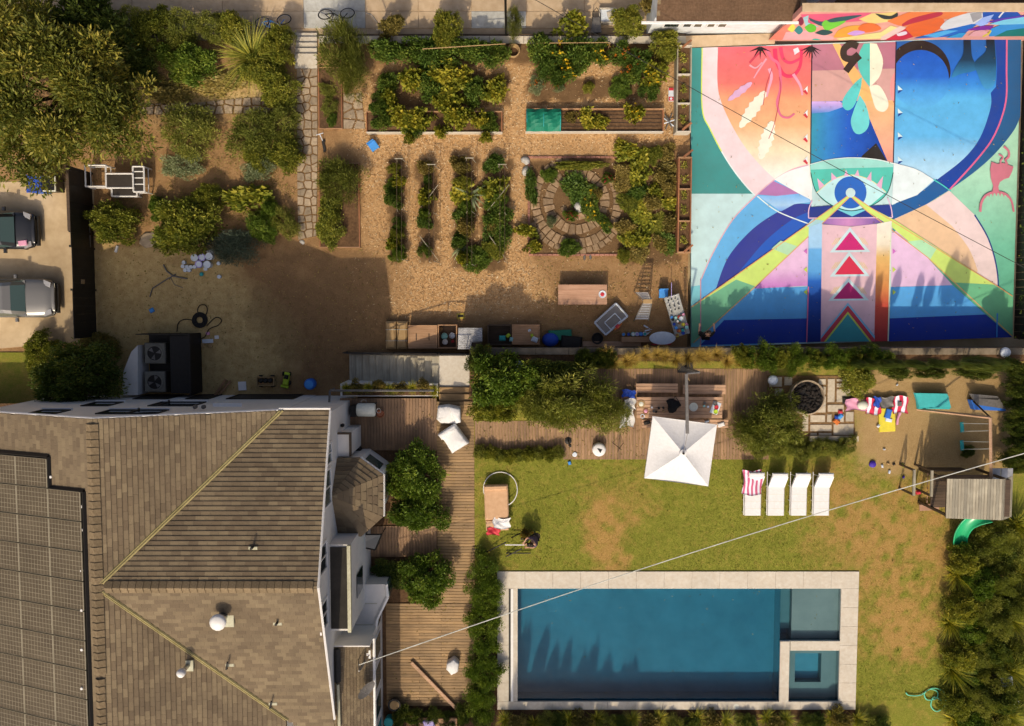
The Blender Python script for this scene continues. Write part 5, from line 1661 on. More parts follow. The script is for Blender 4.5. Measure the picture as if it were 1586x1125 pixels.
lc = P(893, 312, ZG)
lab = thing('stone_labyrinth', 'ring shaped path of flat stones in the square brick edged bed', 'stone rings', lc)
for (r, a0, a1, w_) in ((64, 100, 392, 14), (43, 120, 470, 15), (76, 205, 335, 9), (24, 200, 400, 9)):
 n = int(r * math.radians(a1 - a0) / 10)
 for i in range(n):
  t0 = math.radians(a0 + (a1 - a0) * (i + .06) / n); t1 = math.radians(a0 + (a1 - a0) * (i + .94) / n)
  rr0 = (r - w_ / 2 + random.uniform(-1, 1)) / 32.3; rr1 = (r + w_ / 2 + random.uniform(-1.5, 1.5)) / 32.3
  q = MB(); q.prism([(lc.x + rr0 * math.cos(t0), lc.y + rr0 * math.sin(t0)), (lc.x + rr1 * math.cos(t0), lc.y + rr1 * math.sin(t0)), (lc.x + rr1 * math.cos(t1), lc.y + rr1 * math.sin(t1)), (lc.x + rr0 * math.cos(t1), lc.y + rr0 * math.sin(t1))], ZG - .05, ZG + .05 + random.uniform(0, .03), inset=.06)
  part(q, 'stone', 'ring_stone', lab)
x0, x1, y0, y1 = px_rect(819, 1002, 244, 395, ZG)
be = thing('brick_edging', 'square edging of single bricks around the stone labyrinth', 'edging', ((x0 + x1) / 2, y0, ZG))
q = MB(); q.cbox((0, 0, .03), (.21, .1, .1), bev=.008); bm_x = q.mesh('brick', 'brick')
q = MB(); q.cbox((0, 0, .03), (.1, .21, .1), bev=.008); bm_y = q.mesh('brick', 'brick')
x = x0
while x < x1:
 for y in (y0, y1):
  link('brick', bm_x, be, Vector((x + .11, y, ZG + random.uniform(-.01, .02))) - ORG[be.name])
 x += .225
y = y0 + .17
while y < y1 - .1:
 for x in ((x0,) if y < y1 - 2.5 or True else (x0, x1)):
  link('brick', bm_y, be, Vector((x, y + .1, ZG + random.uniform(-.01, .02))) - ORG[be.name])
 y += .225
def rock(px, py, r, h, z, label, mat='stone_white', n=None):
 p = P(px, py, z)
 q = MB()
 prof = [(1.0, -.05), (1.05, .25), (.85, .7), (.4, 1.0)]
 m = 9
 for k, (rr, zz) in enumerate(prof):
  for j in range(m):
   a = 2 * math.pi * j / m
   g = 1 + .16 * math.sin(a * 2 + px) + .1 * math.sin(a * 3 + k + py)
   q.v.append((p.x + r * rr * g * math.cos(a), p.y + r * rr * g * .85 * math.sin(a), z + h * zz))
 for k in range(3):
  for j in range(m):
   q.f.append([k * m + j, k * m + (j + 1) % m, (k + 1) * m + (j + 1) % m, (k + 1) * m + j]); q.m.append(0); q.t.append(.5)
 q.f.append(list(range(3 * m, 4 * m))); q.m.append(0); q.t.append(.5)
 return single(q, 'boulder', mat, label, 'stone', None, True)
rock(814, 249, .22, .25, ZG, 'pale boulder at the labyrinth corner, upper of two')
rock(815, 266, .24, .25, ZG, 'pale boulder at the labyrinth corner, lower of two')
rock(896, 321, .26, .4, ZG, 'upright white stone in the heart of the labyrinth')
rock(234, 372, .5, .08, ZG, 'flat grey slab beside the bright bush', 'flagstone')
rock(468, 375, .12, .06, ZG, 'small pale square stone below the stone path')
# raised beds
def bed(label, px0, px1, py0, py1, h, mat_x, mat_y, th=.05, cells_=1, name='raised_bed', soil='soil'):
 x0, x1, y0, y1 = px_rect(px0, px1, py0, py1, ZG + h)
 t = thing(name, label, 'raised bed', ((x0 + x1) / 2, (y0 + y1) / 2, ZG))
 q = MB(); q.box(x0, y1 - th, ZG - .05, x1, y1, ZG + h); part(q, 'side_board', mat_x, t)
 q = MB(); q.box(x0, y0, ZG - .05, x1, y0 + th, ZG + h); part(q, 'side_board', 'coping' if 'pale front' in label else mat_x, t)
 q = MB(); q.box(x0, y0 + th + .002, ZG - .05, x0 + th, y1 - th - .002, ZG + h + .003); part(q, 'end_board', mat_y, t)
 q = MB(); q.box(x1 - th, y0 + th + .002, ZG - .05, x1, y1 - th - .002, ZG + h + .003); part(q, 'end_board', mat_y, t)
 q = MB(); q.box(x0 + th + .002, y0 + th + .002, ZG - .04, x1 - th - .002, y1 - th - .002, ZG + h * .7); part(q, 'earth', soil, t)
 for i in range(1, cells_):
  y = y0 + (y1 - y0) * i / cells_
  q = MB(); q.box(x0 + th + .003, y - .03, ZG + h * .7 + .002, x1 - th - .003, y + .03, ZG + h - .002); part(q, 'divider', mat_x, t)
 return t, (x0, x1, y0, y1)
bed('long timber bed with pale front board full of squash', 567, 778, 172, 206, .42, 'board', 'board_y')
b2, bb = bed('long timber bed with pale front board and green net', 814, 1028, 168, 205, .42, 'board', 'board_y')
b3, bb3 = bed('tall corner planter with three cells beside the court, upper one', 1048, 1071, 70, 205, .75, 'coping', 'grey_wood_y', .06, 3)
b4, bb4 = bed('brown timber planter with cells beside the court, lower one', 1050, 1071, 243, 392, .75, 'board', 'board_y', .06, 3)
bed('narrow framed herb bed beside the stone path', 493, 530, 104, 200, .12, 'board', 'board_y')
bed('lower framed bed with rosemary beside the stone path', 494, 557, 252, 384, .12, 'board', 'board_y')
for k in range(6):
 yy = bb[2] + .12 + (bb[3] - bb[2] - .24) * k / 5
 q = MB(); q.tube([(bb[0] + 1.7, yy, ZG + .31), (bb[1] - .1, yy + .01, ZG + .31)], .012, 4); part(q, 'drip_line', 'rubber', b2)
for (bx, nm) in ((bb3, 'upper'), (bb4, 'lower')):
 n_ = 900
 pts_ = np.stack([rng.normal((bx[0] + bx[1]) / 2, .07, n_), rng.uniform(bx[2] + .2, bx[3] - .2, n_), np.full(n_, ZG + .52) + rng.uniform(0, .12, n_)], -1)
 ks = np.sin(pts_[:, 1] * 9) > -.2
 pts_ = pts_[ks]
 tag(link('seedlings', leaf_mesh('seedlings', 'lf_bush', pts_, unit(rng.normal(size=(len(pts_), 3)) + np.array([0, 0, .6])), .09, .05, rng.uniform(0, 1, len(pts_)))), f'row of little green seedlings in the {nm} court planter', 'seedlings', kind='stuff')
for (a, b, lb) in ((1064, 68, 'top of the upper planter'), (1064, 196, 'foot of the upper planter'), (1066, 238, 'top of the lower planter'), (1066, 385, 'foot of the lower planter')):
 p = P(a, b, ZG + .8)
 q = MB(); q.cbox((0, 0, 0), (.55, .1, .06)); q.v = [(p.x + x * .75 - y * .6, p.y + x * .6 + y * .75, p.z + z) for x, y, z in q.v]
 single(q, 'timber_batten', 'board_y', 'loose timber batten lying across the ' + lb, 'batten')
x0, x1, y0, y1 = px_rect(815, 869, 168, 203, ZG + .6)
t = thing('crop_net', 'dark green net tunnel over the left end of the bed', 'net', ((x0 + x1) / 2, (y0 + y1) / 2, ZG + .3))
q = MB()
nx_, ny_ = 8, 6
for i in range(nx_ + 1):
 for j in range(ny_ + 1):
  q.v.append((x0 + (x1 - x0) * i / nx_, y0 + (y1 - y0) * j / ny_, ZG + .46 + .2 * math.sin(math.pi * j / ny_) ** .6 + .05 * math.sin(i * 2.1 + j) + .06 * (1 if i in (0, 4, 8) else 0)))
for i in range(nx_):
 for j in range(ny_):
  a = i * (ny_ + 1) + j
  q.f.append([a, a + ny_ + 1, a + ny_ + 2, a + 1]); q.m.append(0); q.t.append(.5)
part(q, 'net_cover', 'netting', t)
for fx_ in (.02, .5, .98):
 xx = x0 + (x1 - x0) * fx_
 q = MB(); q.tube([(xx, y0 + (y1 - y0) * j / 8, ZG + .44 + .29 * math.sin(math.pi * j / 8) ** .6) for j in range(9)], .018, 5); part(q, 'hoop', 'teal', t)
for ri, (a, y0p, y1p) in enumerate(((618, 246, 402), (668, 255, 405), (727, 245, 410), (778, 255, 405))):
 rn = ['first', 'second', 'third', 'fourth'][ri]
 p0, p1 = P(a, y0p, ZG + 1.3), P(a, y1p, ZG + 1.3)
 t = thing('garden_trellis', f'thin cane trellis over the {rn} climbing row from the left', 'trellis', ((p0.x + p1.x) / 2, (p0.y + p1.y) / 2, ZG), 'garden trellises')
 for dx in (-.11, .11):
  q = MB(); q.tube([(p0.x + dx, p0.y, ZG + 1.3), (p1.x + dx, p1.y, ZG + 1.25)], .011, 5); part(q, 'rail', 'dark_wood', t)
 for yy in (p0.y, (p0.y + p1.y) / 2, p1.y):
  for dx in (-.11, .11):
   q = MB(); q.tube([(p0.x + dx * 2.2, yy, ZG - .05), (p0.x + dx, yy, ZG + 1.32)], .016, 5); part(q, 'post', 'grey_wood_y', t)
 q = MB(); q.tube([(p0.x - .2, p0.y, ZG + 1.33), (p0.x + .2, p0.y, ZG + 1.33)], .02, 5); part(q, 'crossbar', 'grey_wood_y', t)
 if ri in (1, 3):
  q = MB(); q.tube([(p0.x - .6, p1.y + 1.2, ZG + .9), (p0.x + .2, p1.y + .1, ZG + .1)], .015, 4); q.tube([(p0.x - .7, p0.y - 2.0, ZG + .4), (p0.x + .3, p0.y - .9, ZG + 1.2)], .015, 4); part(q, 'cane', 'grey_wood_y', t)
p0, p1 = P(655, 76, ZG + 1.4), P(783, 68, ZG + 1.4)
q = MB(); q.tube([p0, p1], .02, 5); q.tube([p0, (p0.x, p0.y, ZG)], .02, 5)
single(q, 'garden_cane', 'kraft', 'thin horizontal cane over the top vegetable row', 'cane')
q = MB(); a_, b_ = P(832, 67, ZG + 1.2), P(945, 66, ZG + 1.2)
q.tube([a_, b_], .018, 5)
for f_ in (0, .55, 1):
 p = a_.lerp(b_, f_); q.tube([p, (p.x, p.y - .1, ZG)], .018, 5)
single(q, 'cane_hurdle', 'kraft', 'low cane frame above the right top vegetable row', 'cane')
p = P(784, 62, ZG)
t = thing('utility_pole', 'thin black pole rising from the garden wall', 'pole', (p.x, p.y + .25, ZS))
q = MB(); q.tube([(p.x, p.y + .25, ZS), (p.x, p.y + .25, ZG + 7.5)], [.06, .045], 8); part(q, 'shaft', 'black', t)
q = MB(); q.cbox((p.x, p.y + .25, ZS + .05), (.3, .3, .1), bev=.02); part(q, 'base_plate', 'black', t)
p = P(795, 82, ZG)
t = thing('straw_basket', 'round straw basket between the two top vegetable rows', 'basket', p)
q = MB(); q.lathe([(.22, 0), (.3, .2), (.31, .42), (.27, .43), (.25, .2), (.2, .06)], tuple(p), 18); part(q, 'weave', 'kraft', t)
q = MB(); q.lathe([(.2, .07), (.2, .12)], tuple(p), 14); part(q, 'filling', 'soil', t)
# bicycles
def bicycle(px, py, z, ang, label, frame_mat, lean=1.25, s=1.0):
 p = P(px, py, z)
 t = thing('bicycle', label, 'bicycle', (p.x, p.y, z))
 M_ = Matrix.Rotation(ang, 4, 'Z') @ Matrix.Rotation(lean, 4, 'X')
 org = Vector((p.x, p.y, z + .08))
 def T(x, y, zz): return tuple(org + (M_ @ Vector((x * s, y * s, zz * s))))
 for nm, x in (('wheel', -.52), ('wheel', .52)):
  q = MB(); q.tube([T(x + .33 * math.cos(a), 0, .34 + .33 * math.sin(a)) for a in [2 * math.pi * i / 24 for i in range(25)]], .026, 6); w = part(q, nm, 'rubber', t)
  q = MB(); q.tube([T(x + .3 * math.cos(a), 0, .34 + .3 * math.sin(a)) for a in [2 * math.pi * i / 24 for i in range(25)]], .01, 4)
  for i in range(8):
   a = math.pi * i / 8; q.tube([T(x + .3 * math.cos(a), 0, .34 + .3 * math.sin(a)), T(x - .3 * math.cos(a), 0, .34 - .3 * math.sin(a))], .004, 3)
  part(q, 'rim', 'alloy', w)
 q = MB()
 for a, b in (((-.52, 0, .34), (-.12, 0, .3)), ((-.52, 0, .34), (-.2, 0, .75)), ((-.12, 0, .3), (-.2, 0, .78)), ((-.12, 0, .3), (.34, 0, .7)), ((-.19, 0, .72), (.32, 0, .8)), ((.34, 0, .66), (.52, 0, .34)), ((.34, 0, .66), (.3, 0, .92))):
  q.tube([T(*a), T(*b)], .022, 6)
 part(q, 'frame', frame_mat, t)
 q = MB(); q.tube([T(-.32, 0, .84), T(-.08, 0, .85)], [.06, .03], 6); part(q, 'saddle', 'black', t)
 q = MB(); q.tube([T(.26, -.26, .96), T(.3, 0, .93), T(.26, .26, .96)], .016, 6); part(q, 'handlebar', 'black', t)
 q = MB(); q.tube([T(-.12, .05, .3), T(-.05, .08, .14)], .012, 5); q.tube([T(-.12, -.05, .3), T(-.18, -.08, .46)], .012, 5); part(q, 'crank', 'grey_metal', t)
bicycle(522, 15, ZS + .03, .05, 'black bicycle leaning over on the pavement behind the evergreen shrub', 'black', 1.0)
bicycle(424, 26, ZS + .03, .12, 'blue bicycle half hidden by shrubs at the pavement edge', 'sky_blue', 1.0)
p = P(586, 52, ZS)
q = MB(); q.tube([(p.x, p.y - .2, ZS), (p.x + .25, p.y, ZG + .5), (p.x - .1, p.y + .4, ZG + .9), (p.x - .35, p.y + .5, ZG + .85)], .03, 6); q.tube([(p.x + .05, p.y - .1, ZG + .3), (p.x + .3, p.y, ZG + .35)], .05, 6)
single(q, 'handrail', 'grey_metal', 'bent grey handrail at the garden wall near golden shrub', 'handrail')
p = P(922, 44, ZS)
t = thing('sack_barrow', 'grey wheelbarrow with bent handle against the street wall', 'wheelbarrow', p)
q = MB(); q.prism([(p.x - .22, p.y - .3), (p.x + .22, p.y - .3), (p.x + .16, p.y + .3), (p.x - .16, p.y + .3)], ZS + .2, ZS + .5, inset=-.15); part(q, 'tray', 'grey_metal', t)
q = MB(); q.tube([(p.x - .2, p.y - .2, ZS + .4), (p.x - .18, p.y + .55, ZS + .6), (p.x, p.y + .75, ZS + .62), (p.x + .18, p.y + .5, ZS + .6), (p.x + .2, p.y - .2, ZS + .4)], .02, 6); part(q, 'handle', 'charcoal', t)
q = MB(); q.lathe([(.14, -.04), (.14, .04)], (p.x, p.y - .38, ZS + .15), 12); part(q, 'wheel', 'rubber', t)
p = P(940, 28, ZS)
t = thing('cardboard_crate', 'open pale crate on the pavement beside the bush', 'crate', p)
for i, (dx, dy, sx, sy) in enumerate(((0, .32, .8, .05), (0, -.32, .8, .05), (-.38, 0, .05, .58), (.38, 0, .05, .58))):
 q = MB(); q.cbox((p.x + dx, p.y + dy, ZS + .2), (sx, sy, .4)); part(q, 'side', 'coping', t)
q = MB(); q.cbox((p.x, p.y, ZS + .15), (.7, .58, .28)); part(q, 'filling', 'silver_white', t)
q = MB(); q.cbox((p.x + .15, p.y, ZS + .33), (.3, .4, .08), .3); part(q, 'lid', 'coping', t)
# small things in the garden
def kid_chair(px, py, z, ang, label, mat, w_=.36):
 p = P(px, py, z)
 t = thing('child_chair', label, 'chair', p)
 ca, sa = math.cos(ang), math.sin(ang)
 def R(x, y): return (p.x + x * ca - y * sa, p.y + x * sa + y * ca)
 q = MB(); q.cbox((*R(0, 0), z + .3), (w_, w_, .04), ang, bev=.015); part(q, 'seat', mat, t)
 q = MB(); q.cbox((*R(-.02, w_ / 2), z + .48), (w_ * .95, .04, .3), ang, bev=.01); part(q, 'backrest', mat, t)
 for sx in (-1, 1):
  for sy in (-1, 1):
   q = MB(); x, y = R(sx * w_ * .42, sy * w_ * .42); q.tube([(x, y, z), (x, y, z + .29)], .02, 6); part(q, 'leg', mat, t)
kid_chair(580, 228, ZG, .6, 'small blue plastic chair on the mulch path', 'sky_blue', .4)
kid_chair(1026, 455, ZG, .0, 'square blue stool beside the paint table', 'sky_blue', .42)
p = P(502, 222, ZG)
t = thing('toy_scooter', 'tiny grey toy scooter lying beside the stone path', 'scooter', p)
q = MB(); q.cbox((p.x, p.y - .15, ZG + .08), (.12, .5, .04), .2, bev=.01); part(q, 'footboard', 'charcoal', t)
q = MB(); q.tube([(p.x - .05, p.y + .1, ZG + .1), (p.x - .12, p.y + .35, ZG + .4)], .02, 6); q.tube([(p.x - .28, p.y + .3, ZG + .4), (p.x + .05, p.y + .4, ZG + .4)], .018, 6); part(q, 'handlebar', 'silver_white', t)
for dy in (-.38, .1):
 q = MB(); q.tube([(p.x - .03, p.y + dy, ZG + .06), (p.x + .06, p.y + dy, ZG + .06)], .06, 10); part(q, 'wheel', 'rubber', t)
p = P(1039, 147, ZG)
t = thing('seed_packet_board', 'red and white garden label board beside the upper planter', 'board', p)
q = MB(); q.cbox((p.x, p.y, ZG + .04), (.24, .62, .06), bev=.01); part(q, 'board', 'silver_white', t)
q = MB(); q.cbox((p.x, p.y + .24, ZG + .075), (.22, .12, .01)); q.cbox((p.x, p.y - .2, ZG + .075), (.22, .18, .01)); part(q, 'print', 'red', t)
q = MB(); q.cbox((p.x, p.y - .2, ZG + .083), (.1, .1, .006), .78); part(q, 'emblem', 'silver_white', t)
p = P(1035, 190, ZG)
t = thing('sprinkler_bundle', 'tangle of white pipes and grey cloth at the bed end', 'pipes', p)
for i, (a, l) in enumerate(((1.2, .9), (-.7, .7), (2.1, .8), (.3, .6), (-1.3, .5))):
 q = MB(); q.tube([(p.x - math.cos(a) * l * .4, p.y - math.sin(a) * l * .4, ZG + .05 + .03 * i), (p.x + math.cos(a) * l * .5, p.y + math.sin(a) * l * .5, ZG + .12 + .04 * i)], .03, 6); part(q, 'pipe', 'silver_white' if i % 2 else 'grey_metal', t)
p = P(910, 399, ZG)
for i, dx in enumerate((-.15, .13)):
 q = MB(); q.lathe([(.07, 0), (.09, .05), (.06, .1)], (p.x + dx, p.y + .03 * i, ZG), 10, sx=.7, sy=1.6)
 single(q, 'garden_shoe', 'grey_metal', f'grey garden shoe on the lower brick edge, {"left" if i == 0 else "right"} one', 'shoe')
def white_frame(label, px0, px1, py0, py1, z, h, bars, panel=True, skew=0):
 x0, x1, y0, y1 = px_rect(px0, px1, py0, py1, z + h)
 t = thing('white_rack', label, 'rack', ((x0 + x1) / 2, (y0 + y1) / 2, z))
 r = .04
 C_ = [(x0, y0), (x1, y0), (x1, y1), (x0, y1)]
 q = MB()
 for i in range(4):
  a, b = C_[i], C_[(i + 1) % 4]
  q.tube([(a[0], a[1], z + h), (b[0], b[1], z + h)], r, 4)
 part(q, 'top_frame', 'white_metal', t)
 for c in C_:
  q = MB(); q.tube([(c[0], c[1], z), (c[0], c[1], z + h)], r * .8, 4); part(q, 'leg', 'white_metal', t)
 for k in bars:
  q = MB(); yy = y0 + (y1 - y0) * k; q.tube([(x0, yy, z + h), (x1, yy, z + h)], r * .7, 4); part(q, 'crossbar', 'white_metal', t)
 if panel:
  q = MB(); q.box(x0 + r, y0 + r, z + h - .03, x1 - r, y1 - r, z + h - .01); part(q, 'panel', 'panel_dark', t)
 q = MB()
 for i in range(4):
  a, b = C_[i], C_[(i + 1) % 4]
  q.tube([(a[0], a[1], z + h * .45), (b[0], b[1], z + h * .45)], r * .6, 4)
 part(q, 'lower_frame', 'white_metal', t)
white_frame('white tube frame with dark top, middle one of the trio by the fence', 164, 206, 269, 291, ZG, 1.0, (.98,))
white_frame('white open tube frame, left one of the trio by the fence', 132, 164, 256, 289, ZG, .95, (.02,), False)
white_frame('white shelf frame with bars, right one of the trio by the fence', 206, 223, 258, 297, ZG, .9, (.3, .55, .8))
white_frame('low white framed dark panel below the trio', 173, 212, 291, 304, ZG, .55, ())
# paint buckets and yard clutter
def can(px, py, r, h, label, body, lid, inner=None):
 p = P(px, py, ZG)
 t = thing('paint_can', label, 'paint can', p, 'paint cans in the yard')
 q = MB(); q.lathe([(r * .92, 0), (r, h)], tuple(p), 16); part(q, 'body', body, t)
 q = MB(); q.lathe([(r * .8, h - .03), (r * 1.05, h - .03), (r * 1.05, h + .015), (r * .8, h + .015), (r * .78, h - .01)], tuple(p), 16, cap=False); part(q, 'rim', lid, t)
 q = MB(); q.lathe([(r * .76, h - .04), (r * .76, h - .012)], tuple(p), 14); part(q, 'lid', inner or lid, t)
 if r > .12:
  q = MB(); q.tube([(p.x - r, p.y, p.z + h - .05), (p.x - r * .7, p.y - r * 1.0, p.z + h - .04), (p.x + r * .7, p.y - r * 1.0, p.z + h - .04), (p.x + r, p.y, p.z + h - .05)], .008, 4); part(q, 'handle', 'grey_metal', t)
big = [(305.5, 400, 'blue'), (317, 399.5, 'silver_white'), (328, 398, 'pink'), (312, 410, 'blue'), (325, 410.5, 'orange')]
for i, (a, b, c) in enumerate(big):
 can(a, b, .165, .38, f'large paint bucket with {["blue", "white", "pink", "dark blue", "orange"][i]} smears, {["left of the back row", "middle of the back row", "right of the back row", "left of the front row", "right of the front row"][i]}', 'silver_white', 'lilac' if i % 2 else 'silver_white', c)
small = [(286.5, 407, 'top left of the small cans'), (285, 413, 'far left of the small cans'), (291.5, 414, 'third of the small can row'), (297.5, 414, 'fourth of the small can row'), (303, 414, 'last of the small can row'), (288.5, 419, 'lower left of the small cans'), (294.5, 419, 'lower right of the small cans'),
         (320, 417, 'right in front of the orange bucket'), (340, 408.5, 'alone right of the buckets'), (341, 429, 'standing alone in the dirt')]
for a, b, lb in small:
 can(a, b, .085, .17, 'small white paint can, ' + lb, 'silver_white', 'silver_white', 'grey_metal')
q = MB(); p = P(327, 391, ZG); q.cbox((p.x, p.y, ZG + .1), (.3, .2, .2), .3, bev=.03); single(q, 'plastic_bag', 'white_cloth', 'crumpled white bag behind the paint buckets', 'bag')
q = MB(); p = P(313, 425, ZG); q.lathe([(.08, 0), (.1, .1), (.05, .14)], tuple(p), 10); single(q, 'paint_cup', 'teal', 'small teal cup below the paint buckets', 'cup')
q = MB(); p = P(181, 386, ZG); q.cbox((p.x, p.y, ZG + .04), (.12, .33, .07), -.35, bev=.02); single(q, 'paper_roll', 'white', 'white paper roll lying near the bright fence bush', 'roll')
q = MB(); p = P(235.5, 481, ZG); q.cbox((p.x, p.y, ZG + .05), (.22, .2, .1), .5, bev=.04); single(q, 'blue_cloth', 'sky_blue', 'bright blue crumpled cloth alone on the yard', 'cloth')
q = MB()
q.tube([PA([(253, 410)], ZG + .05)[0], P(258, 420, ZG + .06), P(268, 428, ZG + .07), P(290, 432, ZG + .05)], .035, 6)
q.tube([P(232, 460, ZG + .04), P(236, 447, ZG + .05), P(258, 433, ZG + .06), P(272, 425, ZG + .05)], .03, 6)
q.tube([P(264, 430, ZG + .04), P(270, 441, ZG + .05), P(283, 446, ZG + .04)], .015, 5)
single(q, 'scrap_pipes', 'grey_metal', 'bent grey pipes scattered on the shaded yard', 'pipes')
p = P(310, 496, ZG)
t = thing('hose_coil', 'coiled black hose lying on the shaded dirt yard', 'hose', p)
q = MB()
for r in (.18, .24, .30, .35):
 q.tube([(p.x + r * math.cos(a), p.y + r * math.sin(a), ZG + .06 + .02 * math.sin(a * 3 + r * 9)) for a in [2 * math.pi * i / 20 for i in range(21)]], .032, 6)
part(q, 'coil', 'rubber', t)
q = MB()
q.tube([P(*c, ZG + .04) for c in cr([(318, 490), (321, 480), (318, 473), (310, 473), (306, 480), (308, 490)], 4)], .022, 6)
q.tube([P(*c, ZG + .04) for c in cr([(298, 496), (285, 495), (276, 501), (274, 514)], 4)], .022, 6)
q.tube([P(*c, ZG + .04) for c in cr([(320, 505), (334, 492), (343, 496), (338, 504), (324, 510), (316, 523), (300, 525)], 4)], .022, 6)
part(q, 'loose_end', 'rubber', t)
for (a, b, w_, l_, mt, nm, lb) in ((322, 528.5, .52, .19, 'silver_white', 'white_board', 'white board off-cut beside the condenser yard'), (336, 522.5, .2, .16, 'white', 'paper_scrap', 'small white scrap above the white board'), (322, 516.5, .18, .14, 'pink', 'pink_rag', 'pink rag by the hose end'),
                                   (375.5, 598, .38, .42, 'white', 'plywood_square', 'white square panel on the ground by the house'), (713.5, 490, .36, .28, 'yellow_black', 'sign_board', 'black and yellow sign lying in the shade'), (713.5, 489.5, .26, .12, 'black', None, None)):
 p = P(a, b, ZG)
 q = MB(); q.cbox((p.x, p.y, ZG + (.03 if nm else .055)), (w_, l_, .04 if nm else .012), .05, bev=.006)
 if nm:
  last = single(q, nm, mt, lb, nm.split('_')[-1])
 else:
  part(q, 'print', mt, last)
for i, (a, b) in enumerate(((314, 535), (326, 536))):
 q = MB(); p = P(a, b, ZG); q.lathe([(.1, 0), (.12, .08), (.08, .1)], tuple(p), 12); single(q, 'paint_tray', 'kraft', f'tan dish below the white board, {"left" if not i else "right"} one', 'dish')
for i, (a, b, a2, b2) in enumerate(((333, 612, 350, 588), (338, 613, 357, 590))):
 q = MB(); q.tube([P(a, b, ZG + .12), P(a2, b2, ZG + .12)], .06, 4); single(q, 'lumber', 'board', f'orange timber length leaning by the house wall, {"left" if not i else "right"} one', 'lumber')
p = P(414, 590, ZG)
t = thing('toy_wagon', 'pale toy wagon with dark load by the house wall', 'wagon', p)
q = MB(); q.cbox((p.x, p.y, ZG + .16), (.8, .42, .06)); q.cbox((p.x, p.y + .2, ZG + .26), (.8, .03, .18)); q.cbox((p.x, p.y - .2, ZG + .26), (.8, .03, .18)); q.cbox((p.x - .4, p.y, ZG + .26), (.03, .37, .18)); q.cbox((p.x + .4, p.y, ZG + .26), (.03, .37, .18)); part(q, 'tray', 'kraft', t)
for sx in (-1, 1):
 for sy in (-1, 1):
  q = MB(); q.tube([(p.x + sx * .28, p.y + sy * .23, ZG + .1), (p.x + sx * .28, p.y + sy * .28, ZG + .1)], .1, 12); part(q, 'wheel', 'rubber', t)
for i in range(3):
 q = MB(); q.lathe([(.1, 0), (.12, .12), (.06, .2)], (p.x - .22 + i * .22, p.y + .03, ZG + .2), 10); part(q, 'load', 'charcoal', t)
p = P(445, 588, ZG)
t = thing('toy_truck', 'lime green ride on toy truck by the house wall', 'toy truck', p)
q = MB(); q.cbox((p.x, p.y + .05, ZG + .2), (.26, .62, .16), -.2, bev=.05); part(q, 'body', 'lime', t)
q = MB(); q.cbox((p.x + .03, p.y + .15, ZG + .33), (.2, .2, .12), -.2, bev=.04); part(q, 'seat', 'black', t)
q = MB(); q.cbox((p.x - .1, p.y - .33, ZG + .15), (.36, .12, .12), -.2, bev=.03); part(q, 'bucket', 'lime', t)
for sx in (-1, 1):
 for dy in (-.15, .28):
  q = MB(); q.tube([(p.x + sx * .13, p.y + dy, ZG + .1), (p.x + sx * .19, p.y + dy, ZG + .1)], .1, 12); part(q, 'wheel', 'rubber', t)
p = P(483, 594, ZG)
t = thing('plastic_drum', 'blue plastic drum beside the shaded house corner', 'drum', p)
q = MB(); q.lathe([(.22, 0), (.26, .1), (.27, .45), (.24, .6)], tuple(p), 18); part(q, 'body', 'blue', t, True)
q = MB(); q.lathe([(.2, .602), (.2, .62), (.08, .64)], tuple(p), 18); part(q, 'lid', 'sky_blue', t)
pm('ac_grey', S('9c907a'), S('867a66'), 6, .6, bmp=.05)
x0, x1, y0, y1 = px_rect(214, 297, 517, 612, ZG + 1.3)
t = thing('condenser_screen', 'black slatted screen around the two air condensers', 'screen', ((x0 + x1) / 2, (y0 + y1) / 2, ZG))
q = MB(); q.box(x1 - .06, y0, ZG, x1, y1, ZG + 1.5); part(q, 'side_panel', 'fence_black', t)
for i in range(9):
 z = ZG + .1 + i * .16
 q = MB(); q.box(x0, y1 - .05, z, x1 - .062, y1 - .01, z + .12); part(q, 'slat', 'fence_black', t)
for i in range(16):
 z = ZG + .05 + i * .09
 q = MB(); q.box(x1, y0 + .05, z, x1 + .03, y1 - .05, z + .06); part(q, 'slat', 'fence_black', t)
xa_ = P(263, 560, ZG + 1.2).x
q = MB(); q.cbox(((xa_ + x1 - .08) / 2, (y0 + y1) / 2, ZG + .6), (x1 - .08 - xa_, y1 - y0 - .12, 1.2), bev=.03); part(q, 'black_cabinet', 'black', t)
q = MB(); q.box(x0 + .02, y0 + .02, ZG - .02, xa_ - .03, y1 - .08, ZG + .06); part(q, 'floor_pad', 'charcoal', t)
pts_ = PA([(190, 612), (214, 612), (214, 535), (204, 545), (192, 575)], ZG + 1.2)
q = MB(); q.prism([(pts_[i].x, pts_[i].y) for i in range(5)], ZG - .1, ZG + 1.25); single(q, 'wing_wall', 'stucco', 'low white wing wall left of the air condensers', 'wall')
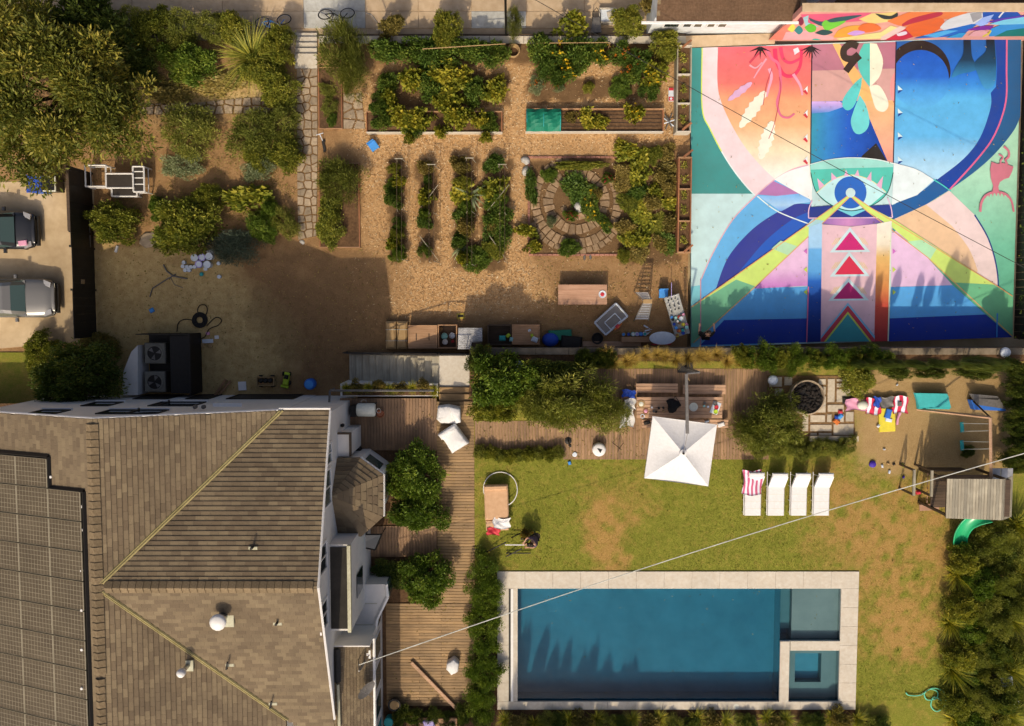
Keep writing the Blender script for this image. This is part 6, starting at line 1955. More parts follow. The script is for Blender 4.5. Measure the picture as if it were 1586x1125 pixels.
for i, b in enumerate((547.5, 592)):
 p = P(239, b, ZG + .95)
 t = thing('air_condenser', f'grey air condenser with round fan, {"upper" if not i else "lower"} of the two', 'air condenser', (p.x, p.y, ZG), 'air condensers by the house')
 q = MB(); q.cbox((p.x, p.y, ZG + .45), (.98, .98, .9), bev=.04); part(q, 'cabinet', 'ac_grey', t)
 q = MB(); q.lathe([(.34, .905), (.41, .905), (.41, .94), (.34, .94), (.34, .905)], (p.x, p.y, ZG), 24, cap=False); part(q, 'fan_ring', 'ac_grey', t)
 q = MB(); q.lathe([(.335, .904), (.335, .91)], (p.x, p.y, ZG), 24); part(q, 'fan_well', 'black', t)
 for k in range(3):
  a = k * 2.094 + .4 + i
  q = MB(); q.prism([(p.x + .05 * math.cos(a), p.y + .05 * math.sin(a)), (p.x + .3 * math.cos(a - .45), p.y + .3 * math.sin(a - .45)), (p.x + .32 * math.cos(a + .2), p.y + .32 * math.sin(a + .2))], ZG + .915, ZG + .922); part(q, 'fan_blade', 'grey_metal', t)
 q = MB()
 for k in range(10):
  q.box(p.x + .49, p.y - .44 + k * .09, ZG + .1, p.x + .505, p.y - .40 + k * .09, ZG + .85)
 part(q, 'grille', 'grey_metal', t)
# benches and clutter along the retaining wall
def crate_box(label, px0, px1, py0, py1, h, mat, name='storage_crate', open_=True, cat='crate'):
 x0, x1, y0, y1 = px_rect(px0, px1, py0, py1, ZG + h)
 t = thing(name, label, cat, ((x0 + x1) / 2, (y0 + y1) / 2, ZG))
 th = .05
 q = MB(); q.box(x0, y0, ZG, x1, y0 + th, ZG + h); part(q, 'side', mat, t)
 q = MB(); q.box(x0, y1 - th, ZG, x1, y1, ZG + h); part(q, 'side', mat, t)
 q = MB(); q.box(x0, y0 + th, ZG, x0 + th, y1 - th, ZG + h - .002); part(q, 'side', mat, t)
 q = MB(); q.box(x1 - th, y0 + th, ZG, x1, y1 - th, ZG + h - .002); part(q, 'side', mat, t)
 q = MB(); q.box(x0 + th, y0 + th, ZG, x1 - th, y1 - th, ZG + (.08 if open_ else h - .03)); part(q, 'floor' if open_ else 'top', mat if not open_ else 'dark_wood', t)
 return t, (x0, x1, y0, y1)
for i, (a, b) in enumerate(((597, 613), (614, 631))):
 x0, x1, y0, y1 = px_rect(a, b, 498, 541, ZG + .45)
 t = thing('straw_bale', f'straw bale at the foot of the stairs, {"left" if not i else "right"} of two', 'straw bale', ((x0 + x1) / 2, (y0 + y1) / 2, ZG))
 q = MB(); q.cbox(((x0 + x1) / 2, (y0 + y1) / 2, ZG + .23), (x1 - x0 - .02, y1 - y0, .46), bev=.09); part(q, 'straw', 'kraft', t)
 for k_ in (.3, .7):
  yy = y0 + (y1 - y0) * k_
  q = MB(); q.box(x0 + .005, yy - .008, ZG + .01, x1 - .005, yy + .008, ZG + .468); part(q, 'twine', 'rope', t)
t, bx = crate_box('brown wooden chest with two handle slots beside the straw bales', 632, 677, 504, 540, .75, 'board', 'wooden_chest', False, 'chest')
for k_ in (.28, .72):
 xx = bx[0] + (bx[1] - bx[0]) * k_
 q = MB(); q.box(xx - .02, (bx[2] + bx[3]) / 2 - .16, ZG + .721, xx + .02, (bx[2] + bx[3]) / 2 + .16, ZG + .728); part(q, 'handle_slot', 'black', t)
t, bx = crate_box('open timber bin with white pots beside the wooden chest', 678, 708, 503, 540, .7, 'board', 'open_bin')
for i, (a, b, r, mt) in enumerate(((688, 521, .16, 'mint'), (700, 520, .15, 'silver_white'), (689, 530, .14, 'white'), (701, 529, .08, 'red'), (682, 510, .1, 'kraft'))):
 p = P(a, b, ZG + .4)
 q = MB(); q.lathe([(r * .7, 0), (r, .2), (r * .9, .22), (r * .8, .1)], (p.x, p.y, ZG + .09), 14); single(q, 'plant_pot', mt, 'pot in the open timber bin, ' + ['pale mint at the left', 'white at the right', 'white in front', 'small red in front', 'tan in the corner'][i], 'pot')
x0, x1, y0, y1 = px_rect(709, 747, 508, 541, ZG + 1.6)
t = thing('corrugated_lid', 'shiny corrugated metal sheet over a timber box', 'metal sheet', ((x0 + x1) / 2, (y0 + y1) / 2, ZG))
q = MB(); nn = 44
for j in range(nn + 1):
 y = y0 + (y1 - y0) * j / nn
 z = ZG + 1.62 + .03 * math.sin(j * 2 * math.pi / 4) + .1 * (y - y0) / (y1 - y0)
 xe = x1 if j > 14 else x1 - .5
 q.v += [(x0 + .04 * j / nn, y, z), (xe, y, z)]
for j in range(nn):
 q.f.append([2 * j, 2 * j + 1, 2 * j + 3, 2 * j + 2]); q.m.append(0); q.t.append(.5)
part(q, 'sheet', 'corrugated', t)
q = MB(); q.box(x0 + .05, y0 + .03, ZG, x1 - .05, y1 - .1, ZG + 1.5); part(q, 'box', 'dark_wood', t)
t, bx = crate_box('dark open box of rags left of the potting bench', 755, 792, 503, 535, .6, 'dark_wood', 'open_bin')
t, bx = crate_box('brown potting bench with open tray under the hedge', 793, 836, 503, 534, .7, 'board', 'potting_bench', False, 'bench')
for i, (a, b, mt, s_) in enumerate(((778, 524, 'teal', .3), (787, 520, 'lime', .2), (792, 526, 'mint', .2), (824, 520, 'lime', .16), (828, 526, 'silver_white', .3), (820, 512, 'silver_white', .14))):
 p = P(a, b, ZG + .65)
 q = MB(); q.cbox((p.x, p.y, ZG + (.68 if a < 795 else .74)), (s_, s_ * .8, .12), i * .7, bev=.05); single(q, 'rag', mt, 'crumpled rag at the potting bench, ' + ['large teal one', 'lime one at the bench end', 'pale mint one', 'small lime one on the right', 'white one on the right', 'tiny white one at the back'][i], 'rag')
q = MB(); p = P(852, 526, ZG); q.lathe([(.3, 0), (.36, .1), (.36, .4), (.2, .55), (.05, .58)], tuple(p), 16, sx=1.1, sy=.9); single(q, 'blue_bag', 'royal', 'bulging royal blue bag below the hedge', 'bag', None, True)
x0, x1, y0, y1 = px_rect(842, 874, 516, 530, ZG + .4)
q = MB(); q.cbox(((x0 + x1) / 2 + .3, (y0 + y1) / 2 + .1, ZG + .2), (1.1, .5, .4), .05, bev=.05); single(q, 'tarp_bundle', 'netting', 'dark green folded tarp behind the blue bag', 'tarp')
q = MB(); p = P(884, 530, ZG); q.cbox((p.x, p.y, ZG + .25), (1.0, .6, .5), -.1, bev=.08); single(q, 'black_tub', 'black', 'black tub beside the dark green tarp', 'tub')
for i, (a, b) in enumerate(((924, 524),)):
 p = P(a, b, ZG)
 q = MB(); q.lathe([(.22, 0), (.26, .4), (.28, .4), (.26, .42), (.22, .36), (.2, .08)], tuple(p), 18); single(q, 'black_bucket', 'charcoal', 'round black bucket below the basketball backboard', 'bucket')
q = MB(); a_, b_ = P(902, 533, ZG + .1), P(993, 532, ZG + .1); q.cbox(((a_.x + b_.x) / 2, a_.y, ZG + .1), (b_.x - a_.x, .25, .06), .0, bev=.01); single(q, 'long_board', 'pinewood', 'long pale board lying along the garden wall', 'board')
q = MB(); a_, b_ = P(962, 526, ZG + .3), P(1006, 524, ZG + .3); q.cbox(((a_.x + b_.x) / 2, a_.y, ZG + .25), (b_.x - a_.x, .25, .5), .0, bev=.01)
single(q, 'low_shelf', 'board', 'low orange brown shelf carrying a row of paint cans', 'shelf')
for i, a in enumerate((965, 973, 980, 986, 992, 998)):
 p = P(a, 519, ZG)
 q = MB(); q.lathe([(.1, 0), (.1, .18), (.085, .19), (.08, .16)], (p.x, p.y + .03 + .005 * i, ZG), 14)
 o = single(q, 'paint_can', ('kraft', 'grey_metal', 'mint', 'silver_white', 'blue', 'silver_white')[i], f'paint can in the row behind the low shelf, {["first", "second", "third", "fourth", "fifth", "sixth"][i]} from the left', 'paint can', 'cans behind the low shelf')
 q = MB(); q.lathe([(.072, .15), (.072, .165)], (p.x, p.y + .03 + .005 * i, ZG), 12); part(q, 'paint', ('sky_blue', 'royal', 'white', 'lilac', 'sky_blue', 'teal')[i], o)
for i, (a, b, r) in enumerate(((1002, 512, .2), (1000, 506, -.5), (1001, 518, .6))):
 p = P(a, b, ZG)
 q = MB(); q.cbox((p.x, p.y, ZG + .06), (.22, .07, .05), r, bev=.01); q.tube([(p.x + .1 * math.cos(r), p.y + .1 * math.sin(r), ZG + .06), (p.x + .24 * math.cos(r), p.y + .24 * math.sin(r), ZG + .05)], .012, 5)
 single(q, 'paint_roller', 'silver_white', 'white paint roller by the can row, ' + ['middle one', 'upper one', 'lower one'][i], 'paint roller')
p = P(1026, 524, ZG + .7)
t = thing('round_table', 'round pale table against the garden wall', 'table', (p.x, p.y, ZG))
q = MB(); q.lathe([(.05, .67), (.6, .67), (.62, .69), (.62, .71), (.6, .72)], (p.x, p.y, ZG), 32, sx=1.0, sy=.5); part(q, 'top', 'silver_white', t)
for i in range(4):
 a = i * 1.57 + .78
 q = MB(); q.tube([(p.x + .4 * math.cos(a), p.y + .22 * math.sin(a), ZG + .67), (p.x + .48 * math.cos(a), p.y + .26 * math.sin(a), ZG)], .02, 6); part(q, 'leg', 'grey_metal', t)
q = MB(); q.box(p.x - .45, p.y - .33, ZG + .1, p.x + .45, p.y - .29, ZG + .5); part(q, 'painted_board', 'red', t)
x0, x1, y0, y1 = px_rect(864.5, 940, 441, 472, ZG + .76)
t = thing('wooden_table', 'bare brown wooden table standing on the dirt', 'table', ((x0 + x1) / 2, (y0 + y1) / 2, ZG))
for k in range(4):
 a, b = y0 + (y1 - y0) * k / 4, y0 + (y1 - y0) * (k + 1) / 4
 q = MB(); q.box(x0, a + .003, ZG + .72, x1, b - .003, ZG + .76); part(q, 'top_plank', 'bench_table', t)
for sx in (x0 + .1, x1 - .1):
 for sy in (y0 + .1, y1 - .1):
  q = MB(); q.box(sx - .04, sy - .04, ZG, sx + .04, sy + .04, ZG + .719); part(q, 'leg', 'dark_wood', t)
p = P(933, 456, ZG + .77)
q = MB(); q.lathe([(.05, 0), (.15, .005), (.18, .03), (.16, .03), (.12, .012)], (p.x, p.y, ZG + .762), 20); o = single(q, 'plate', 'silver_white', 'round plate on the right end of the brown table', 'plate')
q = MB(); q.lathe([(.1, .012), (.08, .03), (.03, .035)], (p.x, p.y, ZG + .762), 14); part(q, 'food', 'red', o)
cs4 = PA([(921, 500), (954, 470), (972, 490), (938, 519)], ZG + .35)
t = thing('basketball_backboard', 'clear white edged basketball backboard with orange hoop standing on the yard', 'backboard', P(946, 495, ZG))
q = MB()
for i in range(4):
 q.tube([cs4[i], cs4[(i + 1) % 4]], .045, 4)
part(q, 'edge_frame', 'silver_white', t)
pm('acrylic', (.22, .21, .2, 1), (.2, .19, .18, 1), 3, .2, bmp=0)
q = MB(); q.prism([(v.x, v.y) for v in cs4], ZG + .33, ZG + .345); part(q, 'board', 'acrylic', t)
cc = sum(cs4, Vector()) / 4
d1 = (cs4[1] - cs4[0]).normalized(); d2 = (cs4[2] - cs4[1]).normalized()
q = MB(); c2 = cc + d2 * .16
pp = [c2 + d1 * .33 + d2 * .2, c2 - d1 * .33 + d2 * .2, c2 - d1 * .33 - d2 * .25, c2 + d1 * .33 - d2 * .25]
for i in range(4):
 q.tube([pp[i] + Vector((0, 0, .03)), pp[(i + 1) % 4] + Vector((0, 0, .03))], .025, 4)
part(q, 'target_square', 'silver_white', t)
q = MB(); hc = c2 + d2 * .3 + Vector((0, 0, .1))
q.tube([hc + d1 * .23 * math.cos(a) + Vector((0, 0, .23 + .23 * math.sin(a))) for a in [2 * math.pi * i / 18 for i in range(19)]], .015, 5); part(q, 'hoop', 'orange', t)
q = MB(); q.cbox((hc.x, hc.y, hc.z), (.2, .16, .12), .78); part(q, 'bracket', 'red', t)
q = MB(); q.tube([cc + Vector((0, 0, -.1)), cc + d1 * .3 + d2 * .4 + Vector((0, 0, -.25))], .04, 6); part(q, 'pole', 'royal', t)
lt_c = P(993, 474, ZG)
t = thing('step_ladder', 'open aluminium step ladder standing on the yard', 'ladder', lt_c)
top = P(1003, 467, ZG + 2.15); lw = .34
fA = P(993, 452, ZG); fB = P(993, 497, ZG)
for nm, ft in (('front', fA), ('back', fB)):
 for s in (-1, 1):
  q = MB(); q.tube([(ft.x + s * lw, ft.y, ZG), (top.x + s * lw * .55, top.y + (.06 if nm == 'front' else -.06), ZG + 2.15)], .028, 4); part(q, 'rail', 'alloy', t)
 for k in range(1, 8):
  f_ = k / 8
  c = Vector((ft.x, ft.y, ZG)).lerp(Vector((top.x, top.y, ZG + 2.15)), f_)
  q = MB(); ww = lw * (1 - .45 * f_); q.cbox(tuple(c), (ww * 2, .085 if nm == 'back' else .05, .03)); part(q, 'rung', 'alloy', t)
q = MB(); q.cbox((top.x, top.y, ZG + 2.17), (.42, .2, .05), bev=.01); part(q, 'top_cap', 'kraft', t)
pm('paper_top', S('c8bfae'), S('a49a8c'), 7, .9, bmp=.2, stain=.3)
tp = [P(a, b, ZG + .74) for a, b in ((1030, 461), (1050, 455), (1062, 480), (1069, 514), (1046, 525))]
c0 = (tp[0] + tp[1]) / 2; c1 = (tp[3] + tp[4]) / 2
ang = math.atan2(c1.y - c0.y, c1.x - c0.x)
ln = (c1 - c0).length; mid = (c0 + c1) / 2
t = thing('paint_table', 'long folding table crowded with paint bottles at the court edge', 'table', (mid.x, mid.y, ZG))
q = MB(); q.cbox((mid.x, mid.y, ZG + .72), (ln, .72, .04), ang, bev=.012); part(q, 'top', 'paper_top', t)
for sx in (-1, 1):
 for sy in (-1, 1):
  x = mid.x + sx * ln * .42 * math.cos(ang) - sy * .3 * math.sin(ang); y = mid.y + sx * ln * .42 * math.sin(ang) + sy * .3 * math.cos(ang)
  q = MB(); q.tube([(x, y, ZG), (x, y, ZG + .7)], .018, 6); part(q, 'leg', 'grey_metal', t)
colz = ['black', 'white', 'yellow', 'grey_metal', 'terracotta', 'silver_white', 'royal', 'sky_blue', 'mint', 'orange', 'teal', 'brown_box', 'pink', 'red']
us_ = sorted(random.uniform(-.2, .47) for _ in range(46))
for i in range(46):
 u = us_[i] * ln; v = random.uniform(-.3, .3)
 if i < 18:
  u = -ln * .47 + (i % 6) * .13 + random.uniform(-.03, .03); v = -.24 + (i // 6) * .2 + random.uniform(-.05, .05)
 x = mid.x + u * math.cos(ang) - v * math.sin(ang); y = mid.y + u * math.sin(ang) + v * math.cos(ang)
 r = .03 if i < 18 else random.uniform(.045, .1)
 h = .14 if i < 18 else random.uniform(.06, .16)
 q = MB(); q.lathe([(r, 0), (r, h * .7), (r * .45, h * .8), (r * .45, h)] if i < 18 else [(r * .85, 0), (r, h), (r * .9, h + .005), (r * .8, h - .02)], (x, y, ZG + .742), 10)
 cn = colz[(i * 5 + 1) % len(colz)] if i >= 18 else ('black' if i % 2 else 'white')
 single(q, 'paint_bottle' if i < 18 else 'paint_pot', cn, f'little paint bottle crowded on the paint table, {ORD[i // 6]} row, {ORD[i % 6]} from the upper end' if i < 18 else f'paint pot in the clutter on the paint table, {ORD[i - 18]} from the upper end', 'bottle' if i < 18 else 'pot', 'bottles on the paint table' if i < 18 else 'pots on the paint table')
q = MB(); q.tube([P(1040, 461, ZG + .8), P(1040, 438, ZG + .9)], .016, 6); single(q, 'broom_stick', 'lilac', 'lilac pole leaning past the paint table', 'pole')
# plants
KIND = {}
def proto(kind, fn, n=2):
 KIND[kind] = [fn(i) for i in range(n)]
proto('olive', lambda i: crown('foliage', 'lf_olive', 7000, 66, .23, .13, .03, up=.4))
proto('bush', lambda i: crown('foliage', 'lf_bush', 7500, 62, .22, .12, .055))
proto('green', lambda i: crown('foliage', 'lf_green', 8000, 60, .23, .12, .055))
proto('dark', lambda i: crown('foliage', 'lf_dark', 7000, 64, .23, .12, .055))
proto('conifer', lambda i: crown('foliage', 'lf_olive', 6500, 40, .34, .24, .022, up=1.3))
proto('sage', lambda i: crown('foliage', 'lf_sage', 4500, 30, .32, .14, .05))
proto('blue', lambda i: crown('foliage', 'lf_blue', 7000, 34, .34, .20, .022, up=.5), 1)
proto('squash', lambda i: crown('foliage', 'lf_squash', 620, 22, .34, .36, .30, up=.1))
proto('sunflower', lambda i: crown('foliage', 'lf_squash', 520, 14, .34, .34, .26, up=.2))
proto('tomato', lambda i: crown('foliage', 'lf_tomato', 2600, 24, .36, .20, .11))
proto('dry', lambda i: crown('foliage', 'lf_dry', 2200, 26, .36, .20, .13, up=.2))
proto('hedge', lambda i: crown('foliage', 'lf_green', 5200, 40, .34, .15, .05, up=.6, box=True))
proto('feather', lambda i: crown('foliage', 'lf_olive', 9000, 70, .26, .15, .024, up=.2, rr=(.35, .98)))
proto('grass', lambda i: blades('foliage', 'lf_bush', 420, 1.25, .018, 1.0, .42))
proto('tuft', lambda i: blades('foliage', 'lf_squash', 190, 1.2, .032, 1.1, .30))
proto('goldgrass', lambda i: blades('foliage', 'lf_gold', 260, 1.2, .022, .9, .34))
proto('spire', lambda i: crown('foliage', 'lf_dark', 3600, 60, .42, .30, .05, up=1.6, rr=(.2, .75)))
proto('banana', lambda i: blades('foliage', 'lf_sage', 14, 1.25, .11, 1.1, .35, .1, 4), 1)
for kd, mt in (('flowers_orange', 'lf_orange'), ('flowers_yellow', 'lf_flower'), ('flowers_red', 'lf_red')):
 proto(kd, lambda i, mt=mt: crown('flowers', mt, 46, 14, .16, .22, .2, up=.6, rr=(.75, 1.0), zlo=.1), 1)
q = MB()
for i in range(6):
 a = i * 1.05
 q.tube([(0, 0, -.05), (.12 * math.cos(a), .12 * math.sin(a), .3), (.5 * math.cos(a), .5 * math.sin(a), .72)], [.05, .035, .012], 5)
STEM = q.mesh('stem', 'bark')
q = MB()
for i in range(4):
 a = i * 1.6
 q.tube([(0, 0, -.05), (.1 * math.cos(a), .1 * math.sin(a), .35), (.35 * math.cos(a), .35 * math.sin(a), .7)], [.03, .02, .008], 4)
leafmat('stalk', (.10, .12, .02, 1), (.14, .15, .03, 1), (.18, .18, .04, 1), .1)
STALK = q.mesh('stem', 'stalk')
CNT = [0]
def plant(kind, px, py, rx, ry, h, label, z=ZG, group=None, name='shrub', cat='shrub', flowers=None):
 CNT[0] += 1
 zm = z + h * .55
 p = P(px, py, zm)
 k = (H - zm) / F
 t = link(name, None, None, (p.x, p.y, z))
 ORG[t.name] = Vector((p.x, p.y, z))
 tag(t, label, cat, group)
 ms = KIND[kind]
 f = link('foliage', ms[CNT[0] % len(ms)], t)
 f.scale = (rx * k, ry * k, h)
 f.rotation_euler = (0, 0, 0 if abs(rx - ry) > 6 else random.uniform(0, 6.28))
 if abs(rx - ry) > 6 and random.random() < .5:
  f.rotation_euler = (0, 0, math.pi)
 if kind not in ('grass', 'tuft', 'goldgrass', 'banana'):
  s = link('stem', STALK if kind in ('squash', 'sunflower', 'tomato', 'dry') else STEM, t)
  s.scale = (rx * k, ry * k, h)
 if flowers:
  g = link('flowers', KIND[flowers][0], t)
  g['kind'] = 'stuff'
  g.scale = (rx * k * .95, ry * k * .95, h * 1.04)
 return t
def big_tree(label, px, py, r, z0, h, mat, n, L, W, name='leafy_tree', ry=None):
 zc = z0 + h * .62
 p = P(px, py, zc)
 t = thing(name, label, 'tree', (p.x, p.y, z0))
 me = crown('crown', mat, n, 150, .20, L / r, W / r, up=.15, rr=(.5, .95), zlo=-.35)
 c = link('crown', me, t, (0, 0, h * .26))
 c.scale = (r, (ry or r), h * .72)
 q = MB()
 q.tube([(0, 0, -.2), (.08, 0, h * .25), (.05, .1, h * .45)], [.28, .22, .16], 8)
 for i in range(7):
  a = i * .9
  q.tube([(.05, .08, h * (.3 + .02 * i)), (.3 * r * math.cos(a), .3 * r * math.sin(a), h * .55), (.65 * r * math.cos(a), .65 * r * math.sin(a), h * .75)], [.11, .07, .03], 6)
 o_ = link('trunk', q.mesh('trunk', 'bark', (0, 0, 0), True), t)
 return t
big_tree('huge broad crowned tree with glossy olive leaves above the driveway', 66, 138, 3.9, ZG, 6.4, 'lf_tree', 46000, .24, .085, ry=4.2)
big_tree('smaller dark green tree behind the huge tree by the street', 140, 42, 1.5, ZG, 4.2, 'lf_dark', 9000, .2, .08)
big_tree('dark round tree beside the condenser yard and grass plot', 118, 580, 1.9, ZG, 3.6, 'lf_dark', 14000, .2, .08, ry=1.5)
L_ = [
 ('bush', 60, 545, 30, 24, 1.2, 'small bush at the driveway end beside the dark round tree'),
 ('dry', 152, 532, 32, 16, .7, 'dry yellow weeds along the foot of the black fence'),
 ('olive', 200, 38, 30, 30, 1.6, 'loose shrub next to the small dark street tree'),
 ('bush', 236, 45, 30, 34, 1.5, 'yellowing bush between street tree and bordering shrubs'),
 ('olive', 275, 45, 34, 32, 1.5, 'feathery brown green shrub near the white bucket at the pavement'),
 ('green', 290, 98, 42, 34, 1.6, 'dark leafy bush in the middle of the street border'),
 ('olive', 330, 42, 28, 24, 1.3, 'low olive shrub against the pavement wall'),
 ('bush', 362, 42, 26, 24, 1.3, 'light bush left of the blue bicycle'),
 ('bush', 428, 72, 24, 34, 1.6, 'leafy bush left of the street steps'),
 ('bush', 432, 135, 34, 30, 1.4, 'bright bush above the stepping stone crossing'),
 ('bush', 404, 108, 30, 24, 1.2, 'small bush below the big grass fountain'),
 ('dark', 215, 105, 30, 34, 1.3, 'shaded dark bush under the tree edge'),
 ('dry', 330, 130, 50, 20, .35, 'patch of low dry weeds in the bare border'),
 ('dry', 260, 140, 36, 18, .35, 'low dry weeds beside the shaded border path'),
 ('olive', 292, 203, 45, 42, 1.5, 'round olive shrub standing alone left of centre'),
 ('sage', 285, 258, 28, 20, .8, 'grey green sage bush below the round olive shrub'),
 ('olive', 388, 208, 36, 40, 1.6, 'tall olive shrub beside the stone path, upper left of its group'),
 ('olive', 437, 190, 28, 28, 1.3, 'compact olive shrub touching the stone path'),
 ('bush', 442, 236, 26, 30, 1.2, 'leafy bush at the path bend below the compact olive shrub'),
 ('sage', 402, 262, 22, 18, .7, 'small silver sage bush below the olive shrub group'),
 ('bush', 398, 240, 26, 22, 1.1, 'yellow green bush in the middle of the olive shrub group'),
 ('bush', 172, 345, 44, 30, 1.5, 'wide bright bush beside the black fence gate'),
 ('bush', 288, 345, 50, 50, 1.9, 'large yellow green bush above the paint buckets'),
 ('green', 244, 322, 18, 15, .8, 'small green bush left of the large yellow green bush'),
 ('bush', 318, 306, 24, 22, 1.3, 'bush growing out of the large bush top right'),
 ('squash', 382, 314, 36, 22, .7, 'yellow green leafy plant near the clipped ball bush'),
 ('blue', 366, 382, 40, 28, 1.0, 'blue grey rosemary mound right of the paint buckets'),
 ('green', 416, 321, 15, 15, .9, 'small clipped green ball bush by the stone path'),
 ('green', 408, 352, 26, 22, .9, 'green bush between rosemary mound and ball bush'),
 ('olive', 440, 345, 20, 26, 1.0, 'narrow bush at the lower end of the stone path'),
 ('conifer', 524, 82, 33, 50, 1.9, 'big feathery evergreen shrub by the street steps'),
 ('conifer', 548, 112, 20, 38, 1.6, 'darker feathery shrub leaning right of the big evergreen'),
 ('conifer', 530, 283, 34, 36, 1.4, 'feathery rosemary in the lower framed bed'),
 ('bush', 512, 345, 24, 36, .9, 'yellowish shrub at the lower left of the framed bed'),
 ('olive', 506, 140, 10, 14, .5, 'small upright herb at the top of the narrow framed bed'),
 ('olive', 510, 165, 13, 13, .5, 'brownish herb in the middle of the narrow framed bed'),
 ('green', 514, 186, 11, 7, .4, 'little green herb at the foot of the narrow framed bed'),
 ('green', 778, 588, 50, 48, 2.1, 'large leafy shrub at the head of the garden stairs'),
 ('bush', 764, 634, 38, 26, 1.5, 'lower part bush beside deck path and large leafy shrub'),
 ('dark', 742, 556, 22, 22, 1.2, 'dark bush against the retaining wall by the landing'),
 ('feather', 886, 618, 62, 50, 2.8, 'feathery olive tree leaning over the deck strip'),
 ('feather', 938, 640, 36, 36, 2.0, 'thin feathery tree between deck strip and dining table'),
 ('feather', 840, 630, 38, 34, 2.2, 'feathery bush left part of the deck planting'),
 ('dark', 860, 575, 50, 18, 1.1, 'dark low planting behind the feathery olive tree'),
 ('feather', 1200, 650, 52, 42, 2.4, 'feathery olive tree beside the round fire pit'),
 ('feather', 1160, 672, 30, 24, 1.6, 'small feathery bush right of the white parasol'),
 ('green', 642, 735, 48, 44, 1.7, 'large round bush between bay window and deck path'),
 ('green', 648, 792, 44, 36, 1.5, 'round bush directly below the large bay window bush'),
 ('green', 660, 898, 43, 42, 1.5, 'round bush beside the lower deck'),
 ('dark', 606, 888, 32, 22, .6, 'shaded low plants between house wall and round bush'),
 ('bush', 975, 34, 24, 26, 1.3, 'bush on the pavement edge beside the white building'),
 ('bush', 1030, 72, 26, 24, 1.3, 'bush at the garden corner below the white building'),
 ('gold' if 0 else 'dry', 1003, 8, 14, 14, 1.0, 'yellow bush against the white building wall'),
 ('squash', 882, 38, 16, 22, 1.1, 'yellow green plant growing over the garden wall'),
 ('conifer', 794, 38, 12, 26, 1.3, 'slim feathery shrub beside the black pole'),
 ('dry', 606, 40, 14, 20, 1.1, 'golden shrub at the wall near the metal railing'),
 ('bush', 693, 44, 22, 34, 1.6, 'tall bright plant leaning over the garden wall'),
 ('bush', 1330, 592, 30, 24, .8, 'yellow green grass clump right of the fire pit pavers'),
 ('dark', 1500, 700, 8, 12, .4, 'small weed tuft beside the playhouse'),
 ('dark', 1388, 576, 26, 12, .9, 'low dark plants left of centre along the sandy play corner'),
 ('dark', 1440, 578, 26, 10, .8, 'low dark plants above the turquoise cushions'),
 ('dark', 1510, 578, 36, 10, .8, 'low dark plants above the blue lounge chair'),
]
for k, a, b, rx, ry, h, lb in L_:
 south = b > 540 and a > 540
 plant(k, a, b, rx, ry, h, lb, 0.0 if south else ZG)
plant('grass', 386, 85, 46, 46, 1.3, 'large fountain of arching green grass near the pavement', ZG, None, 'ornamental_grass', 'grass')
for i, (a, b, rx, ry) in enumerate(((600, 80, 26, 17), (634, 78, 26, 18), (668, 84, 26, 20), (702, 82, 26, 18), (738, 80, 26, 18), (768, 84, 22, 16))):
 plant('tomato', a, b, rx, ry, 1.1, f'dark leafy vegetable in the top row left of the black pole, {ORD[i]} from left', ZG, 'top vegetable row left', 'vegetable_plant', 'vegetable')
for i, (a, b, rx, ry) in enumerate(((838, 80, 24, 20), (868, 84, 26, 22), (900, 84, 26, 20), (930, 82, 20, 16), (848, 106, 20, 14), (880, 108, 22, 16), (862, 122, 14, 10))):
 plant('tomato', a, b, rx, ry, 1.1, f'dark leafy vegetable right of the straw basket, {["first in the back row", "second in the back row", "third in the back row", "last in the back row", "left in the front", "right in the front", "lowest in the front"][i]}', ZG, 'top vegetable row right', 'vegetable_plant', 'vegetable', 'flowers_yellow' if i % 2 else None)
for i, (a, b, rx, ry) in enumerate(((968, 84, 18, 18), (992, 100, 20, 20), (974, 112, 14, 16))):
 plant('tomato', a, b, rx, ry, .9, f'leafy plant with orange specks near the tall corner planter, {["left", "right", "lowest"][i]} of three', ZG, 'specked plants by the corner planter', 'vegetable_plant', 'vegetable', 'flowers_orange')
for i, (a, b, r) in enumerate(((600, 130, 16), (640, 122, 18), (690, 108, 22), (672, 134, 22), (704, 150, 20), (684, 160, 14), (736, 140, 18), (768, 138, 18), (722, 122, 14), (586, 160, 14), (600, 152, 12))):
 plant('squash' if i % 3 else 'tomato', a, b, r, r, .9, f'sprawling squash above the long timber bed, {["far left by the bed end", "left of the tall cluster", "top of the tall cluster", "heart of the tall cluster", "right foot of the tall cluster", "low in the tall cluster", "right of the tall cluster", "far right", "upper right of the cluster", "lowest at the left", "second lowest at the left"][i]}', ZG, 'squash above the long timber bed', 'squash_plant', 'vegetable')
for i, (a, b, r) in enumerate(((590, 184, 16), (612, 176, 15), (630, 190, 18), (656, 186, 16), (640, 200, 13), (700, 186, 16), (716, 182, 14), (746, 184, 13), (758, 190, 14), (684, 204, 9), (752, 214, 8), (632, 215, 7))):
 plant('squash' if i % 4 else 'tomato', a, b, r, r, .8, f'squash plant overflowing the long timber bed, {ORD[i]} of its tangle', ZG + .1, 'squash in the long timber bed', 'squash_plant', 'vegetable')
for (a, b, r, lb) in ((1010, 116, 17, 'sunflower with yellow blooms near the tall corner planter'), (984, 174, 15, 'yellow blooming sunflower at the right end of the netted bed')):
 plant('sunflower', a, b, r, r, 1.0, lb, ZG, None, 'sunflower', 'flower', 'flowers_yellow')
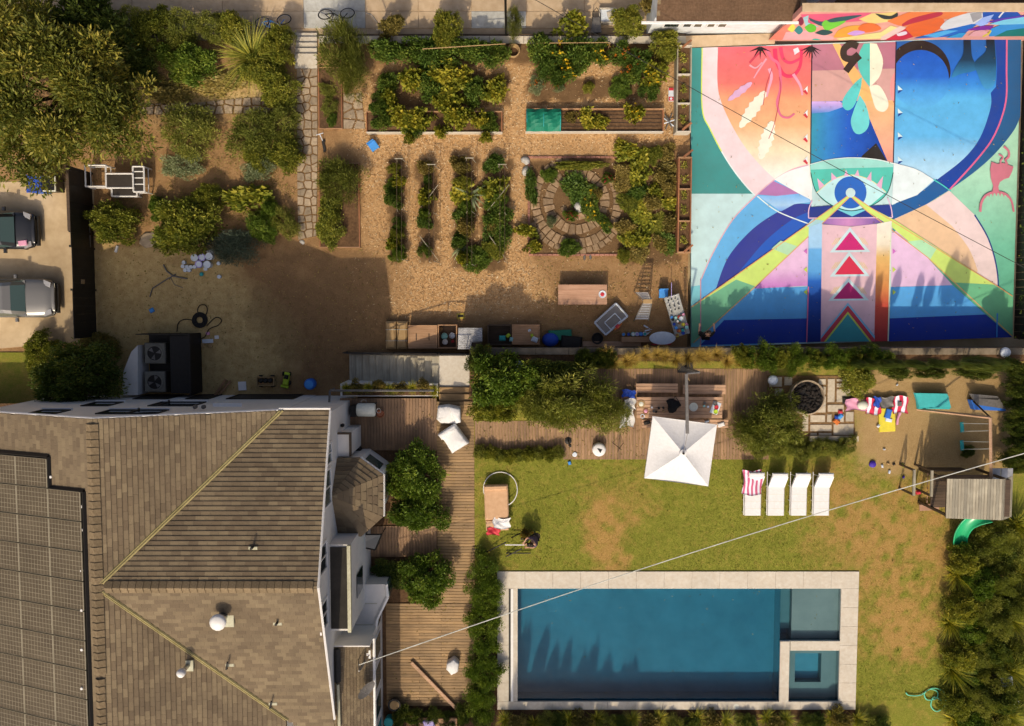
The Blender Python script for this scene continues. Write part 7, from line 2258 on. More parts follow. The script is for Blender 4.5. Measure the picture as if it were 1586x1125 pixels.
for (a, b, r, k, lb) in ((960, 137, 17, 'green', 'clipped dark green dome in the soil strip'), (832, 131, 12, 'sage', 'small orange flowering plant at the left of the soil strip'), (866, 134, 9, 'sage', 'tiny sprig in the soil strip beside the orange flowers'),
                         (912, 136, 9, 'bush', 'tiny yellow green seedling in the soil strip'), (1005, 142, 14, 'tomato', 'green plant at the right end of the soil strip'),
                         (916, 184, 16, 'squash', 'squash plant in the middle of the netted bed'), (930, 190, 12, 'squash', 'yellowish squash spilling over the netted bed edge'), (884, 182, 9, 'dry', 'straggly stalk near the green net')):
 plant(k, a, b, r, r, .6, lb, ZG, None, 'garden_plant', 'plant', 'flowers_orange' if 'orange' in lb else None)
for cx_, ys2, r, kd, lb in ((613, range(258, 400, 17), 13, 'tomato', 'bean plant in the first trellis row from the left'), (659, range(258, 395, 18), 12, 'tomato', 'bean plant in the second trellis row from the left'),
       (719, range(252, 412, 17), 17, 'tomato', 'climbing plant in the third trellis row'), (768, range(256, 412, 18), 20, 'tomato', 'climbing plant in the rightmost trellis row')):
 for j, b in enumerate(ys2):
  if (j * 5 + cx_) % 7 == 3:
   continue
  kk = ('tomato', 'bush', 'squash', 'green', 'tomato', 'dry')[(j * 7 + cx_) % 6]
  s_ = random.uniform(.6, 1.15)
  plant(kk, cx_ + random.uniform(-7, 5), b + random.uniform(-5, 5), r * s_, r * s_ * .9, random.uniform(.5, 1.0), f'{lb}, {ORD[j]} from the top', ZG, lb + 's', 'bean_plant', 'vegetable')
plant('green', 738, 402, 22, 20, .7, 'bright lettuce green plant at the foot of the third trellis row', ZG, None, 'garden_plant', 'plant')
plant('banana', 715, 380, 20, 20, .9, 'pale broad leaved plant in the third trellis row', ZG, None, 'garden_plant', 'plant')
plant('banana', 728, 300, 22, 22, 1.0, 'arching strap leaved plant between the trellis rows', ZG, None, 'garden_plant', 'plant')
for (a, b, rx, ry, k, lb, fl) in ((893, 292, 26, 20, 'tomato', 'dense plant in the heart of the stone labyrinth', None), (915, 315, 15, 24, 'tomato', 'leafy plant right of the white stone in the labyrinth', 'flowers_yellow'), (884, 334, 11, 9, 'green', 'red flowering plant left of the white stone', 'flowers_red'),
                                  (941, 276, 9, 9, 'green', 'red flowering plant at the upper right of the labyrinth', 'flowers_red'), (851, 272, 12, 12, 'green', 'small plant in the upper left ring of the labyrinth', None), (854, 342, 8, 9, 'sage', 'small grey plant in the left ring of the labyrinth', None),
                                  (936, 345, 15, 9, 'tomato', 'plant with yellow specks in the lower right ring', 'flowers_yellow'), (900, 256, 40, 8, 'bush', 'low yellowish edging plants along the upper brick edge', None), (822, 288, 9, 26, 'tomato', 'dark plant along the left brick edge', None),
                                  (815, 358, 10, 16, 'squash', 'bright green lettuce at the lower left brick edge', None), (824, 382, 9, 12, 'squash', 'bright green lettuce at the brick corner', None), (882, 384, 18, 13, 'green', 'leafy plant across the lower brick edge', None), (925, 300, 10, 8, 'dry', 'dry tuft in the right ring of the labyrinth', None)):
 plant(k, a, b, rx, ry, .55, lb, ZG, None, 'garden_plant', 'plant', fl)
for i in range(26):
 a = 968 + (i % 4) * 24 + random.uniform(-8, 8)
 b = 240 + (i // 4) * 26 + random.uniform(-8, 8)
 plant(random.choice(('dry', 'squash', 'dry', 'tomato', 'bush', 'dry', 'squash')), a, b, random.uniform(11, 21), random.uniform(10, 19), random.uniform(.3, .6), f'straggling pumpkin vine right of the labyrinth, {ORD[i // 4]} row from the top, {ORD[i % 4]} from the left', ZG, 'pumpkin patch', 'pumpkin_vine', 'vegetable')
for i in range(16):
 plant('goldgrass', 936 + i * 16 + random.uniform(-4, 4), 553 + random.uniform(-4, 9), 14, 14, .75, f'golden grass tuft above the garden wall, {ORD[i]} from the left', 0.0, 'golden grasses along the wall', 'grass_tuft', 'grass')
for i in range(12):
 plant('hedge' if i % 3 else 'bush', 1152 + i * 19, 554 + random.uniform(-3, 4), 20, 15, 1.1, f'leafy section of the green hedge behind the court, {ORD[i]} from the left', 0.0, 'green hedge sections by the court', 'hedge', 'hedge')
for i in range(9):
 plant('dry' if i % 2 else 'tuft', 536 + i * 17, 601 + random.uniform(-4, 5), 11, 9, .45, f'rusty green plant in the stair trough, {ORD[i]} from the left', -.1, 'trough plants beside the stairs', 'trough_plant', 'plant')
for i in range(6):
 plant('dark', 900 + i * 9, 556 + random.uniform(-3, 3), 13, 12, .8, f'dark leaves over the wall beside golden grasses, {ORD[i]} from the left', 0.0, 'dark wall plants', 'wall_plant', 'plant')
for i, (a, h) in enumerate(((1310, 2.1), (1328, 2.2), (1346, 2.3), (1363, 2.3), (1392, 2.6), (1430, 2.3), (1448, 2.1), (1478, 3.3), (1496, 3.0))):
 z = 0.0
 b = P(a, 560, 0)
 t = plant('spire', a, 560, 7 + (5 if i > 6 else 0), 7 + (5 if i > 6 else 0), h, f'slim upright cypress behind the painted court, {ORD[i]} from the left', 0.0, 'slim cypresses behind the court', 'cypress', 'tree')
 t.location.x, t.location.y = b.x, b.y
for i in range(9):
 plant('bush' if i % 2 else 'olive', 744 + i * 15, 704 + random.uniform(-4, 4), 13, 11, .55, f'low border plant between deck strip and lawn, {ORD[i]} from the left', 0.0, 'border plants by the lawn', 'border_plant', 'plant')
for i in range(9):
 plant('feather' if i % 2 else 'olive', 1176 + i * 17, 694 + random.uniform(-5, 6), 18, 14, .7, f'low shrub in the strip above the white loungers, {ORD[i]} from the left', 0.0, 'shrubs above the loungers', 'border_shrub', 'shrub')
for i in range(9):
 plant('hedge', 750 + random.uniform(-3, 3), 884 + i * 26, 25, 20, .9, f'clipped hedge section between deck and pool, {ORD[i]} from the top', 0.0, 'pool hedge sections', 'hedge', 'hedge')
for i in range(30):
 a = 785 + i * 20 + random.uniform(-6, 6)
 kd = ('tuft', 'dry', 'tuft', 'olive', 'dark')[i % 5]
 plant(kd, a, 1120 + random.uniform(-6, 6), 19, 15, .6, f'plant in the bed along the lower pool edge, {ORD[i]} from the left', 0.0, 'plants along the lower pool edge', 'spiky_plant', 'plant')
for i in range(6):
 plant('dark', 620 + i * 24, 1112 + random.uniform(-5, 5), 20, 14, .6, f'dark shaded plant below the lower deck, {ORD[i]} from the left', 0.0, 'shaded plants below the deck', 'shade_plant', 'plant')
SL = []
for j in range(9):
 for i in range(4):
  a = 1492 + i * 30 + random.uniform(-8, 8) - (8 if j > 3 else 0)
  b = 826 + j * 37 + random.uniform(-9, 9)
  if b < 850 and a < 1535:
   continue
  SL.append((a, b, i, j))
for i, (a, b, ci, cj) in enumerate(SL):
 kd = ('olive', 'tuft', 'bush', 'feather', 'dark', 'olive', 'tuft', 'green')[i % 8]
 plant(kd, a, b, 27, 25, random.uniform(.8, 1.7), f'bank shrub right of the pool, row {ORD[cj]} from top, {ORD[ci]} from left', 0.0, 'bank of shrubs right of the pool', 'bank_shrub', 'shrub')
for i in range(6):
 plant('dark', 1578, 575 + i * 28, 17, 20, 1.9, f'dark boundary hedge section beside the play corner, {ORD[i]} from the top', 0.0, 'boundary hedge by the play corner', 'hedge', 'hedge')
fy = -22.3
for i, (a, h) in enumerate(((560, 2.9), (598, 3.1), (626, 3.0), (676, 3.4), (706, 3.2), (740, 3.3), (775, 5.2), (806, 5.0), (826, 4.3), (848, 4.4), (874, 3.9), (890, 4.4), (918, 3.8), (948, 3.6), (962, 3.7), (985, 3.2), (1030, 2.9), (1200, 2.8), (1260, 3.0))):
 t = plant('spire', 800, 1100, 12, 12, h * 1.18, f'slim cypress beyond the lower picture edge, {ORD[i]} from the left', 0.0, 'cypresses south of the pool', 'cypress', 'tree')
 t.location.x, t.location.y = (a - 793) / 34.0, fy
for i, a in enumerate((782, 806, 830, 856)):
 t = plant('hedge', 800, 1100, 22, 20, 2.5, f'bushy shrub beyond the lower picture edge left of the pool, {ORD[i]} from the left', 0.0, 'shrubs south of the pool', 'tall_shrub', 'shrub')
 t.location.x, t.location.y = (a - 793) / 34.0, fy
t = thing('board_fence', 'plain board fence beyond the lower pool border', 'fence', (2, fy - .6, 0))
x = P(560, 1100).x - 2
i = 0
while x < 22:
 q = MB(); q.box(x + .01, fy - .65, -.1, x + .28, fy - .6, 1.0 + (.1 if i % 2 else 0)); part(q, 'board', 'dark_wood', t); x += .29; i += 1
n_ = 5200
lx = rng.uniform(0, 1, n_); ly = rng.uniform(0, 1, n_)
pl = []
for i in range(n_):
 if i < 70:
  p = P(810 + 480 * lx[i], 915 + 165 * ly[i] ** 2, -.122)
 elif i < 420:
  p = P(1075 + 480 * lx[i], 70 + 450 * ly[i], ZG + .1)
 elif i < 2600:
  p = P(150 + 460 * lx[i], 380 + 230 * ly[i], ZG + .045)
 elif i < 3600:
  p = P(830 + 240 * lx[i], 400 + 130 * ly[i], ZG + .045)
 elif i < 4300:
  p = P(160 + 300 * lx[i], 90 + 290 * ly[i], ZG + .045)
 else:
  p = P(602 + 130 * lx[i], 625 + 460 * ly[i], .015) if i % 2 else P(740 + 440 * lx[i], 655 + 55 * ly[i], .015)
 pl.append(tuple(p))
pl = np.array(pl)
tag(link('leaf_litter', leaf_mesh('leaf_litter', 'lf_dry', pl, unit(rng.normal(size=(n_, 3)) * np.array([1, 1, .12])), rng.uniform(.04, .13, n_), rng.uniform(.015, .05, n_), rng.uniform(0, 1, n_))), 'fallen dry leaves and twigs on yard and decks', 'leaf litter', kind='stuff')
n_ = 9000
cx_w = rng.uniform(0, 1, (160, 2))
px_ = np.array([(P(165 + 290 * c[0], 70 + 300 * c[1], ZG)[0], P(165 + 290 * c[0], 70 + 300 * c[1], ZG)[1]) for c in cx_w])
k_ = rng.integers(0, 160, n_)
pl = np.stack([px_[k_, 0] + rng.normal(0, .22, n_), px_[k_, 1] + rng.normal(0, .16, n_), np.full(n_, ZG + .02)], -1)
leafmat('lf_weed', (.12, .13, .03, 1), (.34, .28, .08, 1), (.55, .42, .16, 1), .3)
tag(link('dry_weeds', leaf_mesh('dry_weeds', 'lf_weed', pl, unit(rng.normal(size=(n_, 3)) + np.array([0, 0, .5])), rng.uniform(.06, .2, n_), rng.uniform(.012, .03, n_), np.clip(rng.uniform(0, .6, n_) + (k_ % 7) * .06, 0, 1))), 'low dry weeds scattered over the street border', 'weeds', kind='stuff')
# dining deck
def plank_bench(label, px0, px1, py0, py1, h, name='timber_bench', cat='bench', np_=3):
 x0, x1, y0, y1 = px_rect(px0, px1, py0, py1, h)
 t = thing(name, label, cat, ((x0 + x1) / 2, (y0 + y1) / 2, 0.002))
 for k in range(np_):
  a, b = y0 + (y1 - y0) * k / np_, y0 + (y1 - y0) * (k + 1) / np_
  q = MB(); q.cbox(((x0 + x1) / 2, (a + b) / 2, h - .025), (x1 - x0, b - a - .012, .05), bev=.008); part(q, 'seat_plank' if cat == 'bench' else 'top_plank', 'pinewood', t)
 for sx in (x0 + .15, x1 - .15):
  q = MB(); q.box(sx - .04, y0 + .04, .003, sx + .04, y1 - .04, h - .051); part(q, 'leg', 'dark_wood', t)
 return (x0, x1, y0, y1)
plank_bench('left timber bench above the dining table', 985, 1050, 594, 608.5, .45)
plank_bench('right timber bench above the dining table', 1058, 1124, 596, 611, .45)
tb_ = plank_bench('long slatted dining table laid with dishes and bags', 986, 1119, 615, 648, .76, 'dining_table', 'table', 6)
plank_bench('timber bench below the dining table half under the parasol', 994, 1128, 650, 663, .45)
hc_ = 2.75; he_ = 2.3
cor = [P(1011, 645, he_), P(1110.5, 658, he_), P(1097, 753.5, he_), P(998, 741, he_)]
cen = P(1058, 702, hc_)
cen.z = hc_
t = thing('parasol', 'large square white cantilever parasol over the dining deck', 'parasol', P(1061, 569, 0))
for i in range(4):
 q = MB()
 a, b = cor[i], cor[(i + 1) % 4]
 nseg = 6
 for r in range(nseg + 1):
  f_ = r / nseg
  for s in range(nseg + 1):
   g_ = s / nseg
   p = cen.lerp(a.lerp(b, g_), f_)
   p = p - Vector((0, 0, .09 * math.sin(math.pi * f_) * math.sin(math.pi * g_) + .05 * math.sin(math.pi * g_) * f_ * f_))
   q.v.append(tuple(p))
 for r in range(nseg):
  for s in range(nseg):
   k = r * (nseg + 1) + s
   q.f.append([k, k + 1, k + nseg + 2, k + nseg + 1]); q.m.append(0); q.t.append(.5)
 part(q, 'canopy_panel', 'white_cloth', t, True)
 q = MB(); q.tube([cen + Vector((0, 0, -.06)), cor[i] + Vector((0, 0, -.03))], .015, 5); part(q, 'rib', 'grey_metal', t)
 q = MB(); q.add([a, b, b - Vector((0, 0, .12)), a - Vector((0, 0, .12))], [(0, 1, 2, 3)]); part(q, 'valance', 'white_cloth', t)
q = MB(); q.lathe([(.16, -.05), (.15, .02), (.05, .06)], tuple(cen), 14); part(q, 'vent_cap', 'white_cloth', t)
q = MB(); q.lathe([(.05, .06), (.05, .12), (.02, .14)], tuple(cen), 10); part(q, 'finial', 'black', t)
mp_ = P(1061, 569, 0)
armz = 3.15
a_ = P(1063, 579, armz); b_ = P(1065, 672, armz + .05)
mast_top = Vector((mp_.x, mp_.y, 3.0))
q = MB(); q.tube([(mp_.x, mp_.y, 0), mast_top], .055, 8); part(q, 'mast', 'grey_metal', t)
q = MB(); q.cbox(((a_.x + b_.x) / 2, (a_.y + b_.y) / 2, armz), (.13, a_.y - b_.y, .09), -math.atan2(a_.x - b_.x, a_.y - b_.y), bev=.01); part(q, 'arm', 'grey_metal', t)
q = MB(); q.tube([mast_top, (a_.x, a_.y, armz)], .04, 6); q.tube([(b_.x, b_.y, armz), (cen.x, cen.y, cen.z + .1)], .012, 6); part(q, 'arm_joint', 'grey_metal', t)
q = MB(); q.tube([P(1063, 580, armz), P(1068, 590, armz - .5)], .015, 5); part(q, 'crank', 'kraft', t)
q = MB(); q.cbox((mp_.x, mp_.y, .05), (.7, .5, .09), bev=.02); part(q, 'base', 'charcoal', t)
zt_ = .765
def dish(px, py, r, label, mat, food=None, z=zt_, name='plate'):
 p = P(px, py, z)
 q = MB(); q.lathe([(r * .5, 0), (r * .8, .008), (r, .03), (r * .93, .03), (r * .7, .014)], (p.x, p.y, z), 18)
 o = single(q, name, mat, label, name.split('_')[-1])
 if food:
  q = MB(); q.lathe([(r * .65, .012), (r * .6, .035), (r * .2, .05)], (p.x, p.y, z), 12); part(q, 'food', food, o)
dish(993, 626, .17, 'tan bowl at the left end of the dining table', 'kraft', 'cream', name='bowl')
dish(1000, 637, .13, 'pink topped dish near the left table end', 'brown_box', 'pink', name='dish')
dish(995, 645, .1, 'white saucer at the lower left table corner', 'silver_white', 'brown_box', name='saucer')
dish(1074, 630.5, .2, 'pale round board right of the parasol arm', 'cream', name='board')
for i, (a, b, mt) in enumerate(((1009, 631, 'white'), (1012, 637, 'grey_metal'), (1016, 638, 'black'), (1020, 632, 'charcoal'), (1027, 631.5, 'charcoal'), (1027, 637, 'kraft'), (1091, 624, 'grey_metal'), (1090, 629, 'mint'), (1096, 630, 'silver_white'))):
 p = P(a, b, zt_)
 q = MB(); q.lathe([(.045, 0), (.055, .1), (.05, .12), (.04, .11)], (p.x, p.y, zt_), 10)
 single(q, 'cup', mt, ['white cup near the bowls', 'grey cup near the bowls', 'black mug beside the parasol corner', 'dark cup left of the black bag', 'dark cup touching the black bag', 'tan cup below the dark cups', 'grey glass on the right half', 'mint glass on the right half', 'clear cup beside the tray'][i], 'cup')
p = P(1042, 628, zt_)
t = thing('black_bag', 'slumped black bag in the middle of the dining table', 'bag', p)
q = MB()
prof = [(.26, .0), (.3, .06), (.26, .16), (.12, .24)]
m_ = 12
for k, (r, z) in enumerate(prof):
 for j in range(m_):
  a = 2 * math.pi * j / m_; g_ = 1 + .2 * math.sin(a * 3 + 1) + .1 * math.sin(a * 5 + k)
  q.v.append((p.x + r * g_ * math.cos(a), p.y + r * g_ * 1.1 * math.sin(a), zt_ + z))
for k in range(3):
 for j in range(m_):
  q.f.append([k * m_ + j, k * m_ + (j + 1) % m_, (k + 1) * m_ + (j + 1) % m_, (k + 1) * m_ + j]); q.m.append(0); q.t.append(.5)
q.f.append(list(range(3 * m_, 4 * m_))); q.m.append(0); q.t.append(.5)
part(q, 'body', 'shirt_black', t)
q = MB(); q.tube([(p.x - .05, p.y + .2, zt_ + .15), (p.x + .08, p.y + .42, zt_ + .1), (p.x + .25, p.y + .2, zt_ + .05), (p.x + .35, p.y - .05, zt_ + .03)], .015, 5); part(q, 'strap', 'black', t)
p = P(1108, 632, zt_)
t = thing('serving_tray', 'white paper tray with red and green cups on the right table end', 'tray', p)
q = MB(); q.cbox((p.x, p.y, zt_ + .01), (.36, .55, .015), -.35); part(q, 'sheet', 'silver_white', t)
for i, (dx, dy, mt) in enumerate(((.03, .03, 'red'), (-.0, -.17, 'lime'), (-.02, .2, 'grey_metal'))):
 q = MB(); q.lathe([(.07, 0), (.1, .06), (.085, .06), (.06, .03)], (p.x + dx, p.y + dy, zt_ + .019), 14); part(q, 'cup', mt, t)
for (a, b, w_, l_, mt, lb, nm) in ((1117, 658, .3, .18, 'white_cloth', 'white shoes and cloth on the lower bench end', 'cloth'), (1095, 653, .2, .1, 'silver_white', 'small white pack on the lower bench', 'pack'), (1002, 655, .28, .16, 'charcoal', 'dark bundle on the lower bench left end', 'bundle')):
 p = P(a, b, .5); q = MB(); q.cbox((p.x, p.y, .5), (w_, l_, .09), .3, bev=.03); single(q, nm + '_item' if nm == 'pack' else nm, mt, lb, nm)
p = P(973, 640, .8)
t = thing('deck_chair', 'deck chair heaped with white towels left of the dining table', 'chair', (p.x, p.y, 0))
for sx in (-.25, .25):
 q = MB(); q.tube([(p.x + sx, p.y + .75, .5), (p.x + sx, p.y - .55, .25)], .025, 6); q.tube([(p.x + sx, p.y + .3, 0), (p.x + sx, p.y + .3, .45)], .025, 6); q.tube([(p.x + sx, p.y - .5, 0), (p.x + sx, p.y - .5, .3)], .025, 6); part(q, 'side_frame', 'board', t)
q = MB(); q.cbox((p.x, p.y, .42), (.55, 1.5, .04)); part(q, 'seat', 'board', t)
def cloth(label, px0, px1, py0, py1, z, mat, amp=.06, name='towel', seed=1, drop=0.0, cat='towel', skew=0.0):
 x0, x1, y0, y1 = px_rect(px0, px1, py0, py1, z)
 n = 9
 q = MB()
 for i in range(n + 1):
  for j in range(n + 1):
   u, v = i / n, j / n
   x = x0 + (x1 - x0) * u + .04 * math.sin(v * 7 + seed) + skew * v
   y = y0 + (y1 - y0) * v + .04 * math.sin(u * 6 + seed * 2)
   zz = z + amp * (math.sin(u * 5.3 + seed) * math.cos(v * 4.1 + seed * 1.7) + .5 * math.sin(u * 11 + v * 9 + seed)) * .6
   q.v.append((x, y, zz))
 b = len(q.v)
 q.v += [(x, y, z_ - .02) for x, y, z_ in q.v]
 for i in range(n):
  for j in range(n):
   k = i * (n + 1) + j
   q.f.append([k, k + n + 1, k + n + 2, k + 1]); q.m.append(0); q.t.append(.5)
   q.f.append([b + k + 1, b + k + n + 2, b + k + n + 1, b + k]); q.m.append(0); q.t.append(.5)
 rim = [i * (n + 1) for i in range(n + 1)] + [n * (n + 1) + j for j in range(1, n + 1)] + [i * (n + 1) + n for i in range(n - 1, -1, -1)] + [j for j in range(n - 1, 0, -1)]
 for a, c in zip(rim, rim[1:] + rim[:1]):
  q.f.append([a, c, b + c, b + a]); q.m.append(0); q.t.append(.5)
 return single(q, name, mat, label, cat, None, True)
cloth('white towel heap on the deck chair, upper one', 966, 984, 618, 634, .55, 'white_cloth', .12, seed=2)
cloth('white towel spread on the deck chair, lower one', 960, 982, 634, 662, .5, 'white_cloth', .1, seed=5)
cloth('bright blue towel at the top of the deck chair', 964, 984, 604, 616, .6, 'royal', .08, seed=3)
p = P(880, 683, .0)
t = thing('floor_lamp', 'black upright garden heater leaning at the deck edge', 'lamp', p)
q = MB(); q.lathe([(.16, 0), (.16, .04), (.03, .06), (.03, 1.2), (.07, 1.22), (.05, 1.5)], tuple(p), 12); part(q, 'stand', 'black', t)
p = P(928, 697, .4)
t = thing('round_stool', 'round white stool with black cloth on the deck edge', 'stool', (p.x, p.y, 0))
q = MB(); q.lathe([(.24, .0), (.3, .12), (.31, .36), (.26, .44), (.1, .45)], (p.x, p.y, 0.003), 20); part(q, 'body', 'white_cloth', t, True)
q = MB(); q.prism([(p.x - .1, p.y + .08), (p.x + .13, p.y + .02), (p.x + .05, p.y - .14)], .455, .475); part(q, 'cloth', 'black', t)
p = P(957, 691, 0.0)
t = thing('camera_tripod', 'dark metal tripod standing on the deck', 'tripod', p)
for i in range(3):
 a = i * 2.094 + .5
 q = MB(); q.tube([(p.x, p.y, .6), (p.x + .28 * math.cos(a), p.y + .28 * math.sin(a), 0.002)], .014, 5); part(q, 'leg', 'dark_wood', t)
q = MB(); q.tube([(p.x, p.y, .5), (p.x, p.y, .95)], .02, 6); part(q, 'column', 'dark_wood', t)
p = P(890, 704, 0); q = MB(); q.lathe([(.08, 0), (.11, .05), (.08, .06)], tuple(p), 14); single(q, 'pet_bowl', 'silver_white', 'small white bowl at the deck edge', 'bowl')
p = P(882, 717, 0); q = MB(); q.cbox((p.x, p.y, .05), (.13, .16, .1), .3, bev=.03); single(q, 'toy_block', 'sky_blue', 'little blue toy on the grass below the deck', 'toy')
for i, (a, b, lb) in enumerate(((804, 566, 'at the head of the stairs'), (1557, 546, 'at the far right of the wall'), (1197, 589, 'beside the fire pit'))):
 p = P(a, b, .5)
 t = thing('garden_light', 'grey dome garden light ' + lb, 'light', (p.x, p.y, 0))
 q = MB(); q.lathe([(.24, .5), (.2, .6), (.06, .66)], (p.x, p.y, 0), 16); part(q, 'shade', 'silver_white', t, True)
 q = MB(); q.tube([(p.x, p.y, 0), (p.x, p.y, .6)], .025, 6); part(q, 'post', 'grey_metal', t)
def lump(t, name, mat, pts, z0, z1, edge=.12):
 """soft covered block: outline pts, rounded over at the top"""
 q = MB()
 c = sum((Vector((p[0], p[1])) for p in pts), Vector((0, 0))) / len(pts)
 m = len(pts)
 for f_, z in ((1.0, z0), (1.02, z0 + (z1 - z0) * .6), (.93, z1 - edge * .4), (.8, z1)):
  for k, p in enumerate(pts):
   q.v.append((c.x + (p[0] - c.x) * f_, c.y + (p[1] - c.y) * f_, z + .03 * math.sin(k * 2.7 + f_ * 9)))
 for k in range(3):
  for j in range(m):
   q.f.append([k * m + j, k * m + (j + 1) % m, (k + 1) * m + (j + 1) % m, (k + 1) * m + j]); q.m.append(0); q.t.append(.5)
 cc = len(q.v)
 q.v.append((c.x, c.y, z1 + .02))
 for j in range(m):
  q.f.append([3 * m + j, 3 * m + (j + 1) % m, cc]); q.m.append(0); q.t.append(.5)
 return part(q, name, mat, t, True)
def dense(px_pts, z, n=5):
 pp = [(P(a, b, z).x, P(a, b, z).y) for a, b in px_pts]
 out = []
 for i in range(len(pp)):
  a, b = pp[i], pp[(i + 1) % len(pp)]
  for k in range(n):
   out.append((a[0] + (b[0] - a[0]) * k / n, a[1] + (b[1] - a[1]) * k / n))
 return out[::-1] if False else out
def ccw(pp):
 s = sum(pp[i - 1][0] * pp[i][1] - pp[i][0] * pp[i - 1][1] for i in range(len(pp)))
 return pp if s > 0 else pp[::-1]
for lb, body, back in (('armchair under a white cover on the deck path, upper of two', [(678, 630), (694, 628), (712, 632), (713, 652), (708, 657), (682, 656), (676, 650)], [(694, 629), (713, 633), (713, 655), (706, 656)]),
                       ('armchair under a white cover on the deck path, lower turned one', [(678, 674), (704, 657), (726, 687), (700, 703), (688, 684)], [(678, 674), (704, 657), (709, 664), (684, 682)])):
 cpx = body[0]
 t = thing('covered_armchair', lb, 'armchair', P(sum(a for a, _ in body) / len(body), sum(b for _, b in body) / len(body), 0.0))
 lump(t, 'cover', 'white_cloth', ccw(dense(body, .55)), .02, .62)
 lump(t, 'back_cover', 'white_cloth', ccw(dense(back, .8, 3)), .4, .86)
p = P(566, 636, 1.0)
t = thing('barbecue_grill', 'barbecue grill under a pale lid with side wheel on the deck', 'grill', (p.x, p.y, 0))
q = MB()
for i in range(9):
 a = math.pi * i / 8
 for j, xx in enumerate((-.42, -.36, .36, .42)):
  r = .3 if j in (1, 2) else .24
  q.v.append((p.x + xx, p.y + r * math.cos(a), .78 + r * math.sin(a)))
for i in range(8):
 for j in range(3):
  k = i * 4 + j
  q.f.append([k, k + 1, k + 5, k + 4]); q.m.append(0); q.t.append(.5)
q.f.append([i * 4 for i in range(9)]); q.f.append([i * 4 + 3 for i in range(8, -1, -1)]); q.m += [0, 0]; q.t += [.5, .5]
part(q, 'lid', 'cream', t, True)
q = MB(); q.cbox((p.x, p.y, .62), (.84, .6, .3), bev=.03); part(q, 'firebox', 'charcoal', t)
for sx in (-.36, .36):
 for sy in (-.22, .22):
  q = MB(); q.tube([(p.x + sx, p.y + sy, 0), (p.x + sx, p.y + sy, .5)], .02, 6); part(q, 'leg', 'grey_metal', t)
q = MB(); q.tube([(p.x + .55 + .1 * math.cos(a), p.y - .05 + .1 * math.sin(a), .72) for a in [i * .524 for i in range(13)]], .015, 5); part(q, 'side_ring', 'alloy', t)
q = MB(); q.tube([(p.x - .1 + .13 * math.cos(a), p.y + .36 + .1 * math.sin(a), .8) for a in [i * .524 for i in range(13)]], .02, 5); part(q, 'handle', 'grey_metal', t)
q = MB(); q.cbox((p.x - .6, p.y - .1, .3), (.34, .5, .6), bev=.03); single(q, 'gas_bin', 'charcoal', 'dark box in the shade left of the barbecue', 'box')
p = P(590, 640, 0); q = MB(); q.lathe([(.14, 0), (.17, .25), (.19, .26), (.17, .28), (.13, .2)], tuple(p), 14); single(q, 'clay_pot', 'terracotta', 'clay pot to the right of the barbecue', 'pot')
x0, x1, y0, y1 = px_rect(548, 590, 826, 852, 1.2)
t = thing('glass_canopy', 'tilted black framed pane under the bay roof', 'pane', ((x0 + x1) / 2, (y0 + y1) / 2, 0))
cc4 = [P(552, 846, 1.4), P(566, 828, 1.4), P(591, 828, 1.2), P(581, 852, 1.2)]
q = MB()
for i in range(4):
 q.tube([cc4[i], cc4[(i + 1) % 4]], .035, 4)
part(q, 'frame', 'black', t)
q = MB(); q.add(cc4, [(0, 1, 2, 3)]); part(q, 'pane', 'glass', t)
for v in cc4:
 q = MB(); q.tube([(v.x, v.y, 0), tuple(v)], .025, 4); part(q, 'leg', 'black', t)
q = MB(); pp = PA([(541, 693), (556, 692), (560, 700), (542, 704)], .4); q.prism([tuple(v) for v in pp], 0.005, .5); single(q, 'dark_stool', 'charcoal', 'low dark box against the white pier by the deck', 'box')
a_, b_ = P(637, 1026, .12), P(710, 1101, .12)
q = MB(); dd = b_ - a_; q.cbox(tuple((a_ + b_) / 2), (dd.length, .15, .08), math.atan2(dd.y, dd.x), bev=.01); single(q, 'loose_plank', 'pinewood', 'long loose plank lying across the lower deck', 'plank')
p = P(702, 1033, .45)
t = thing('canvas_stool', 'small white covered stool on the lower deck', 'stool', (p.x, p.y, 0))
lump(t, 'cover', 'white_cloth', ccw(dense([(692, 1028), (703, 1021), (711, 1028), (709, 1042), (699, 1047), (691, 1038)], .45, 3)), .03, .48)
for i in range(4):
 a = i * 1.57 + .6; q = MB(); q.tube([(p.x + .18 * math.cos(a), p.y + .18 * math.sin(a), 0), (p.x + .15 * math.cos(a), p.y + .15 * math.sin(a), .3)], .02, 5); part(q, 'leg', 'dark_wood', t)
p = P(611, 1091, .3)
t = thing('clay_pot', 'round clay pot in the shade by the sunroom window', 'pot', (p.x, p.y, 0))
q = MB(); q.lathe([(.2, 0), (.28, .35), (.31, .36), (.3, .42), (.25, .4)], (p.x, p.y, 0), 18); part(q, 'pot', 'charcoal', t)
q = MB(); q.lathe([(.25, .38), (.2, .41)], (p.x, p.y, 0), 14); part(q, 'earth', 'kraft', t)
p = P(602, 1118, .4); q = MB(); q.lathe([(.18, 0), (.22, .5), (.18, .52)], (p.x, p.y, 0), 14); single(q, 'teal_bin', 'teal', 'teal bin half hidden at the sunroom wall', 'bin')
x0, x1, y0, y1 = px_rect(648, 708, 1113, 1140, .45)
t = thing('outdoor_sofa', 'wooden outdoor sofa with lilac cushion at the bottom edge', 'sofa', ((x0 + x1) / 2, (y0 + y1) / 2, 0))
q = MB(); q.cbox(((x0 + x1) / 2, (y0 + y1) / 2, .3), (x1 - x0, y1 - y0, .3), bev=.03); part(q, 'seat', 'board', t)
q = MB(); q.cbox((x0 + .5, y1 - .25, .5), (.5, .4, .14), .2, bev=.05); part(q, 'cushion', 'lilac', t)
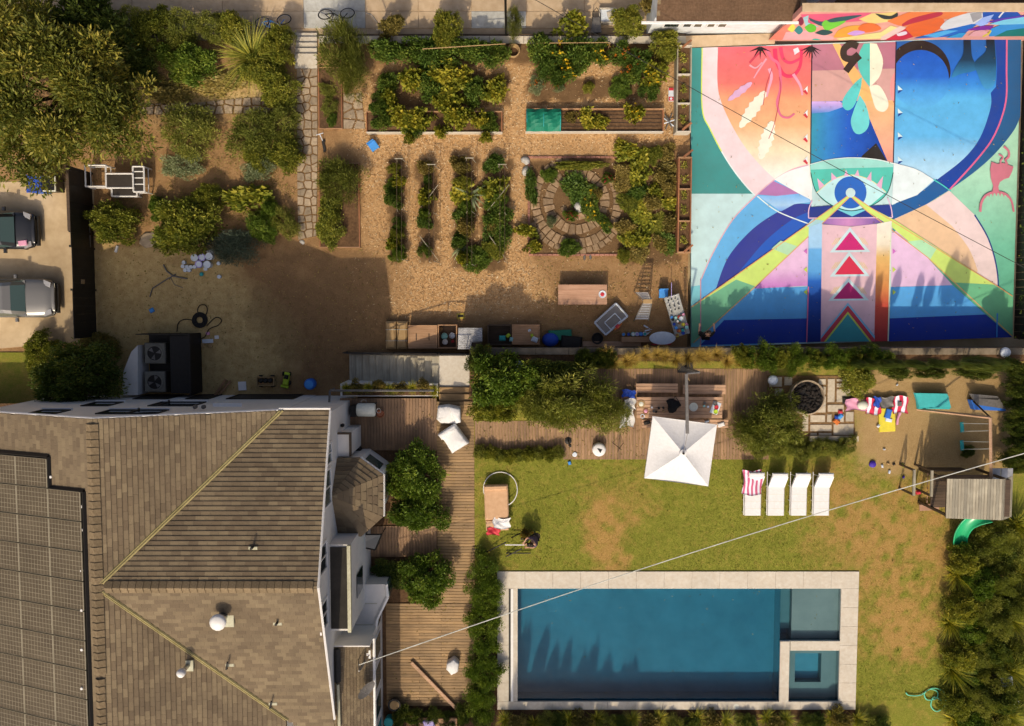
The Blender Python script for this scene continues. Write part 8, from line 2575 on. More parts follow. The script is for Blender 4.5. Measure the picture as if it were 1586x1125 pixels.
q = MB(); q.tube([P(*c, .12) for c in cr([(562, 877), (580, 885), (600, 877), (592, 890), (570, 888), (585, 876), (604, 886)], 5)], .03, 6); single(q, 'green_hose', 'netting', 'dark green hose in the shaded bed by the house', 'hose')
p = P(611, 880, .3); q = MB(); q.lathe([(.02, 0), (.07, .04), (.07, .1), (.02, .14)], (p.x, p.y, .25), 10); single(q, 'glass_float', 'white', 'small white ball among the shaded bed plants', 'ball', None, True)
# lawn furniture
p = P(770, 785, .45)
x0, x1, y0, y1 = px_rect(750, 789, 751, 823, .45)
t = thing('daybed', 'tan padded daybed on the lawn with folded towels', 'daybed', ((x0 + x1) / 2, (y0 + y1) / 2, ZL))
q = MB(); q.cbox(((x0 + x1) / 2 - .02, (y0 + y1) / 2 + .25, .36), (x1 - x0 - .06, (y1 - y0) * .74, .18), .03, bev=.05); part(q, 'mattress', 'tan_cushion', t)
q = MB(); q.cbox(((x0 + x1) / 2 + .02, y0 + .26, .33), (x1 - x0 - .1, .5, .14), .03, bev=.05); part(q, 'foot_cushion', 'tan_cushion', t)
q = MB(); q.cbox(((x0 + x1) / 2 - .05, y1 - .12, .46), (x1 - x0 - .08, .22, .3), .03, bev=.05); part(q, 'headrest', 'tan_cushion', t)
for sx in (x0 + .12, x1 - .12):
 for sy in (y0 + .12, y1 - .12):
  q = MB(); q.tube([(sx, sy, ZL), (sx, sy, .28)], .025, 6); part(q, 'leg', 'dark_wood', t)
cloth('white towel crumpled on the foot of the daybed', 764, 790, 803, 819, .5, 'white_cloth', .08, seed=7)
cloth('red cloth at the end of the daybed', 754, 774, 818, 829, .45, 'red', .08, seed=9)
p = P(775, 757, 0)
q = MB(); rr = .78
q.tube([(p.x + rr * math.cos(a), p.y + rr * math.sin(a), .04 + .5 * max(0, math.sin(a + 2.4)) * .6) for a in [2 * math.pi * i / 40 for i in range(41)]], .022, 6)
single(q, 'hula_hoop', 'white', 'large white hoop lying round the head of the daybed', 'hoop')
for i, (a, b, c, d, z1, z2) in enumerate(((731, 850, 756, 855, .1, .15), (752, 856, 784, 840, .12, .3), (782, 844, 812, 844, .4, .4), (784, 857, 822, 857, .1, .1), (792, 833, 806, 826, .3, .1), (784, 862, 808, 850, .1, .3))):
 q = MB(); q.tube([P(a, b, z1), P(c, d, z2)], .03, 6)
 single(q, 'metal_pole', 'white_metal' if i == 2 else 'black', ['black pole reaching from lawn onto the deck path', 'black pole slanting up toward the daybed', 'pale pole pointing at the person on the lawn', 'long black pole below the person', 'short black pole above the pale one', 'black pole crossing the long one'][i], 'pole', 'poles of the dismantled frame')
def lounger(px0, px1, py0, py1, label, towel=False, turn=0):
 x0, x1, y0, y1 = px_rect(px0, px1, py0, py1, .36)
 cx_ = (x0 + x1) / 2
 t = thing('sun_lounger', label, 'sun lounger', (cx_, (y0 + y1) / 2, ZL), 'white sun loungers on the lawn')
 L_ = y1 - y0; w_ = (x1 - x0)
 hy = y0 + L_ * .66
 q = MB(); q.cbox((cx_, (y0 + hy) / 2, .3), (w_, hy - y0, .11), bev=.03); part(q, 'seat_cushion', 'white_cloth', t)
 for k_ in (.25, .5, .75):
  q = MB(); yy = y0 + (hy - y0) * k_; q.box(cx_ - w_ / 2 + .02, yy - .008, .352, cx_ + w_ / 2 - .02, yy + .008, .358); part(q, 'seam', 'cream', t)
 q = MB()
 hz = .72
 for (yy, z) in ((hy + .01, .36), (y1 - .1, hz), (y1 + .02, hz + .03)):
  pass
 dx = .05
 A = [(cx_ - w_ / 2, hy + .01, .25), (cx_ + w_ / 2, hy + .01, .25), (cx_ + w_ / 2 + dx, y1 - .12, hz - .1), (cx_ - w_ / 2 + dx, y1 - .12, hz - .1)]
 B = [(a[0], a[1] - .03, a[2] + .11) for a in A]
 q.add(A + B, [(3, 2, 1, 0), (4, 5, 6, 7), (0, 1, 5, 4), (1, 2, 6, 5), (2, 3, 7, 6), (3, 0, 4, 7)])
 part(q, 'back_cushion', 'white_cloth', t)
 q = MB(); q.cbox((cx_ + dx, y1 - .05, hz + .0), (w_ * .96, .18, .09), 0, bev=.04); part(q, 'head_roll', 'white_cloth', t)
 q = MB()
 for s in (-1, 1):
  q.tube([(cx_ + s * (w_ / 2 + .02), y0, .22), (cx_ + s * (w_ / 2 + .02), y1, .22)], .02, 5)
 part(q, 'side_rail', 'white_metal', t)
 for s in (-1, 1):
  for yy in (y0 + .1, (y0 + hy) / 2, hy):
   q = MB(); q.tube([(cx_ + s * (w_ / 2 + .02), yy, ZL), (cx_ + s * (w_ / 2 + .02), yy, .22)], .02, 5); part(q, 'leg', 'white_metal', t)
 for s in (-1, 1):
  q = MB(); q.tube([(cx_ + s * w_ * .4, y1 - .15, ZL), (cx_ + s * w_ * .4 + dx, y1 - .12, hz - .12)], .018, 5); part(q, 'back_strut', 'white_metal', t)
 return t
for i, (a, b, c) in enumerate(((1154, 1179, 731), (1190, 1215, 732), (1226, 1250, 732), (1261, 1285, 732))):
 lounger(a, b, c, 799, 'white sun lounger, ' + ['draped with a pink striped towel at the left end', 'second from the left beside the towel one', 'third from the left in the row of four', 'rightmost in the row of four'][i])
m, nt_, b_ = newmat('stripe_towel')
sp_ = N(nt_, 'ShaderNodeTexWave'); sp_.inputs['Scale'].default_value = 1.6; sp_.inputs['Distortion'].default_value = 2.5
nt_.links.new(coord(nt_, False), sp_.inputs['Vector'])
nt_.links.new(ramp(nt_, sp_.outputs['Fac'], [(.42, S('d8607a')), (.58, S('f6e6e0'))]), b_.inputs['Base Color']); b_.inputs['Roughness'].default_value = .9
cloth('pink and white striped towel over the leftmost lounger back', 1151, 1180, 729, 767, .66, 'stripe_towel', .08, seed=4)
# fire pit and patio
fp = P(1250, 616, .3)
t = thing('fire_pit', 'round sunken fire pit filled with black lava rock', 'fire pit', (fp.x, fp.y, 0))
q = MB(); q.lathe([(.80, -.02), (.80, .36), (.74, .37), (.72, .1)], (fp.x, fp.y, 0), 40); part(q, 'bowl_rim', 'flagstone', t)
q = MB(); q.lathe([(.70, .05), (.70, .2)], (fp.x, fp.y, 0), 30); part(q, 'ash_bed', 'black', t)
q = MB()
q.lathe([(.06, 0), (.075, .03), (.05, .07), (.01, .08)], (0, 0, 0), 6)
lava_me = q.mesh('lava_rock', 'lava')
for i in range(150):
 a = random.uniform(0, 6.283); r = .66 * math.sqrt(random.random())
 o = link('lava_rock', lava_me, t, (r * math.cos(a), r * math.sin(a), .19 + .07 * random.random()))
 o.rotation_euler = (random.uniform(-1, 1), random.uniform(-1, 1), a * 3); s_ = random.uniform(.7, 1.5); o.scale = (s_, s_ * .8, s_)
pat = MB(); pat.prism([tuple(v) for v in PA([(1188, 582), (1322, 582), (1324, 675), (1240, 676), (1190, 640)], 0)], -.1, .012)
patio = struct(pat, 'patio', 'garden_dirt')
PV = [(1192, 584, 1211, 599), (1215, 584, 1227, 597), (1200, 602, 1212, 613), (1268, 587, 1279, 596), (1271, 599, 1279, 611), (1282, 587, 1293, 623), (1296, 587, 1312, 591), (1296, 594, 1307, 600), (1296, 603, 1318, 623), (1282, 627, 1307, 638),
      (1266, 614, 1279, 639), (1255, 643, 1278, 654), (1281, 642, 1288, 654), (1310, 638, 1322, 653), (1243, 640, 1252, 668), (1255, 658, 1288, 668), (1291, 657, 1322, 674), (1255, 671, 1265, 675), (1268, 671, 1288, 675), (1291, 627, 1307, 640) if 0 else (1298, 641, 1307, 654)]
for (a, c, b, d) in PV:
 x0, x1, y0, y1 = px_rect(a, b, c, d, .03)
 q = MB(); q.cbox(((x0 + x1) / 2, (y0 + y1) / 2, .01), (x1 - x0, y1 - y0, .06), bev=.012); part(q, 'paving_slab', 'paver', patio)
x0, x1, y0, y1 = px_rect(1255, 1330, 676, 684, .2)
q = MB(); q.box(x0, y0, -.1, x1, y1, .2); single(q, 'seat_wall', 'paver', 'low pale kerb wall along the lower patio edge', 'wall')
m, nt_, b_ = newmat('red_stripe')
sp_ = N(nt_, 'ShaderNodeTexWave'); sp_.inputs['Scale'].default_value = .9; sp_.inputs['Distortion'].default_value = 3.0
nt_.links.new(coord(nt_, False), sp_.inputs['Vector'])
nt_.links.new(ramp(nt_, sp_.outputs['Fac'], [(.55, S('d8304a')), (.7, S('f4e8e4'))]), b_.inputs['Base Color']); b_.inputs['Roughness'].default_value = .9
x0, x1, y0, y1 = px_rect(1308, 1408, 617, 642, .35)
cloth('pink red beach towel beside the patio, leftmost of the towel row', 1310, 1342, 618, 636, .22, 'pink', .08, seed=12)
cloth('red and white beach towel with swirls beside the pink one', 1340, 1364, 617, 642, .2, 'red_stripe', .08, seed=13)
cloth('grey towel folded in the middle of the towel row', 1363, 1384, 615, 632, .24, 'grey_metal', .03, seed=14)
cloth('red and white towel at the right end of the row', 1383, 1406, 614, 640, .2, 'red_stripe', .05, seed=15)
cloth('royal blue towel scrap between red and grey towels', 1354, 1364, 615, 631, .28, 'royal', .05, seed=16)
x0, x1, y0, y1 = px_rect(1362, 1387, 632, 669, .12)
q = MB(); q.cbox(((x0 + x1) / 2, (y0 + y1) / 2, .05), (x1 - x0, y1 - y0, .12), .06, bev=.02); single(q, 'foam_mat', 'yellow', 'bright yellow foam mat on the sand', 'mat')
p = P(1336, 628, .3); q = MB(); q.lathe([(.2, 0), (.26, .06), (.22, .14), (.05, .17)], (p.x, p.y, .25), 14, sx=1.0, sy=.8); single(q, 'sun_hat', 'cream', 'cream sun hat resting on the pink towel', 'hat', None, True)
p = P(1376, 641, .2); q = MB(); q.cbox((p.x, p.y, .18), (.26, .44, .12), -.25, bev=.03); o = single(q, 'toy_tub', 'blue', 'blue toy tub on the yellow mat', 'toy'); q = MB(); q.cbox((p.x + .05, p.y - .3, .14), (.3, .16, .06), -.2, bev=.02); part(q, 'tray', 'silver_white', o)
p = P(1394, 626, .3); q = MB(); q.cbox((p.x, p.y, .28), (.18, .2, .05), 0, bev=.01); single(q, 'towel_badge', 'grey_metal', 'small grey square pouch on the right red towel', 'pouch')
p = P(1391, 648, .1); q = MB(); q.tube([(p.x + .1, p.y + .25, .06), (p.x, p.y, .08), (p.x - .02, p.y - .3, .06)], [.08, .05, .06], 6); single(q, 'doll', 'pink', 'pink doll lying right of the yellow mat', 'doll')
for i, (a, b, mt, lb, s_) in enumerate(((1302, 638, 'red', 'red clothes pile on the patio slabs', .2), (1302, 645, 'sky_blue', 'sky blue clothes pile on the patio slabs', .24), (1296, 647, 'royal', 'navy clothes pile on the patio slabs', .2), (1296, 653, 'orange', 'orange yellow clothes pile on the patio slabs', .28), (1312, 620, 'charcoal', 'grey jacket at the upper patio corner', .4), (1361, 660, 'silver_white', 'white cloth scrap left of the yellow mat', .14), (1318, 680, 'orange', 'orange toy on the kerb wall', .14))):
 p = P(a, b, .1); q = MB(); q.cbox((p.x, p.y, .09 if i < 6 else .25), (s_, s_ * .8, .12), i * .8, bev=.05); single(q, 'clothes', mt, lb, 'clothes')
for i in range(3):
 pts4 = PA([(1417 + i * 1.5, 609 + i * 2), (1468 + i * 1, 610 + i * 2), (1474 - i, 632 + i * 1.2), (1424 - i, 631 + i * 1.3)], .5 - i * .16)
 q = MB(); q.prism([tuple(v) for v in pts4], .34 - i * .16, .49 - i * .16, inset=.02); single(q, 'foam_cushion', ('teal_light', 'teal', 'teal_light')[i], 'turquoise foam cushion in the stack by the swing frame, ' + ['top one', 'middle one', 'bottom one'][i], 'cushion')
t = thing('folding_lounger', 'folded blue and grey lounger standing near the swing frame', 'lounger', P(1530, 625, 0))
pts4 = PA([(1502, 610), (1545, 614), (1559, 634), (1512, 627)], .5)
q = MB(); q.prism([tuple(v) for v in pts4], .42, .5); part(q, 'grey_panel', 'grey_metal', t)
pts4 = PA([(1505, 620), (1558, 630), (1559, 637), (1510, 635)], .45)
q = MB(); q.prism([tuple(v) for v in pts4], .05, .40); part(q, 'blue_base', 'blue', t)
pts4 = PA([(1513, 617), (1548, 617), (1546, 620)], .52); q = MB(); q.prism([tuple(v) for v in pts4], .505, .52); part(q, 'strap', 'charcoal', t)
p = P(1563, 1086, .4)
t = thing('log_table', 'round pale table among the bank shrubs at the lower right', 'table', (p.x, p.y, 0))
q = MB(); q.lathe([(.3, .52), (.36, .54), (.36, .6), (.3, .61)], (p.x, p.y, 0), 20); part(q, 'top', 'cream', t)
q = MB(); q.lathe([(.14, 0), (.1, .52)], (p.x, p.y, 0), 10); part(q, 'foot', 'dark_wood', t)
p = P(1554, 1052, .6); q = MB(); q.cbox((p.x, p.y, .9), (.5, .45, .1), .15, bev=.02); q.tube([(p.x, p.y, 0), (p.x, p.y, .86)], .04, 6); single(q, 'bird_table', 'silver_white', 'white square bird table among the bank shrubs', 'bird table')
for i, (a, b, mt, lb, s_) in enumerate(((1351, 719, 'purple', 'purple ball cap on the dry grass', .22), (1399, 739, 'purple', 'small purple toy on the dry grass', .12), (1366, 722, 'silver_white', 'white toy in the scatter on the grass', .14), (1375, 718, 'kraft', 'tan toy in the scatter on the grass', .12), (1384, 719, 'charcoal', 'dark toy in the scatter on the grass', .12), (1377, 731, 'silver_white', 'white shoe below the toy scatter', .15), (1398, 721, 'lime', 'yellow green toy shovel on the grass', .16), (1369, 696, 'silver_white', 'white scrap on the sand', .1), (1389, 596, 'silver_white', 'white scrap on the sand near the wall', .1))):
 p = P(a, b, 0)
 q = MB()
 if i == 0:
  q.lathe([(.16, 0), (.15, .08), (.08, .13), (.02, .14)], tuple(p), 12)
 else:
  q.cbox((p.x, p.y, .05), (s_, s_ * .6, .09), i * .9, bev=.03)
 single(q, 'toy', mt, lb, 'toy')
q = MB(); q.tube([P(*c, .05) for c in cr([(1403, 1073), (1408, 1077), (1425, 1077), (1440, 1068), (1452, 1072), (1450, 1082), (1436, 1084), (1432, 1074), (1445, 1066), (1462, 1072), (1464, 1090), (1452, 1102), (1442, 1094), (1446, 1080), (1458, 1086), (1456, 1098)], 6)], .028, 6)
single(q, 'garden_hose', 'hose', 'mint green garden hose looped on the grass', 'hose')
# playhouse with swing beam and slide
zr_ = 2.75
x0, x1, y0, y1 = px_rect(1466, 1566, 742, 803, zr_)
t = thing('playhouse', 'wooden playhouse with grey board roof climbing frame and green slide', 'playhouse', ((x0 + x1) / 2, (y0 + y1) / 2, ZL))
rf = MB(); rf.box(x0, y0 + .05, zr_ - .1, x1, y1 - .05, zr_ - .06); rfo = part(rf, 'roof', 'dark_wood', t)
n = 26
ridge = x0 + (x1 - x0) * .87
for k in range(n):
 a, b = x0 + (x1 + .45 - x0) * k / n, x0 + (x1 + .45 - x0) * (k + 1) / n
 def zz(x): return zr_ + .02 * (x - x0) if x < ridge else zr_ + .02 * (ridge - x0) - (x - ridge) * .9
 q = MB(); q.add([(a + .006, y0 - .1 * k / n, zz(a) - .03), (b - .006, y0 - .1 * k / n, zz(b) - .03), (b - .006, y1, zz(b) - .03), (a + .006, y1, zz(a) - .03), (a + .006, y0 - .1 * k / n, zz(a)), (b - .006, y0 - .1 * k / n, zz(b)), (b - .006, y1, zz(b)), (a + .006, y1, zz(a))], [(3, 2, 1, 0), (4, 5, 6, 7), (0, 1, 5, 4), (1, 2, 6, 5), (2, 3, 7, 6), (3, 0, 4, 7)])
 part(q, 'roof_board', 'grey_wood_y', rfo)
for sx in (x0 + .1, x1 - .05):
 for sy in (y0 + .1, y1 - .1):
  q = MB(); q.box(sx - .05, sy - .05, ZL, sx + .05, sy + .05, zr_ - .1); part(q, 'post', 'dark_wood', t)
for k in range(10):
 a, b = y0 + .12 + (y1 - y0 - .24) * k / 10, y0 + .12 + (y1 - y0 - .24) * (k + 1) / 10
 q = MB(); q.box(x0 + .05, a + .005, 1.2, x1, b - .005, 1.24); part(q, 'floor_board', 'dark_wood', t)
xa, xb = P(1417, 780, 1.6).x, P(1441, 780, 1.6).x
for xx, h in ((xa, 1.5), (xb, 1.7)):
 q = MB(); q.box(xx - .05, P(1417, 768, 1.5).y, h - .1, xx + .05, P(1417, 728, 1.5).y, h); part(q, 'beam', 'grey_wood_y', t)
 for py in (729, 767):
  q = MB(); yy = P(1417, py, 1.5).y; q.box(xx - .04, yy - .04, ZL, xx + .04, yy + .04, h - .101); part(q, 'post', 'dark_wood', t)
for k in range(7):
 yy = P(1440, 734 + k * 7, 1.0).y
 q = MB(); q.cbox(((xb + x0) / 2, yy, 1.15 - .0 * k), (x0 - xb - .1, .12, .05), bev=.01); part(q, 'ladder_step', 'bench_table', t)
q = MB(); q.cbox((P(1440, 785, .3).x, P(1440, 786, .3).y, .25), (.9, .3, .06), .08, bev=.01); part(q, 'step_platform', 'bench_table', t)
q = MB(); q.cbox((P(1422, 765, .6).x, P(1422, 763, .6).y, .6), (.2, .15, .2), .2, bev=.04); part(q, 'toy_grip', 'red', t)
q = MB(); q.box(x0 + .2, y1 + .02, .4, x1 - 1.0, y1 + .06, 1.2); part(q, 'side_panel', 'dark_wood', t)
for i, (a, b) in enumerate(((1537, 1551), (1551.5, 1570))):
 q = MB(); xx0, xx1, yy0, yy1 = px_rect(a, b, 726, 745, 1.5); q.box(xx0 + .01, yy0, 1.4, xx1 - .01, yy1, 1.45); part(q, 'lookout_panel', 'corrugated', t)
zb_ = 2.3
A_ = P(1535, 742, zb_); B_ = P(1534, 647, zb_)
q = MB(); q.tube([A_, B_], .07, 4); bm_ = part(q, 'swing_beam', 'pinewood', t)
for (a, b) in ((1419, 636), (1560, 640)):
 pass
q = MB(); q.tube([B_, P(1420, 634, ZL)], .06, 4); part(q, 'frame_leg', 'pinewood', t)
q = MB(); q.tube([B_, Vector((B_.x + .3, B_.y + .6, ZL))], .05, 4); part(q, 'frame_leg', 'dark_wood', t)
for (py0, mt) in ((662, 'teal'), (690, 'teal')):
 c = P(1490, py0, .4)
 yy = P(1533, py0, zb_).y
 q = MB(); q.tube([(B_.x, yy + .15, zb_), (c.x, c.y + .18, .42)], .012, 5); q.tube([(B_.x, yy - .15, zb_), (c.x, c.y - .18, .42)], .012, 5); part(q, 'swing_rope', 'rope', t)
 q = MB(); q.cbox(tuple(c), (.16, .46, .05), .1, bev=.01); part(q, 'swing_seat', mt, t)
q = MB()
path = [P(1530, 797, 1.25), P(1512, 802, 1.1), P(1496, 812, .85), P(1486, 828, .5), P(1484, 846, .2), P(1484, 852, .12)]
path = [Vector(v) for v in cr([tuple(v) for v in path], 4)]
wd = .3
prev = None
rows_ = []
for i, v in enumerate(path):
 d = (path[min(i + 1, len(path) - 1)] - path[max(i - 1, 0)]); d.z = 0; d.normalize()
 s = Vector((-d.y, d.x, 0))
 rows_.append([v + s * wd * math.cos(a) + Vector((0, 0, .22 * (1 - math.sin(a)))) for a in [math.pi * k / 8 for k in range(9)]] + [v + s * (wd + .04) * math.cos(a) + Vector((0, 0, .22 * (1 - math.sin(a)) - .03)) for a in [math.pi * k / 8 for k in range(8, -1, -1)]])
m_ = 18
for r in rows_:
 q.v += [tuple(v) for v in r]
for i in range(len(rows_) - 1):
 for j in range(m_):
  q.f.append([i * m_ + j, i * m_ + (j + 1) % m_, (i + 1) * m_ + (j + 1) % m_, (i + 1) * m_ + j]); q.m.append(0); q.t.append(.5)
m, nt_, b_ = newmat('slide_green'); b_.inputs['Base Color'].default_value = S('2aa566'); b_.inputs['Roughness'].default_value = .3
part(q, 'slide', 'slide_green', t, True)
# overhead cables
def cable(label, pts, r, mat):
 q = MB(); q.tube(pts, r, 5); return single(q, 'overhead_cable', mat, label, 'cable')
a_ = P(556, 1030, 4.5); b_ = P(1586, 711, 5.5)
b2_ = b_ + (b_ - a_) * .25
pts_ = [a_.lerp(b2_, i / 24) - Vector((0, 0, 1.1 * math.sin(math.pi * i / 24))) for i in range(25)]
cable('pale service cable sagging across the pool and lawn', pts_, .02, 'rope')
a_ = P(1052, 120, 5.0); b_ = P(1586, 412, 5.0)
a2 = a_ - (b_ - a_) * .55
b2_ = b_ + (b_ - a_) * .2
pts_ = [a2.lerp(b2_, i / 20) - Vector((0, 0, .5 * math.sin(math.pi * i / 20))) for i in range(21)]
cable('dark overhead cable crossing the painted court', pts_, .013, 'charcoal')
# cars
def car(label, nose_px, cy_px, paint, L=4.5, W=1.82, Hh=1.5, hood=.95):
 nose = P(nose_px, cy_px, ZG + .7)
 t = thing('parked_car', label, 'car', (nose.x - L / 2, nose.y, ZG + .05))
 z0 = ZG + .05
 st_ = [(0.0, .70, .48, .62), (.12, .82, .40, .72), (.45, .90, .34, .80), (.9, .91, .3, .86), (1.35, .91, .3, .93), (1.6, .91, .3, .96), (2.6, .91, .3, .98), (3.5, .91, .3, 1.0), (4.1, .88, .34, .98), (4.4, .80, .42, .9), (4.5, .7, .5, .8)]
 q = MB()
 ring_n = 12
 for (d, hw, zb2, zt2) in st_:
  x = nose.x - d * L / 4.5
  hw = hw * W / 1.82
  prof = [(-hw * .96, zb2), (-hw, zb2 + .15), (-hw, zt2 - .2), (-hw * .94, zt2 - .06), (-hw * .72, zt2), (-hw * .3, zt2 + .03), (hw * .3, zt2 + .03), (hw * .72, zt2), (hw * .94, zt2 - .06), (hw, zt2 - .2), (hw, zb2 + .15), (hw * .96, zb2)]
  q.v += [(x, nose.y + y, z0 + z) for y, z in prof]
 for i in range(len(st_) - 1):
  for j in range(ring_n):
   q.f.append([i * ring_n + j, i * ring_n + (j + 1) % ring_n, (i + 1) * ring_n + (j + 1) % ring_n, (i + 1) * ring_n + j]); q.m.append(0); q.t.append(.5)
 q.f.append(list(range(ring_n))); q.f.append(list(range((len(st_) - 1) * ring_n, len(st_) * ring_n))[::-1]); q.m += [0, 0]; q.t += [.5, .5]
 part(q, 'body', paint, t, True)
 q = MB()
 hs = hood
 gh = [(hs + .25, .78, .95), (hs + .75, .72, 1.3), (hs + 1.05, .68, 1.44), (hs + 2.2, .68, 1.46), (hs + 2.75, .66, 1.36), (hs + 3.15, .7, 1.0)]
 for (d, hw, zt2) in gh:
  x = nose.x - d * L / 4.5
  q.v += [(x, nose.y + y * W / 1.82, z0 + z) for y, z in ((-.84, .92), (-hw - .02, zt2 - .12), (-hw * .8, zt2), (hw * .8, zt2), (hw + .02, zt2 - .12), (.84, .92))]
 for i in range(len(gh) - 1):
  for j in range(6):
   q.f.append([i * 6 + j, i * 6 + (j + 1) % 6, (i + 1) * 6 + (j + 1) % 6, (i + 1) * 6 + j]); q.m.append(1 if (i in (0, 4) and j == 2) or j in (0, 4) or (i == 0 or i == 4) and j in (1, 3) and False else 0); q.t.append(.5)
 part(q, 'cabin', [paint, 'glass_teal'], t)
 for s in (-1, 1):
  q = MB(); q.prism([(nose.x - .12, nose.y + s * .5), (nose.x - .08, nose.y + s * .72), (nose.x - .42, nose.y + s * .86), (nose.x - .4, nose.y + s * .62)], z0 + .66, z0 + .775); part(q, 'headlight', 'alloy', t)
  q = MB(); q.cbox((nose.x - (hood + .65), nose.y + s * (W / 2 + .1), z0 + .98), (.14, .2, .13), 0, bev=.03); part(q, 'mirror', paint, t)
  for d in (.85, 3.6):
   q = MB(); q.tube([(nose.x - d, nose.y + s * (W / 2 - .2), z0 + .3), (nose.x - d, nose.y + s * (W / 2 - .01), z0 + .3)], .32, 18); wh = part(q, 'wheel', 'rubber', t)
   q = MB(); q.tube([(nose.x - d, nose.y + s * (W / 2 - .05), z0 + .3), (nose.x - d, nose.y + s * (W / 2), z0 + .3)], .2, 12); part(q, 'rim', 'alloy', wh)
 q = MB(); q.cbox((nose.x - .02, nose.y, z0 + .52), (.1, 1.0, .14), bev=.02); part(q, 'grille', 'black', t)
 q = MB(); q.cbox((nose.x + .02, nose.y, z0 + .36), (.14, 1.4, .16), bev=.03); part(q, 'bumper', 'charcoal', t)
 return t, nose, z0
car('silver grey parked car with its bonnet toward the black fence', 84, 462, 'car_silver')
t, ns, z0 = car('black parked car with folded red shirt by the bonnet, under the tree', 53, 357, 'car_black', 4.3, 1.75, hood=.55)
q = MB(); p = P(38, 375, ZG + 1); q.cbox((ns.x - .45, ns.y - .6, z0 + .86), (.4, .24, .06), .1, bev=.02); single(q, 'sticker_cloth', 'pink', 'pale red cloth on the black car bonnet', 'cloth')
p = P(62, 287, ZG + .5)
t = thing('recycling_bin', 'blue recycling bin under the huge tree by the drive', 'bin', (p.x, p.y, ZG + .05))
q = MB(); q.prism([(p.x - .3, p.y - .35), (p.x + .3, p.y - .35), (p.x + .3, p.y + .35), (p.x - .3, p.y + .35)], ZG + .06, ZG + 1.0, inset=-.1); part(q, 'body', 'blue', t)
q = MB(); q.cbox((p.x, p.y, ZG + 1.04), (.7, .82, .07), 0, bev=.03); part(q, 'lid', 'royal', t)
p = P(83, 287, ZG + .5)
t = thing('trash_bin', 'dark bin with pale lid edge beside the blue recycling bin', 'bin', (p.x, p.y, ZG + .05))
q = MB(); q.prism([(p.x - .28, p.y - .3), (p.x + .28, p.y - .3), (p.x + .28, p.y + .3), (p.x - .28, p.y + .3)], ZG + .06, ZG + .9, inset=-.1); part(q, 'body', 'black', t)
q = MB(); q.cbox((p.x, p.y, ZG + .94), (.66, .7, .06), 0, bev=.02); part(q, 'lid', 'cream', t)
q = MB(); q.cbox((p.x, p.y, ZG + .975), (.56, .6, .02), 0, bev=.01); part(q, 'lid_inset', 'black', t)
q = MB(); pp = PA([(-40, 545), (135, 545), (150, 640), (-40, 655)], ZG)
gp = grid_sheet('grass_plot', pp[0].x, P(140, 600, ZG).x, P(50, 660, ZG).y, P(50, 546, ZG).y, ZG + .06, .25, 'lawn', lambda X, Y: dict(dry=.42 + .35 * wnoise(X, Y, .8, 31), sand=np.zeros(X.shape)))
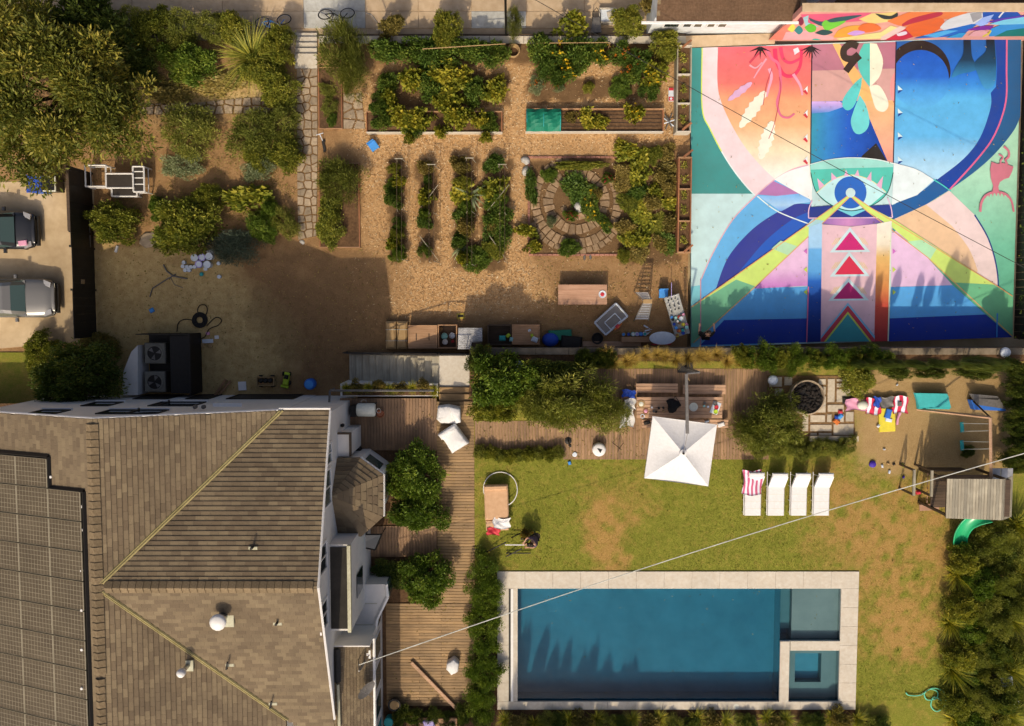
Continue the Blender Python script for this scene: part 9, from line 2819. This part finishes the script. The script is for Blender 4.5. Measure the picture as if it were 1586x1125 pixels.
# people
def skin_mesh(name, verts, edges, radii, mat, parent, sub=2):
 me = bpy.data.meshes.new(name)
 me.from_pydata(verts, edges, [])
 o = bpy.data.objects.new(name, me)
 col.objects.link(o)
 md = o.modifiers.new('skin', 'SKIN')
 md.use_smooth_shade = True
 for i, r in enumerate(radii):
  me.skin_vertices[0].data[i].radius = r if isinstance(r, tuple) else (r, r)
 me.skin_vertices[0].data[0].use_root = True
 sm = o.modifiers.new('sub', 'SUBSURF')
 sm.levels = sm.render_levels = sub
 dg = bpy.context.evaluated_depsgraph_get()
 dg.update()
 m2 = bpy.data.meshes.new_from_object(o.evaluated_get(dg))
 m2.name = name
 m2.materials.clear()
 m2.materials.append(MATS[mat])
 bpy.data.objects.remove(o)
 return link(name, m2, parent)
def person(label, px, py, z, rz, pose, shirt, trousers, bare_arms=True):
 p = P(px, py, z)
 t = thing('person', label, 'person', p, None, rz)
 J = pose
 V_, E_, R_ = [], [], []
 idx = {}
 def add(n, r, to=None):
  idx[n] = len(V_); V_.append(J[n]); R_.append(r)
  if to: E_.append((idx[to], idx[n]))
 add('pelvis', (.15, .11)); add('waist', (.13, .1), 'pelvis'); add('chest', (.17, .11), 'waist'); add('neck', .055, 'chest'); add('head0', .075, 'neck'); add('head1', .1, 'head0'); add('head2', .085, 'head1')
 for s in 'LR':
  add('sh' + s, .07, 'chest'); add('el' + s, .045, 'sh' + s); add('wr' + s, .03, 'el' + s); add('pa' + s, (.042, .022), 'wr' + s)
  a, b = Vector(J['wr' + s]), Vector(J['pa' + s])
  d = (b - a).normalized()
  sd_ = d.cross(Vector((0, 0, 1))); sd_ = sd_.normalized() if sd_.length > .1 else Vector((1, 0, 0))
  for k, (o, l) in enumerate(((-.03, .07), (-.01, .085), (.01, .08), (.03, .06))):
   J[f'f{k}{s}'] = tuple(b + sd_ * o * 1.2 + d * l * .6); J[f'g{k}{s}'] = tuple(b + sd_ * o * 1.2 + d * l - Vector((0, 0, .025)))
   add(f'f{k}{s}', .009, 'pa' + s); add(f'g{k}{s}', .007, f'f{k}{s}')
  J['t0' + s] = tuple(a.lerp(b, .5) + sd_ * .05 + d * .02); J['t1' + s] = tuple(a.lerp(b, .6) + sd_ * .065 + d * .05)
  add('t0' + s, .011, 'wr' + s); add('t1' + s, .009, 't0' + s)
  add('hp' + s, .1, 'pelvis'); add('kn' + s, .065, 'hp' + s); add('an' + s, .042, 'kn' + s); add('ft' + s, (.04, .03), 'an' + s); add('to' + s, (.035, .022), 'ft' + s)
 skin_mesh('body', V_, E_, R_, 'skin', t)
 def sub_chain(nm, joints, radii, edges, mat):
  skin_mesh(nm, [J[j] for j in joints], edges, radii, mat, t)
 top = ['pelvis', 'waist', 'chest', 'shL', 'shR', 'slL', 'slR', 'nb']
 k_ = .65 if bare_arms else 1.0
 for s in 'LR':
  J['sl' + s] = tuple(Vector(J['sh' + s]).lerp(Vector(J['el' + s]), k_))
 J['nb'] = tuple(Vector(J['chest']).lerp(Vector(J['neck']), .6))
 sub_chain('shirt', top, [(.17, .13), (.15, .12), (.19, .13), .085, .085, .06, .06, .075], [(0, 1), (1, 2), (2, 3), (2, 4), (3, 5), (4, 6), (2, 7)], shirt)
 J['lowL'] = tuple(Vector(J['knL']).lerp(Vector(J['anL']), .9)); J['lowR'] = tuple(Vector(J['knR']).lerp(Vector(J['anR']), .9))
 sub_chain('trousers', ['pelvis', 'hpL', 'hpR', 'knL', 'knR', 'lowL', 'lowR'], [(.17, .13), .115, .115, .08, .08, .06, .06], [(0, 1), (0, 2), (1, 3), (2, 4), (3, 5), (4, 6)], trousers)
 sub_chain('shoes', ['ftL', 'toL', 'ftR', 'toR'], [(.05, .04), (.045, .03)] * 2, [(0, 1), (2, 3)], 'charcoal')
 h1 = Vector(J['head1']); fw = Vector(J['face'])
 up = (Vector(J['head2']) - Vector(J['head0'])).normalized()
 sd_ = fw.cross(up).normalized()
 q = MB()
 for s in (-1, 1):
  c = h1 + fw * .092 + sd_ * .035 * s; q.lathe([(.004, -.01), (.013, -.004), (.013, .004), (.004, .01)], tuple(c), 8)
 o = link('eyes', q.mesh('eyes', 'white'), t)
 q = MB(); c = h1 + fw * .1 - up * .03; q.add([c + up * .03, c - up * .015 + sd_ * .016, c - up * .015 - sd_ * .016, c + fw * .028 - up * .01], [(0, 3, 1), (0, 2, 3), (1, 3, 2)]); link('nose', q.mesh('nose', 'skin'), t)
 q = MB(); c = h1 + fw * .09 - up * .07; q.tube([c - sd_ * .025, c + fw * .006, c + sd_ * .025], .006, 5); link('mouth', q.mesh('mouth', 'terracotta'), t)
 for s in (-1, 1):
  q = MB(); c = h1 + sd_ * .095 * s - up * .01; q.lathe([(.01, -.03), (.02, 0), (.01, .03)], tuple(c), 8); link('ear', q.mesh('ear', 'skin'), t)
 q = MB()
 c = h1 + up * .03 - fw * .015
 for i in range(7):
  th = (math.pi * .62) * i / 6
  for j in range(14):
   a = 2 * math.pi * j / 14
   r = .118 * math.sin(th)
   k2 = 1.0 if math.cos(a) < .5 else .82
   q.v.append(tuple(c + up * (.118 * math.cos(th)) + fw * r * math.cos(a) * k2 + sd_ * r * math.sin(a)))
 for i in range(6):
  for j in range(14):
   q.f.append([i * 14 + j, i * 14 + (j + 1) % 14, (i + 1) * 14 + (j + 1) % 14, (i + 1) * 14 + j]); q.m.append(0); q.t.append(.5)
 link('hair', q.mesh('hair', 'hair', (0, 0, 0), True), t)
 return t
pose1 = dict(pelvis=(0, 0, .52), waist=(0, -.03, .68), chest=(0, -.12, .95), neck=(0, -.18, 1.12), head0=(0, -.21, 1.18), head1=(0, -.25, 1.26), head2=(0, -.25, 1.35), face=(0, -.8, -.6),
             shL=(-.19, -.12, 1.02), elL=(-.27, -.3, .82), wrL=(-.16, -.5, .74), paL=(-.11, -.58, .74), shR=(.19, -.12, 1.02), elR=(.27, -.3, .82), wrR=(.16, -.5, .74), paR=(.11, -.58, .74),
             hpL=(-.1, -.05, .5), knL=(-.15, -.48, .52), anL=(-.15, -.5, .1), ftL=(-.15, -.55, .05), toL=(-.16, -.7, .035), hpR=(.1, -.05, .5), knR=(.15, -.48, .52), anR=(.15, -.5, .1), ftR=(.15, -.55, .05), toR=(.16, -.7, .035))
person('person in a mauve shirt sitting on the lawn, leaning over a bouquet', 829, 828, ZL, math.radians(-58), pose1, 'shirt_mauve', 'trousers')
p = P(830, 828, ZL)
t = thing('garden_stool', 'low dark stool under the person on the lawn', 'stool', p)
q = MB(); q.lathe([(.17, .36), (.19, .4), (.17, .42)], tuple(p), 16); part(q, 'seat', 'dark_wood', t)
for i in range(3):
 a = i * 2.1; q = MB(); q.tube([(p.x + .1 * math.cos(a), p.y + .1 * math.sin(a), ZL + .37), (p.x + .17 * math.cos(a), p.y + .17 * math.sin(a), ZL)], .018, 5); part(q, 'leg', 'dark_wood', t)
t = plant('dry', 815, 826, 10, 9, .75, 'leafy bouquet with orange blooms beside the sitting person', ZL, None, 'flower_bouquet', 'bouquet', 'flowers_orange')
pose2 = dict(pelvis=(0, .06, .92), waist=(0, .02, 1.06), chest=(0, -.08, 1.32), neck=(0, -.14, 1.49), head0=(0, -.17, 1.55), head1=(0, -.21, 1.62), head2=(0, -.21, 1.71), face=(0, -.75, -.65),
             shL=(-.2, -.08, 1.4), elL=(-.36, -.2, 1.2), wrL=(-.34, -.44, 1.16), paL=(-.33, -.52, 1.16), shR=(.2, -.08, 1.4), elR=(.36, -.2, 1.2), wrR=(.34, -.44, 1.16), paR=(.33, -.52, 1.16),
             hpL=(-.1, .05, .9), knL=(-.12, .0, .5), anL=(-.12, .05, .1), ftL=(-.12, .0, .05), toL=(-.14, -.16, .035), hpR=(.1, .05, .9), knR=(.12, -.05, .5), anR=(.12, 0, .1), ftR=(.12, -.05, .05), toR=(.14, -.21, .035))
person('person in black clothes standing at the corner of the painted court', 1086, 519, ZG + .1, math.radians(180), pose2, 'shirt_black', 'trousers', False)
